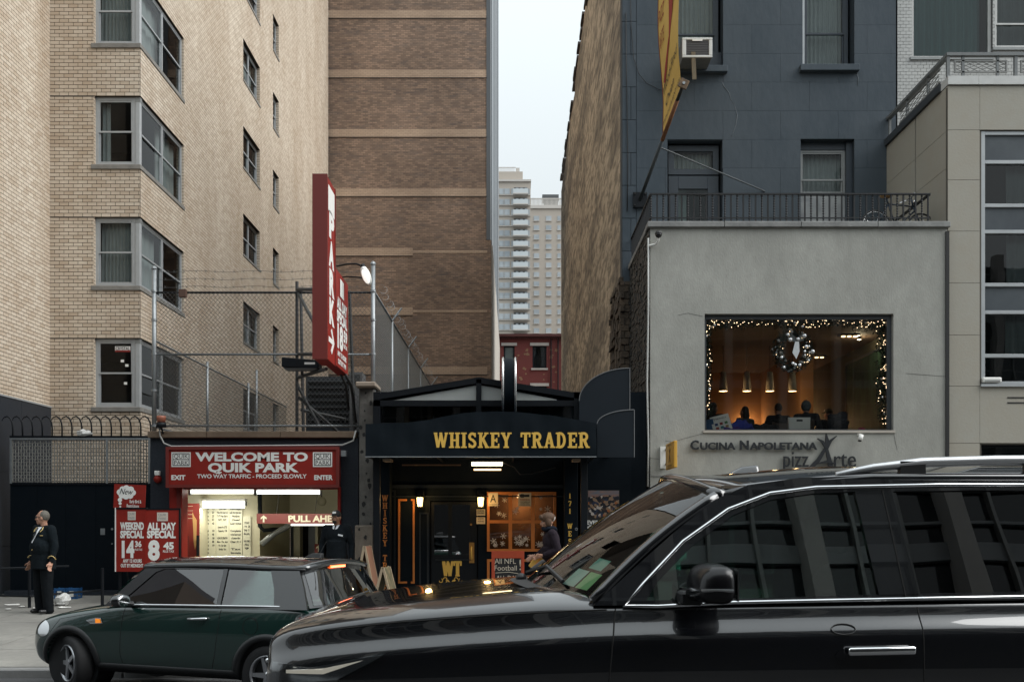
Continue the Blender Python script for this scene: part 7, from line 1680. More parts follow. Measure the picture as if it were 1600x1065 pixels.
    def patch(name, poly, m, off=.004, rings=4):
        cx = sum(p[0] for p in poly)/len(poly); cz_ = sum(p[1] for p in poly)/len(poly); n = len(poly); q = MB(); vs_ = []
        for r_ in range(rings): f = (r_+1)/rings; vs_ += drape([(cx+(p[0]-cx)*f, cz_+(p[1]-cz_)*f) for p in poly], off)
        vs_ = drape([(cx, cz_)], off)+vs_; fs_ = [(0, 1+i, 1+(i+1) % n) for i in range(n)]
        for r_ in range(rings-1):
            for i in range(n): a = 1+r_*n+i; b_ = 1+r_*n+(i+1) % n; fs_.append((a, a+n, b_+n, b_))
        q.add(vs_, fs_); return q.build(name, m, o, local=True, fix=False, smooth=True)
    def line(name, pts, m, r_=.006, off=.006):
        pp = []
        for a, c in zip(pts, pts[1:]):
            for t_ in range(6): pp.append((a[0]+(c[0]-a[0])*t_/6, a[1]+(c[1]-a[1])*t_/6))
        return MB().tube(drape(pp+[pts[-1]], off), r_, 5).build(name, m, o, local=True, smooth=True)
    o['_'] = 0; del o['_']
    return o, patch, line, hp, HR, J
# doorman in front of the black gate
Yd = 17.5
dm, patch, line, hp, HR, J = person((PX(68, Yd), Yd, walk_z(Yd)), radians(-32), 'stout doorman in a black uniform with gold piping, looking down the street', 1.80, head_turn=radians(-52), belly=.055, bulk=1.16, top=(.006, .010, .013), legs=(.006, .008, .010), hair=(.13, .12, .10), hair_kind='balding', coat_len=1.06, vox=.008)
m_shirt = mat('white shirt', (.70, .72, .75), .8, var=.1)
patch('shirt', [(-.055, 1.475), (.055, 1.475), (.04, 1.36), (.012, 1.21), (-.012, 1.21), (-.04, 1.36)], m_shirt, .014)
patch('tie', [(-.018, 1.46), (.018, 1.46), (.022, 1.36), (.0, 1.22), (-.022, 1.36)], m_ink, .024)
m_pipe = mat('gold piping', (.60, .44, .18), .5)
line('gold_piping', [(.085, 1.47), (.105, 1.43), (.085, 1.39)], m_pipe, .009); line('gold_piping', [(-.085, 1.47), (-.105, 1.43), (-.085, 1.39)], m_pipe, .009)
line('name_bar', [(.10, 1.33), (.15, 1.33)], m_pipe, .006); line('button', [(.0, 1.09), (.004, 1.088)], m_pipe, .013)
w_ = Vector(J['wrist'][0]).lerp(Vector(J['elbow'][0]), .28); e_ = (Vector(J['wrist'][0])-Vector(J['elbow'][0])).normalized(); a_ = e_.orthogonal().normalized(); b_ = e_.cross(a_)
for i in (0, 1):
    w_ = Vector(J['wrist'][i]).lerp(Vector(J['elbow'][i]), .26); MB().tube([w_+(a_*cos(t*pi/8)+b_*sin(t*pi/8))*.062+e_*.018*cos(t*pi/4) for t in range(16)], .008, 5, closed=True).build('cuff_braid', m_pipe, dm, local=True, smooth=True)
gl = MB()
for s_ in (-1, 1):
    gl.tube([hp((s_*.032+.024*cos(t*pi/6), -.098, .004+.018*sin(t*pi/6))) for t in range(12)], .0045, 4, closed=True); gl.cyl(hp((s_*.056, -.096, .008)), hp((s_*.082, .0, .006)), .004, 4)
gl.cyl(hp((-.008, -.1, .008)), hp((.008, -.1, .008)), .004, 4); gl.build('glasses', m_ink, dm, local=True)
# garage attendant
Ya = 18.4
at, patch, line, hp, HR, J = person((PX(526, Ya), Ya, walk_z(Ya)), radians(-8), 'garage attendant in a black sweater and cap at the entrance', 1.77, head_turn=radians(-6), bulk=1.08, skin=m_skin2, top=(.007, .010, .013), legs=(.008, .009, .011), hair=(.008, .010, .013), hair_kind='cap', coat_len=.85)
patch('shirt_collar', [(-.07, 1.50), (-.02, 1.49), (.0, 1.41), (-.045, 1.43)], m_shirt, .008); patch('shirt_collar', [(.07, 1.50), (.02, 1.49), (.0, 1.41), (.045, 1.43)], m_shirt, .008); patch('tie', [(-.012, 1.47), (.012, 1.47), (.014, 1.41), (-.014, 1.41)], m_ink, .012)
patch('name_patch', [(.07, 1.335), (.15, 1.315), (.145, 1.285), (.065, 1.305)], m_shirt, .006)
remesh(MB().ell(hp((0, -.075, -.085)), (.042, .032, .035), 12, 8).build('beard', mat('black beard', (.015, .012, .01), .9), at, local=True, fix=False), .009, 1)
# pedestrian in a fur hat passing the bar
Yp = 17.0
ped = dict(hip=((.09, 0, .90), (-.09, 0, .90)), knee=((.09, -.16, .50), (-.09, .06, .48)), ankle=((.09, -.22, .10), (-.09, .34, .14)), elbow=((.25, .10, 1.14), (-.25, -.06, 1.15)), wrist=((.20, -.16, 1.06), (-.20, -.26, 1.04)), sh=((.19, .0, 1.42), (-.19, .0, 1.42)), head=(0, -.07, 1.62))
pd, patch, line, hp, HR, J = person((PX(861, Yp), Yp, walk_z(Yp)), radians(-86), 'person in a dark jacket and fur trapper hat walking past the bar', 1.76, joints=ped, top=(.022, .016, .022), legs=(.02, .02, .026), hair=(.085, .042, .02), hair_kind='trapper', bulk=1.12, head_tilt=radians(8), coat_len=.95)
sc_ = MB(); sc_.tube([(.10*cos(t*pi/10), -.03+.10*sin(t*pi/10), 1.50+.015*sin(t)) for t in range(20)], .04, 8, closed=True); sc_.build('collar', mat('navy collar', (.010, .013, .02), .9, spec=.1), pd, local=True, smooth=True)
o = thing('paper_parcel', Vector((PX(838, Yp), Yp-.1, walk_z(Yp)+.93)), 'yellow paper parcel carried by the passer-by in the fur hat', 'parcel'); MB().obox((0, 0, 0), (.07, 0, .10), (0, .05, 0), (-.07, 0, .05)).build('wrap', mat('yellow wrapping', (.48, .27, .05), .6, var=.3, vs=9), o, local=True, bevel=.012); MB().obox((0, 0, 0), (.074, 0, .104), (0, .054, 0), (-.006, 0, .005)).build('tape', m_orange, o, local=True)
# two people beyond the black car
wk = dict(ped); 
person((PX(1047, 16.4), 16.4, walk_z(16.4)), radians(-60), 'person in a mint green padded jacket and hood on the pavement', 1.66, joints=wk, top=(.24, .60, .48), legs=(.01, .012, .015), hair=(.3, .6, .5), hair_kind='hood', hoodc=(.24, .60, .48), vox=.012, bulk=1.05)
person((PX(1078, 16.9), 16.9, walk_z(16.9)), radians(60), 'person with brown hair and a dark coat beside the mint jacket', 1.68, top=(.02, .022, .022), legs=(.02, .02, .022), hair=(.10, .06, .035), hair_kind='long', vox=.012)
# diners seen from behind
SIT = dict(hip=((.10, 0, .50), (-.10, 0, .50)), knee=((.12, -.42, .50), (-.12, -.42, .50)), ankle=((.12, -.40, .09), (-.12, -.40, .09)), sh=((.20, -.03, .98), (-.20, -.03, .98)), elbow=((.28, -.10, .72), (-.28, -.10, .72)), wrist=((.16, -.34, .76), (-.16, -.34, .76)), head=(0, -.06, 1.185))
din = [(1217, 21.4, 186, 'diner with close-cropped hair and a black shirt, back to the window', 'short', (.012, .012, .014), (.02, .014, .01), None), (1259, 21.0, 150, 'diner in a grey hood, back to the window', 'hood', (.03, .03, .034), (.02, .015, .01), (.10, .11, .115)),
       (1166, 22.0, 215, 'dark-haired diner in a grey sweater beside the blue coat', 'long', (.06, .065, .07), (.015, .012, .01), None), (1113, 21.2, 140, 'diner with brown hair by the thin garland at the window side', 'long', (.03, .025, .022), (.05, .03, .018), None), (1297, 22.4, 205, 'diner in a black cap and padded jacket near the green painting', 'cap', (.015, .016, .02), (.015, .015, .018), None)]
m_chair = mat('dark chair wood', (.05, .03, .02), .5)
for i, (x_, Y, rz, lab, hk, tc_, hc_, hd_) in enumerate(din):
    person((PX(x_, Y), Y, ZF), radians(rz), lab, 1.75, joints=SIT, top=tc_, legs=(.02, .02, .025), hair=hc_, hair_kind=hk, vox=.014, hands=False, seated=True, group='diners in the upstairs window', hoodc=hd_)
    c = thing('dining_chair', (PX(x_, Y), Y, ZF), 'dark wooden dining chair under the '+lab.split(',')[0].split(' beside')[0].split(' near')[0].split(' by the')[0], 'chair', 'chairs at the upstairs window', rz=radians(rz))
    MB().box(-.22, .22, -.25, .2, .38, .42).build('seat', m_chair, c, local=True); MB().box(-.2, .2, .20, .23, .6, .86).build('backrest', m_chair, c, local=True)
    for a in (-1, 1):
        MB().box(a*.2-.02, a*.2+.02, .19, .23, 0, .88).build('leg', m_chair, c, local=True); MB().box(a*.2-.02, a*.2+.02, -.24, -.2, 0, .38).build('leg', m_chair, c, local=True)
for i, (x_, Y) in enumerate(((1190, 22.15), (1275, 22.0))):
    t = thing('dining_table', (PX(x_, Y), Y, ZF), ['dining table between the pendant lamps and the first diners', 'dining table next to the partition in the dining room'][i], 'table', 'tables in the dining room'); MB().box(-.55, .55, -.35, .35, .72, .75).build('top', m_chair, t, local=True); MB().cyl((0, 0, .03), (0, 0, .72), .04, 8).build('pedestal', m_blacks, t, local=True); MB().cyl((0, 0, 0), (0, 0, .03), .28, 16).build('foot', m_blacks, t, local=True)
# ================================================================== cars
m_glassd = glass('tinted car glass', (.10, .115, .115), 1.6, 1.8, wav=.10); m_glassc = glass('car glass', (.46, .58, .54), 1.6, 2.2, wav=.10); m_glassm = glass('hatchback window glass', (.42, .52, .49), 1.6, 2.6, wav=.05); m_ws = glass('windscreen glass', (.66, .80, .75), 1.5, 1.0)
m_rubber = mat('tyre', (.010, .010, .011), .75, var=.3, vs=20); m_trimb = mat('black plastic trim', (.012, .013, .014), .5, var=.2, vs=10); m_chrome = mat('car chrome', (.78, .79, .80), .09, metal=1, var=0); m_alloy = mat('alloy wheel', (.42, .43, .45), .3, metal=.8, var=.2, vs=20)
m_int = mat('car interior', (.025, .025, .027), .8, var=.3); m_seam = mat('panel gap', (.002, .002, .002), .9, var=0); m_intb = mat('beige trim', (.16, .13, .10), .8, var=.3)
def paint(name, c, flake=0):
    m = mat(name, c, .22, coat=1, var=0, spec=.5); b = m.node_tree.nodes['Principled BSDF']; b.inputs['Coat Roughness'].default_value = .012; b.inputs['Coat IOR'].default_value = 1.65; return m
def loft(stations, L):
    """stations: (xf, half profile); returns MB with a closed hull, x forward"""
    mb = MB(); rings = []
    for (xf, pr) in stations:
        x = L/2-xf; ring = [Vector((x, y, z)) for (y, z) in pr]+[Vector((x, -y, z)) for (y, z) in reversed(pr[1:-1])]; rings.append(ring)
    n = len(rings[0]); mb.v = [p for r in rings for p in r]
    for i in range(len(rings)-1):
        for j in range(n): k = (j+1) % n; mb.f.append((i*n+j, i*n+k, (i+1)*n+k, (i+1)*n+j))
    for r, rev in ((0, True), (len(rings)-1, False)):
        # caps as quads across the ring
        m = len(stations[0][1]); idx = [r*n+j for j in range(n)]
        for j in range(m-1):
            a, b = idx[j], idx[j+1]; c, d = idx[(n-(j+1)) % n], idx[(n-j) % n]
            q = [a, b, c, d]; q2 = []
            for t in q:
                if t not in q2: q2.append(t)
            if len(q2) >= 3: mb.f.append(tuple(q2))
    mb.mi = [0]*len(mb.f); return mb
def hull(stations, L, m, parent, arches, sub=2, name='body'):
    o = loft(stations, L).build(name, m, parent, local=True, smooth=True); s_ = o.modifiers.new('s', 'SUBSURF'); s_.levels = sub; s_.render_levels = sub
    cuts = []
    for (xf, z, r, y0, y1) in arches:
        for sg_ in (-1, 1):
            c = MB().cyl((L/2-xf, sg_*y0, z), (L/2-xf, sg_*y1, z), r, 40).build('cut', m); cuts.append(c); md = o.modifiers.new('b', 'BOOLEAN'); md.operation = 'DIFFERENCE'; md.object = c; md.solver = 'EXACT'
    o.parent = None; bakemods(o); o.parent = parent
    for c in cuts: bpy.data.objects.remove(c)
    o.data.polygons.foreach_set('use_smooth', [True]*len(o.data.polygons)); o.data.set_sharp_from_angle(angle=radians(38))
    return o
class Side:
    def __init__(s, o, L): s.L = L; s.bv = BVHTree.FromPolygons([v.co[:] for v in o.data.vertices], [p.vertices[:] for p in o.data.polygons])
    def pt(s, xf, z, off=.003, sg=1):
        h = s.bv.ray_cast(Vector((s.L/2-xf, 3*sg, z)), Vector((0, -sg, 0))); 
        return (h[0]+h[1]*off) if h[0] else Vector((s.L/2-xf, .8*sg, z))
    def top(s, xf, y, off=.003):
        h = s.bv.ray_cast(Vector((s.L/2-xf, y, 3)), Vector((0, 0, -1))); return (h[0]+h[1]*off) if h[0] else Vector((s.L/2-xf, y, 1))
    def fr(s, y, z, off=.003, rear=False):
        d = -1 if rear else 1
        h = s.bv.ray_cast(Vector((5*d, y, z)), Vector((-d, 0, 0))); return (h[0]+h[1]*off) if h[0] else Vector((d*s.L/2, y, z))
    def seam(s, name, pts, m, parent, r=.004, off=0, sg=1, fn=None, step=10):
        q = []
        for a, b in zip(pts, pts[1:]):
            for t in range(step): q.append((a[0]+(b[0]-a[0])*t/step, a[1]+(b[1]-a[1])*t/step))
        q.append(pts[-1]); f = fn or (lambda a, b: s.pt(a, b, off, sg))
        return MB().tube([f(*p) for p in q], r, 5).build(name, m, parent, local=True, smooth=True)
    def patch(s, name, poly, m, parent, off=.006, rings=6, fn=None, sg=1, dens=4):
        f_ = fn or (lambda a, b: s.pt(a, b, off, sg)); P2 = []
        for i, p in enumerate(poly):
            q = poly[(i+1) % len(poly)]; P2 += [(p[0]+(q[0]-p[0])*t/dens, p[1]+(q[1]-p[1])*t/dens) for t in range(dens)]
        n = len(P2); cx = sum(p[0] for p in P2)/n; cz_ = sum(p[1] for p in P2)/n; vs_ = [f_(cx, cz_)]
        for r in range(rings): k = (r+1)/rings; vs_ += [f_(cx+(p[0]-cx)*k, cz_+(p[1]-cz_)*k) for p in P2]
        fs_ = [(0, 1+i, 1+(i+1) % n) for i in range(n)]
        for r in range(rings-1):
            for i in range(n): a = 1+r*n+i; b = 1+r*n+(i+1) % n; fs_.append((a, a+n, b+n, b))
        return MB().add(vs_, fs_).build(name, m, parent, local=True, smooth=True)
def wheel(parent, x, y, r, w, rr, spokes, m_sp, steer=0):
    sg_ = 1 if y > 0 else -1
    o = bpy.data.objects.new('wheel', None)
    k = MB(); pr = [(rr*.98, -w/2+.01), (r*.93, -w/2), (r*.985, -w*.36), (r, -w*.2), (r, w*.2), (r*.985, w*.36), (r*.93, w/2), (rr*.98, w/2-.01)]
    k.lathe(pr, (0, 0, 0), 40, 'y')
    ty = k.build('wheel', m_rubber, parent, local=True, smooth=True); ty.location = (x, y, r); ty.rotation_euler = (0, 0, steer)
    rm = MB(); rm.lathe([(rr*1.0, -w/2+.012), (rr*1.0, w/2-.004), (rr*.95, w/2+.004), (rr*.90, w/2-.02), (rr*.88, -w/2+.02)], (0, 0, 0), 40, 'y')
    if sg_ < 0: rm.v = [Vector((v.x, -v.y, v.z)) for v in rm.v]
    rm.build('rim', m_sp, ty, local=True, smooth=True)
    bk = MB(); bk.cyl((0, sg_*(-w*.1), 0), (0, sg_*(w*.0), 0), rr*.86, 24); bk.build('brake_disc', m_trimb, ty, local=True)
    sp = MB(); yo = sg_*(w/2-.012)
    for i in range(spokes):
        a = 2*pi*i/spokes; d = Vector((cos(a), 0, sin(a))); t = Vector((-sin(a), 0, cos(a)))
        a0, a1 = d*rr*.16, d*rr*.93
        vs_ = []
        for (c, hw, yy) in ((a0, rr*.13, yo+sg_*.004), (a1, rr*.085, yo-sg_*.002)):
            for dy in (-.02*sg_, 0):
                for q in (-1, 1): vs_.append(c+t*hw*q+Vector((0, yy+dy, 0)))
        sp.add(vs_, [(2, 3, 7, 6), (0, 4, 5, 1), (0, 2, 6, 4), (1, 5, 7, 3), (0, 1, 3, 2), (4, 6, 7, 5)])
    sp.cyl((0, yo-sg_*.02, 0), (0, yo+sg_*.008, 0), rr*.2, 16); sp.build('spokes', m_sp, ty, local=True)
    return ty
def seat(parent, x, y, z, m, back=.66):
    s_ = MB(); s_.obox((x, y, z+.06), (.25, 0, 0), (0, .24, 0), (0, 0, .08)); s_.obox((x-.27, y, z+.06+back/2), (.06, 0, -.02), (0, .24, 0), (-.08, 0, back/2)); s_.obox((x-.36, y, z+.22+back), (.045, 0, 0), (0, .13, 0), (-.01, 0, .09))
    return s_.build('seat', m, parent, local=True, bevel=.05, seg=3, smooth=True)
# ------------------------------------------------------------------ dark green hatchback
L = 3.70; yaw = radians(160)
gz_ = .07
mini = thing('parked_car', (-3.37, 11.02, gz_), 'dark green small hatchback with a black roof stopped at the kerb', 'car', rz=yaw)
m_green = paint('dark green car paint', (.004, .026, .021))
def prof(w, zb, zt, dz, wtop=.87, whood=.80, zr=.24, c=.02):
    """half section: widths from rocker to top edge"""
    return [(0, zb), (w*.62, zb), (w*.93, zr), (w*.985, zr+.14), (w, zr+(zt-zr)*.48), (w*.995, zr+(zt-zr)*.68), (w*.975, zt-dz), (w*.945, zt-dz*.25), (w*wtop, zt+c*.6), (w*whood*.5, zt+c*1.6), (0, zt+c*2)]
st = [(0.0, prof(.56, .32, .60, .05, zr=.36, c=.012)), (.05, prof(.66, .26, .655, .06, zr=.31, c=.015)), (.16, prof(.755, .22, .725, .08, zr=.27, c=.018)), (.36, prof(.815, .19, .79, .09, zr=.24, c=.022)), (.70, prof(.84, .18, .855, .10, zr=.23, c=.024)),
      (1.02, prof(.842, .18, .90, .10, zr=.23, c=.024)), (1.24, prof(.842, .18, .925, .10, .91, zr=.23, c=.015)), (1.40, prof(.842, .18, .935, .09, .92, zr=.23, c=.006)), (2.0, prof(.842, .18, .95, .085, .93, zr=.23, c=.004)), (2.7, prof(.842, .18, .962, .085, .93, zr=.23, c=.004)),
      (3.2, prof(.835, .19, .97, .085, .93, zr=.24, c=.004)), (3.48, prof(.80, .21, .968, .08, .92, zr=.27, c=.004)), (3.63, prof(.745, .25, .95, .07, .9, zr=.31, c=.003)), (3.70, prof(.66, .30, .90, .06, .88, zr=.36, c=.002))]
AX = (.70, 3.167)
mb_ = hull(st, L, m_green, mini, [(a, .30, .345, .52, 1.0) for a in AX]); sd = Side(mb_, L)
# wheel arch lips and sill in black plastic
for a in AX:
    for sg_ in (1, -1):
        ang = [radians(-18+216*i/26) for i in range(27)]; g_ = []
        for (rr, of) in ((.335, -.02), (.345, .016), (.375, .020), (.405, .012), (.412, -.004)):
            g_.append([sd.pt(a-rr*cos(t), .30+max(rr*sin(t), -.06), of, sg_) for t in ang])
        MB().sheet(g_).build('wheel_arch', m_trimb, mini, local=True, smooth=True)
        MB().lathe([(.345, -.16), (.345, .1), (0, .1)], (L/2-a, sg_*.66, .30), 24, 'y').build('arch_liner', m_trimb, mini, local=True)
for sg_ in (1, -1): MB().sheet([[sd.pt(1.06+1.76*i/12, z_, of, sg_) for i in range(13)] for (z_, of) in ((.24, -.01), (.245, .014), (.30, .016), (.325, .010), (.33, -.004))]).build('sill_trim', m_trimb, mini, local=True, smooth=True)
for i, a in enumerate(AX):
    for sg_ in (1, -1): wheel(mini, L/2-a, sg_*.735, .300, .185, .20, 8 if False else 5, m_alloy, steer=radians(-24) if i == 0 else 0)
# seams, belt chrome, filler flap, handle
for sg_ in (1, -1):
    sd.seam('door_gap', [(1.42, .93), (1.40, .7), (1.38, .45), (1.40, .34)], m_seam, mini, .004, -.001, sg_); sd.seam('door_gap', [(2.62, .955), (2.60, .7), (2.56, .46), (2.52, .34)], m_seam, mini, .004, -.001, sg_); sd.seam('bonnet_gap', [(.42, .62), (.55, .77), (.9, .83), (1.22, .88)], m_seam, mini, .003, -.001, sg_)
    MB().tube([(L/2-xf, sg_*y_, z_) for xf, y_, z_ in ((1.20, .775, .925), (1.5, .792, .948), (2.2, .795, .962), (3.0, .790, .975), (3.45, .75, .978))], .011, 6).build('chrome_belt', m_chrome, mini, local=True, smooth=True)
    hb = sd.patch('handle_recess', [(2.36+.075*cos(t*pi/8), .80+.045*sin(t*pi/8)) for t in range(16)], m_green, mini, .004, sg=sg_, dens=1)
    p0 = sd.pt(2.26, .825, .03, sg_); p1 = sd.pt(2.47, .835, .03, sg_); MB().tube([p0+Vector((0, -sg_*.03, 0)), p0, p0.lerp(p1, .5)+Vector((0, sg_*.006, 0)), p1, p1+Vector((0, -sg_*.03, 0))], .014, 8).build('door_handle', m_chrome, mini, local=True, smooth=True)
    sc = sd.patch('side_repeater', [(.93, .77), (1.06, .80), (1.13, .80), (1.16, .745), (1.0, .735)], m_chrome, mini, .008, sg=sg_); sd.patch('indicator_lens', [(1.06, .79), (1.12, .79), (1.14, .75), (1.07, .745)], mat('amber lens', (.75, .22, .02), .25, emit=.35), sc, .014, sg=sg_)
MB().tube([sd.pt(2.98+.085*cos(t*pi/12), .78+.085*sin(t*pi/12), .0) for t in range(24)], .0035, 4, closed=True).build('fuel_flap', m_seam, mini, local=True)
# greenhouse
def gy(z): return .785-(z-.95)*.36
def gfn(sg_, off=0): return lambda u, v, d=0: Vector((L/2-u, sg_*(gy(v)+d+off), v))
outl = [(1.14, .925), (1.34, 1.12), (1.57, 1.335), (1.70, 1.365), (2.3, 1.385), (3.0, 1.38), (3.42, 1.35), (3.52, 1.15), (3.60, .955), (3.3, .95), (2.4, .945)]
w1 = [(1.33, .957), (1.48, 1.09), (1.70, 1.285), (1.80, 1.320), (2.54, 1.335), (2.54, .962)]
w2 = [(2.59, .963), (2.59, 1.335), (3.10, 1.328), (3.18, 1.15), (3.22, .972)]
m_gloss = paint('black gloss paint', (.003, .004, .005))
for sg_ in (1, -1):
    MB().prism(outl, gfn(sg_), -.03, 0, [w1, w2]).build('pillar_panel', m_gloss, mini, local=True, auto=30)
    MB().prism(w1, gfn(sg_, -.012), -.002, 0).build('door_window', m_glassm, mini, local=True, fix=False); MB().prism(w2, gfn(sg_, -.012), -.002, 0).build('rear_quarter_window', m_glassm, mini, local=True, fix=False)
def grid(fn, nu, nv): return [[fn(i/nu, j/nv*2-1) for j in range(nv+1)] for i in range(nu+1)]
def ws(t, y): yb, yt = .78*y, .63*y; return Vector((L/2-((1.02+.14*y*y)*(1-t)+(1.48+.10*y*y)*t), yb+(yt-yb)*t, (.955-.02*y*y)*(1-t)+(1.39-.03*y*y)*t+.03*sin(pi*t)))
MB().sheet(grid(ws, 8, 14)).build('windscreen', m_ws, mini, local=True, smooth=True)
def rw(t, y): yb, yt = .72*y, .63*y; return Vector((L/2-((3.66-.07*y*y)*(1-t)+(3.47-.06*y*y)*t), yb+(yt-yb)*t, .965*(1-t)+(1.365-.015*y*y)*t+.01*sin(pi*t)))
def rwin(t, y): return rw(.05+.86*t, y*.91)+Vector((-.004, 0, 0))
tail = MB(); RG = grid(rw, 10, 14)
for (a, b, c, d_) in ((0, 1, -1, 1), (.90, 1, -1, 1), (0, 1, -1, -.91), (0, 1, .91, 1), (0, .05, -1, 1)):
    if (a, b, c, d_) == (0, 1, -1, 1): continue
    tail.sheet([[rw(a+(b-a)*i/6, c+(d_-c)*j/10) for j in range(11)] for i in range(7)])
tail.build('tailgate_frame', m_gloss, mini, local=True, smooth=True)
MB().sheet(grid(rwin, 8, 12)).build('rear_window', m_glassm, mini, local=True, smooth=True)
def roof(t, y): xf = 1.47+2.06*t; w_ = .635+.012*sin(pi*t); e_ = 1.362+.028*sin(pi*min(1, t*1.3)*.8); return Vector((L/2-xf-.06*y*y*(1-t)*1.0+.04*y*y*t, w_*y, e_+.055*(1-y*y)-.012*t))
rf_ = MB().sheet(grid(roof, 14, 16)).build('roof', m_gloss, mini, local=True, smooth=True); so_ = rf_.modifiers.new('s', 'SOLIDIFY'); so_.thickness = .05; so_.offset = -1
MB().tube([roof(t/12, 1)+Vector((0, .004, -.03)) for t in range(13)], .016, 6).build('roof_gutter', m_trimb, mini, local=True, smooth=True)
MB().tube([roof(t/12, -1)+Vector((0, -.004, -.03)) for t in range(13)], .016, 6).build('roof_gutter', m_trimb, mini, local=True, smooth=True)
MB().tube([roof(.66, y/6-1)+Vector((0, 0, .002)) for y in range(13)], .003, 4).build('roof_seam', m_seam, mini, local=True)
MB().obox(rw(.955, 0)+Vector((-.012, 0, 0)), (.006, 0, 0), (0, .15, 0), (0, 0, .012)).build('brake_light', emat('lit brake lamp', (1, .13, .02), 2.2), mini, local=True)
for k in range(1): fn_ = MB().add([(-1.25, -.05, 1.43), (-1.45, -.05, 1.425), (-1.46, .05, 1.425), (-1.25, .05, 1.43), (-1.34, -.025, 1.48), (-1.46, -.03, 1.48), (-1.46, .03, 1.48), (-1.34, .025, 1.48)], [(0,3,2,1),(4,5,6,7),(0,1,5,4),(1,2,6,5),(2,3,7,6),(3,0,4,7)]).build('antenna_base', m_trimb, mini, local=True, bevel=.01)
MB().cyl((-1.42, 0, 1.47), (-1.50, 0, 1.60), .005, 5).build('aerial', m_trimb, mini, local=True)
wp = MB().cyl((-1.80, .05, 1.02), (-1.77, -.42, 1.06), .012, 6); wp.ell((-1.82, .06, 1.01), (.03, .04, .03)); wp.build('rear_wiper', m_trimb, mini, local=True)
# lamps
for sg_ in (1, -1):
    hl = sd.patch('headlamp', [(.30+.11*cos(t*pi/8), .655+.085*sin(t*pi/8)) for t in range(16)], m_chrome, mini, .004, sg=sg_, dens=1)
    tl_ = sd.patch('tail_lamp_rim', [(3.52+.07*cos(t*pi/8), .80+.11*sin(t*pi/8)) for t in range(16)], m_chrome, mini, .006, sg=sg_, dens=1); sd.patch('tail_lens', [(3.52+.045*cos(t*pi/8), .80+.08*sin(t*pi/8)) for t in range(16)], mat('red lens', (.30, .012, .008), .15), tl_, .014, sg=sg_, dens=1)
    # mirror
    mr = MB(); mr.ell((L/2-1.47, sg_*.945, 1.0), (.075, .105, .075), 16, 10); mo = mr.build('door_mirror', m_gloss, mini, local=True, smooth=True); MB().cyl((L/2-1.50, sg_*.78, .955), (L/2-1.48, sg_*.9, .97), .03, 8).build('mirror_arm', m_trimb, mo, local=True); MB().ell((L/2-1.535, sg_*.945, 1.0), (.012, .09, .062), 14, 8).build('mirror_glass', m_chrome, mo, local=True, smooth=True)
    MB().tube([(L/2-1.47+.078*cos(t*pi/8), sg_*.945, .955+.0*t) for t in range(9)], .006, 4).build('mirror_trim', m_chrome, mo, local=True)
# interior
fl_ = MB().box(L/2-3.4, L/2-1.2, -.66, .66, .36, .42).build('cabin_floor', m_int, mini, local=True); MB().obox((L/2-1.42, 0, .85), (.18, 0, .02), (0, .68, 0), (0, 0, .09)).build('dashboard', m_int, mini, local=True, bevel=.03)
for y_ in (.36, -.36): seat(mini, L/2-2.15, y_, .42, m_int, .52)
MB().obox((L/2-3.0, 0, .74), (.06, 0, 0), (0, .6, 0), (-.06, 0, .22)).build('rear_bench', m_int, mini, local=True, bevel=.04)
MB().tube([(L/2-1.72+.05*sin(t*pi/8), .36+.17*cos(t*pi/8), .93+.16*sin(t*pi/8)) for t in range(16)], .014, 6, closed=True).build('steering_wheel', m_int, mini, local=True, smooth=True)
MB().box(L/2-3.64, L/2-3.60, -.26, .26, .50, .62).build('number_plate', m_white, mini, local=True) if False else None
sd.patch('number_plate', [(-.24, .55), (.24, .55), (.24, .66), (-.24, .66)], m_white, mini, .004, fn=lambda a, b: sd.fr(a, b, .004, True))
sd.patch('grille', [(-.30, .40), (.30, .40), (.34, .54), (-.34, .54)], m_chrome, mini, .004, fn=lambda a, b: sd.fr(a, b, .004))
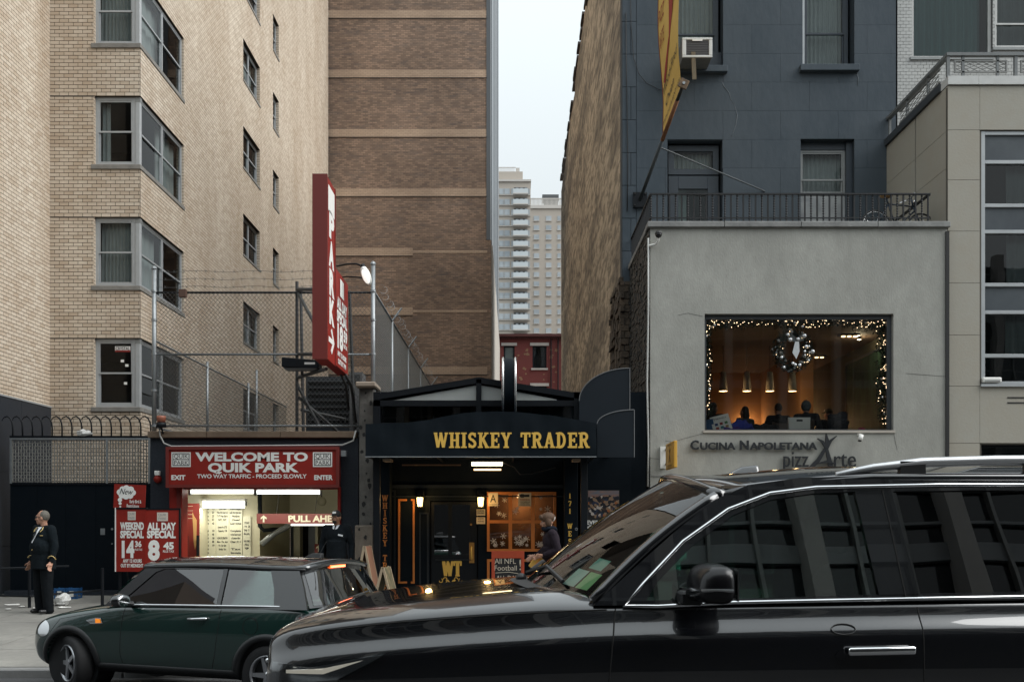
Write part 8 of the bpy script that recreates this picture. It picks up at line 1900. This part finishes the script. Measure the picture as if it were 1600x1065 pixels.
# ------------------------------------------------------------------ large black SUV
L = 5.33; NX = -1.19
suv = thing('moving_car', (NX+L/2, 5.46, .25), 'large black sport utility vehicle with chrome window trim and silver roof rails', 'car', rz=pi)
m_bk = paint('black car paint', (.0025, .003, .0045))
def pf(w, zb, zs, zt, wt, zc, wh=.80, zr=.34):
    return [(0, zb), (w*.7, zb), (w*.945, zr), (w*.985, zr+.14), (w, .72), (w*.999, zs-.16), (w*.996, zs-.05), (w*.987, zs-.010), (w*.942, zs+.036), (w*.930, max(zt-.026, zs+.05)), (w*.912, zt), (w*.80, zt+(zc-zt)*.75), (w*.70, zc-.003), (w*.35, zc), (0, zc)]
st = [(0.0, pf(.70, .46, .93, 1.035, .64, 1.06, zr=.5)), (.04, pf(.80, .40, .97, 1.085, .73, 1.115, zr=.45)), (.13, pf(.895, .34, 1.01, 1.135, .80, 1.17, zr=.40)), (.32, pf(.965, .30, 1.045, 1.175, .86, 1.215, zr=.36)), (.65, pf(1.0, .29, 1.08, 1.215, .885, 1.26)), (1.1, pf(1.012, .29, 1.115, 1.25, .895, 1.30)), (1.42, pf(1.015, .29, 1.135, 1.268, .90, 1.325)),
      (1.60, pf(1.015, .29, 1.145, 1.262, .92, 1.31)), (1.78, pf(1.015, .29, 1.15, 1.268, .935, 1.275)), (2.4, pf(1.015, .29, 1.165, 1.275, .938, 1.28)), (3.2, pf(1.015, .29, 1.18, 1.285, .938, 1.29)), (4.2, pf(1.015, .29, 1.19, 1.298, .936, 1.30)), (4.9, pf(1.005, .31, 1.19, 1.30, .925, 1.30)), (5.18, pf(.97, .36, 1.18, 1.29, .89, 1.29, zr=.42)), (5.29, pf(.90, .42, 1.15, 1.26, .82, 1.26, zr=.48)), (5.33, pf(.80, .48, 1.10, 1.20, .72, 1.2, zr=.54))]
AX = (.95, 4.06)
bo = hull(st, L, m_bk, suv, [(a, .40, .47, .62, 1.2) for a in AX]); sd = Side(bo, L)
for a in AX:
    for sg_ in (1, -1):
        MB().lathe([(.47, -.2), (.47, .12), (0, .12)], (L/2-a, sg_*.8, .40), 24, 'y').build('arch_liner', m_trimb, suv, local=True)
        wheel(suv, L/2-a, sg_*.88, .40, .27, .27, 6, m_chrome)
for sg_ in (1, -1):
    sd.seam('door_gap', [(1.66, 1.25), (1.64, 1.1), (1.60, .7), (1.62, .42)], m_seam, suv, .004, -.001, sg_); sd.seam('door_gap', [(3.03, 1.28), (3.03, 1.0), (3.03, .42)], m_seam, suv, .004, -.001, sg_); sd.seam('door_gap', [(4.0, 1.29), (4.0, 1.0), (3.8, .75), (3.6, .55), (3.58, .42)], m_seam, suv, .004, -.001, sg_)
    sd.seam('bonnet_gap', [(.34, 1.145), (.65, 1.183), (1.1, 1.218), (1.45, 1.238), (1.62, 1.243)], m_seam, suv, .004, -.001, sg_)
    for (x0_, x1_) in ((2.68, 2.98), (3.66, 3.95)):
        rc_ = sd.patch('handle_recess', [((x0_+x1_)/2+.20*cos(t*pi/8), 1.045+.05*sin(t*pi/8)) for t in range(16)], m_bk, suv, .003, sg=sg_, dens=1)
        p0, p1 = sd.pt(x0_, 1.066, .035, sg_), sd.pt(x1_, 1.072, .035, sg_); k = MB(); k.obox(p0.lerp(p1, .5), (p1-p0)/2, (0, .012, 0), (0, 0, .019)); k.build('door_handle', m_chrome, suv, local=True, bevel=.011, seg=3, smooth=True)
        k = MB(); [k.cyl(q_, q_+Vector((0, -sg_*.05, 0)), .014, 6) for q_ in (p0.lerp(p1, .08), p0.lerp(p1, .92))]; k.build('handle_stem', m_trimb, suv, local=True)
    MB().tube([sd.pt(2.675+.055*cos(t*pi/8), 1.16+.022*sin(t*pi/8), .004, sg_) for t in range(16)], .003, 5, closed=True).build('key_bezel', m_trimb, suv, local=True, smooth=True)
    sd.patch('mud_moulding', [(1.75, .52), (3.55, .52), (3.55, .60), (1.75, .60)], m_trimb, suv, .012, sg=sg_)
    # headlamp wrapping round the corner
    h_ = sd.patch('headlamp', [(.10, .98), (.30, .985), (.62, 1.055), (.60, 1.035), (.40, .93), (.10, .90)], m_chrome, suv, .004, sg=sg_, rings=8, dens=6)
    sd.patch('headlamp_lens', [(.09, .99), (.30, .995), (.64, 1.063), (.61, 1.03), (.40, .92), (.09, .89)], glass('lamp lens glass', (.75, .78, .8), 1.6, 1.6), h_, .016, sg=sg_, rings=8, dens=6)
    sd.patch('glint_strip', [(.16, .965), (.34, .975), (.52, 1.02), (.50, 1.012), (.34, .955), (.16, .95)], emat('headlamp glint glow', (1, .92, .75), .18), h_, .010, sg=sg_, rings=5)  # bright reflection in the headlamp, put in as a faint glow
    sd.patch('tail_lamp', [(5.0, .95), (5.24, .95), (5.26, 1.25), (5.05, 1.27)], mat('red lens', (.45, .02, .015), .15), suv, .006, sg=sg_)
sd.patch('grille', [(-.62, .66), (.62, .66), (.66, 1.0), (-.66, 1.0)], m_trimb, suv, .006, fn=lambda a, b: sd.fr(a, b, .006))
for i in range(5): MB().tube([sd.fr(-.6+1.2*t/12, .70+i*.066, .014) for t in range(13)], .013, 6).build('grille_bar', m_chrome, suv, local=True, smooth=True)
sd.patch('number_plate', [(-.24, .50), (.24, .50), (.24, .61), (-.24, .61)], m_white, suv, .01, fn=lambda a, b: sd.fr(a, b, .012))
# greenhouse
def gy(z): return .936-(z-1.28)*.31
outl = [(1.56, 1.262), (1.75, 1.43), (1.95, 1.60), (2.14, 1.745), (2.30, 1.815), (2.55, 1.85), (3.2, 1.868), (4.3, 1.865), (4.95, 1.84), (5.08, 1.80), (5.22, 1.30), (4.2, 1.295), (3.0, 1.28), (2.2, 1.27)]
w1 = [(1.80, 1.285), (1.86, 1.375), (2.02, 1.53), (2.22, 1.672), (2.40, 1.745), (2.60, 1.775), (2.80, 1.785), (2.86, 1.31), (2.2, 1.292)]
w2 = [(3.04, 1.315), (2.98, 1.785), (3.4, 1.79), (3.82, 1.785), (3.94, 1.33)]
w3 = [(4.06, 1.335), (3.96, 1.785), (4.5, 1.78), (4.86, 1.755), (4.98, 1.35)]
for sg_ in (1, -1):
    MB().prism(outl, gfn(sg_), -.04, 0, [w1, w2, w3]).build('pillar_panel', m_bk, suv, local=True, auto=30)
    for nm_, w_, gm in (('front_window', w1, m_glassc), ('rear_window', w2, m_glassd), ('quarter_window', w3, m_glassd)): MB().prism(w_, gfn(sg_, -.012), -.002, 0).build(nm_, gm, suv, local=True, fix=False)
    ch = [(1.70, 1.262), (1.79, 1.36), (1.98, 1.55), (2.20, 1.70), (2.40, 1.775), (2.62, 1.803), (3.2, 1.815), (4.2, 1.812), (4.9, 1.785), (5.04, 1.70), (5.06, 1.34), (4.2, 1.312), (3.0, 1.292), (2.2, 1.276), (1.85, 1.258)]
    MB().tube([gfn(sg_, .004)(*p) for p in ch], .010, 6, closed=True).build('chrome_surround', m_chrome, suv, local=True, smooth=True)
    MB().prism([(2.86, 1.31), (2.80, 1.785), (2.98, 1.785), (3.04, 1.315)], gfn(sg_, .001), 0, .003).build('pillar_cover', m_gloss, suv, local=True)
    MB().tube([gfn(sg_, .004)(*p) for p in ((2.93, 1.79), (2.98, 1.30))], .004, 4).build('pillar_gap', m_seam, suv, local=True)
    # roof rail
    rp_ = [(2.74, 1.865), (2.92, 1.90), (3.15, 1.925), (3.5, 1.935), (4.2, 1.94), (4.7, 1.925), (4.9, 1.86)]
    MB().tube([Vector((L/2-a, sg_*.70, b)) for a, b in rp_], [.016, .02, .024, .024, .024, .022, .016], 8).build('roof_rail', mat('silver rail', (.66, .67, .68), .3, metal=.7, var=.1), suv, local=True, smooth=True)
    for a in (3.1, 3.7, 4.4): MB().box(L/2-a-.06, L/2-a+.06, sg_*.70-.02, sg_*.70+.02, 1.85, 1.93).build('rail_foot', m_trimb, suv, local=True)
    # mirror
    mm = MB(); c = Vector((L/2-2.04, sg_*1.14, 1.375)); mm.add([c+Vector(p) for p in ((.10, -.13*sg_, -.085), (.06, .14*sg_, -.075), (-.10, .15*sg_, -.085), (-.10, -.13*sg_, -.09), (.07, -.13*sg_, .085), (.03, .13*sg_, .075), (-.10, .14*sg_, .08), (-.10, -.13*sg_, .09))], [(0,3,2,1),(4,5,6,7),(0,1,5,4),(1,2,6,5),(2,3,7,6),(3,0,4,7)])
    mo = mm.build('door_mirror', mat('mirror cap black', (.004, .004, .005), .25, var=0, spec=.4), suv, local=True, bevel=.055, seg=4, smooth=True); MB().obox(c+Vector((-.105, 0, 0)), (.003, 0, 0), (0, .12, 0), (0, 0, .068)).build('mirror_glass', m_chrome, mo, local=True)
    MB().obox((L/2-1.99, sg_*.97, 1.30), (.05, 0, 0), (0, .06, 0), (0, 0, .03)).build('mirror_arm', m_trimb, mo, local=True, bevel=.01); MB().tube([c+Vector(p) for p in ((.10, -.12*sg_, -.03), (.075, .0, -.025), (.05, .13*sg_, -.02), (-.08, .145*sg_, -.02))], .008, 5).build('mirror_trim', m_chrome, mo, local=True)
def ws(t, y): yb, yt = .90*y, .755*y; return Vector((L/2-((1.27+.30*y*y)*(1-t)+(2.02+.14*y*y)*t), yb+(yt-yb)*t, (1.325-.05*y*y)*(1-t)+(1.868-.11*y*y)*t+.035*sin(pi*t)))
MB().sheet(grid(ws, 10, 18)).build('windscreen', m_ws, suv, local=True, smooth=True)
for sg_ in (1, -1): MB().tube([ws(t/12, sg_*.995)+Vector((.005, 0, .004)) for t in range(13)], .028, 8).build('windscreen_pillar', m_bk, suv, local=True, smooth=True)
MB().tube([ws(1, -1+2*t/16)+Vector((-.02, 0, .004)) for t in range(17)], .03, 8).build('windscreen_header', m_bk, suv, local=True, smooth=True)
def roof(t, y):
    xf = 2.04+.14*y*y*(1-t)+3.0*t; e_ = 1.775+.085*min(1, t*4)**.6-.03*max(0, t-.8)*5*.5; return Vector((L/2-xf, (.755+.015*sin(pi*t))*y, e_+.075*(1-abs(y)**2.6)*(1 if t < .9 else .9)-(.0)))
rf_ = MB().sheet(grid(roof, 20, 20)).build('roof', m_bk, suv, local=True, smooth=True); so_ = rf_.modifiers.new('s', 'SOLIDIFY'); so_.thickness = .03; so_.offset = -1
def rw(t, y): return Vector((L/2-((5.26-.05*y*y)*(1-t)+(5.05)*t), (.86*(1-t)+.755*t)*y, 1.29*(1-t)+1.84*t))
MB().sheet(grid(rw, 6, 12)).build('tailgate_window', m_glassd, suv, local=True, smooth=True)
fn_ = MB(); c = Vector((L/2-2.42, .02, 1.895)); fn_.add([c+Vector(p) for p in ((.10, -.05, -.02), (-.12, -.05, -.02), (-.12, .05, -.02), (.10, .05, -.02), (-.02, -.02, .045), (-.11, -.03, .055), (-.11, .03, .055), (-.02, .02, .045))], [(0,3,2,1),(4,5,6,7),(0,1,5,4),(1,2,6,5),(2,3,7,6),(3,0,4,7)]); fn_.build('antenna_fin', m_gloss, suv, local=True, bevel=.015, seg=2, smooth=True)
# wipers, cowl, stickers
MB().sheet([[Vector((L/2-(1.18+.30*y*y+.12*i), .88*y, 1.325-.05*y*y+.004*i)) for y in [k/8-1 for k in range(17)]] for i in (0, 1)]).build('cowl', m_trimb, suv, local=True, smooth=True)
for (a, b) in ((-.72, .02), (-.02, .70)): wp = MB(); wp.tube([ws(.03, a)+Vector((.02, 0, .02)), ws(.10, (a+b)/2)+Vector((.01, 0, .03)), ws(.06, b)+Vector((.02, 0, .015))], .010, 5); wp.ell(ws(.0, a)+Vector((.03, 0, .01)), (.03, .04, .025)); wp.build('wiper', m_trimb, suv, local=True)
for i, (t0, t1, y0, y1, c_) in enumerate(((.06, .18, .62, .74, (.55, .66, .60)), (.06, .18, .755, .86, (.40, .62, .28)), (.20, .28, .70, .82, (.30, .50, .42)))):
    MB().sheet([[ws(t0+(t1-t0)*a/2, y0+(y1-y0)*b/2)+Vector((-.012, 0, -.006)) for b in range(3)] for a in range(3)]).build('windscreen_sticker', mat('sticker paper %d' % i, c_, .6, var=.2, vs=30), suv, local=True)
# interior
MB().box(L/2-5.0, L/2-1.6, -.8, .8, .5, .56).build('cabin_floor', m_int, suv, local=True); MB().obox((L/2-1.72, 0, 1.14), (.26, 0, .0), (0, .86, 0), (0, 0, .12)).build('dashboard', m_intb, suv, local=True, bevel=.05, seg=3)
for y_ in (.42, -.42): seat(suv, L/2-2.75, y_, .66, m_int, .66); seat(suv, L/2-3.75, y_, .66, m_int, .66)
MB().tube([(L/2-2.08+.06*sin(t*pi/8), .42+.19*cos(t*pi/8), 1.15+.18*sin(t*pi/8)) for t in range(16)], .016, 6, closed=True).build('steering_wheel', m_int, suv, local=True, smooth=True)
MB().obox(ws(.86, 0)+Vector((-.08, 0, -.04)), (.015, 0, 0), (0, .13, 0), (0, 0, .035)).build('rear_view_mirror', m_gloss, suv, local=True, bevel=.01)
MB().box(L/2-5.0, L/2-2.2, -.72, .72, 1.80, 1.815).build('headliner', m_intb, suv, local=True)
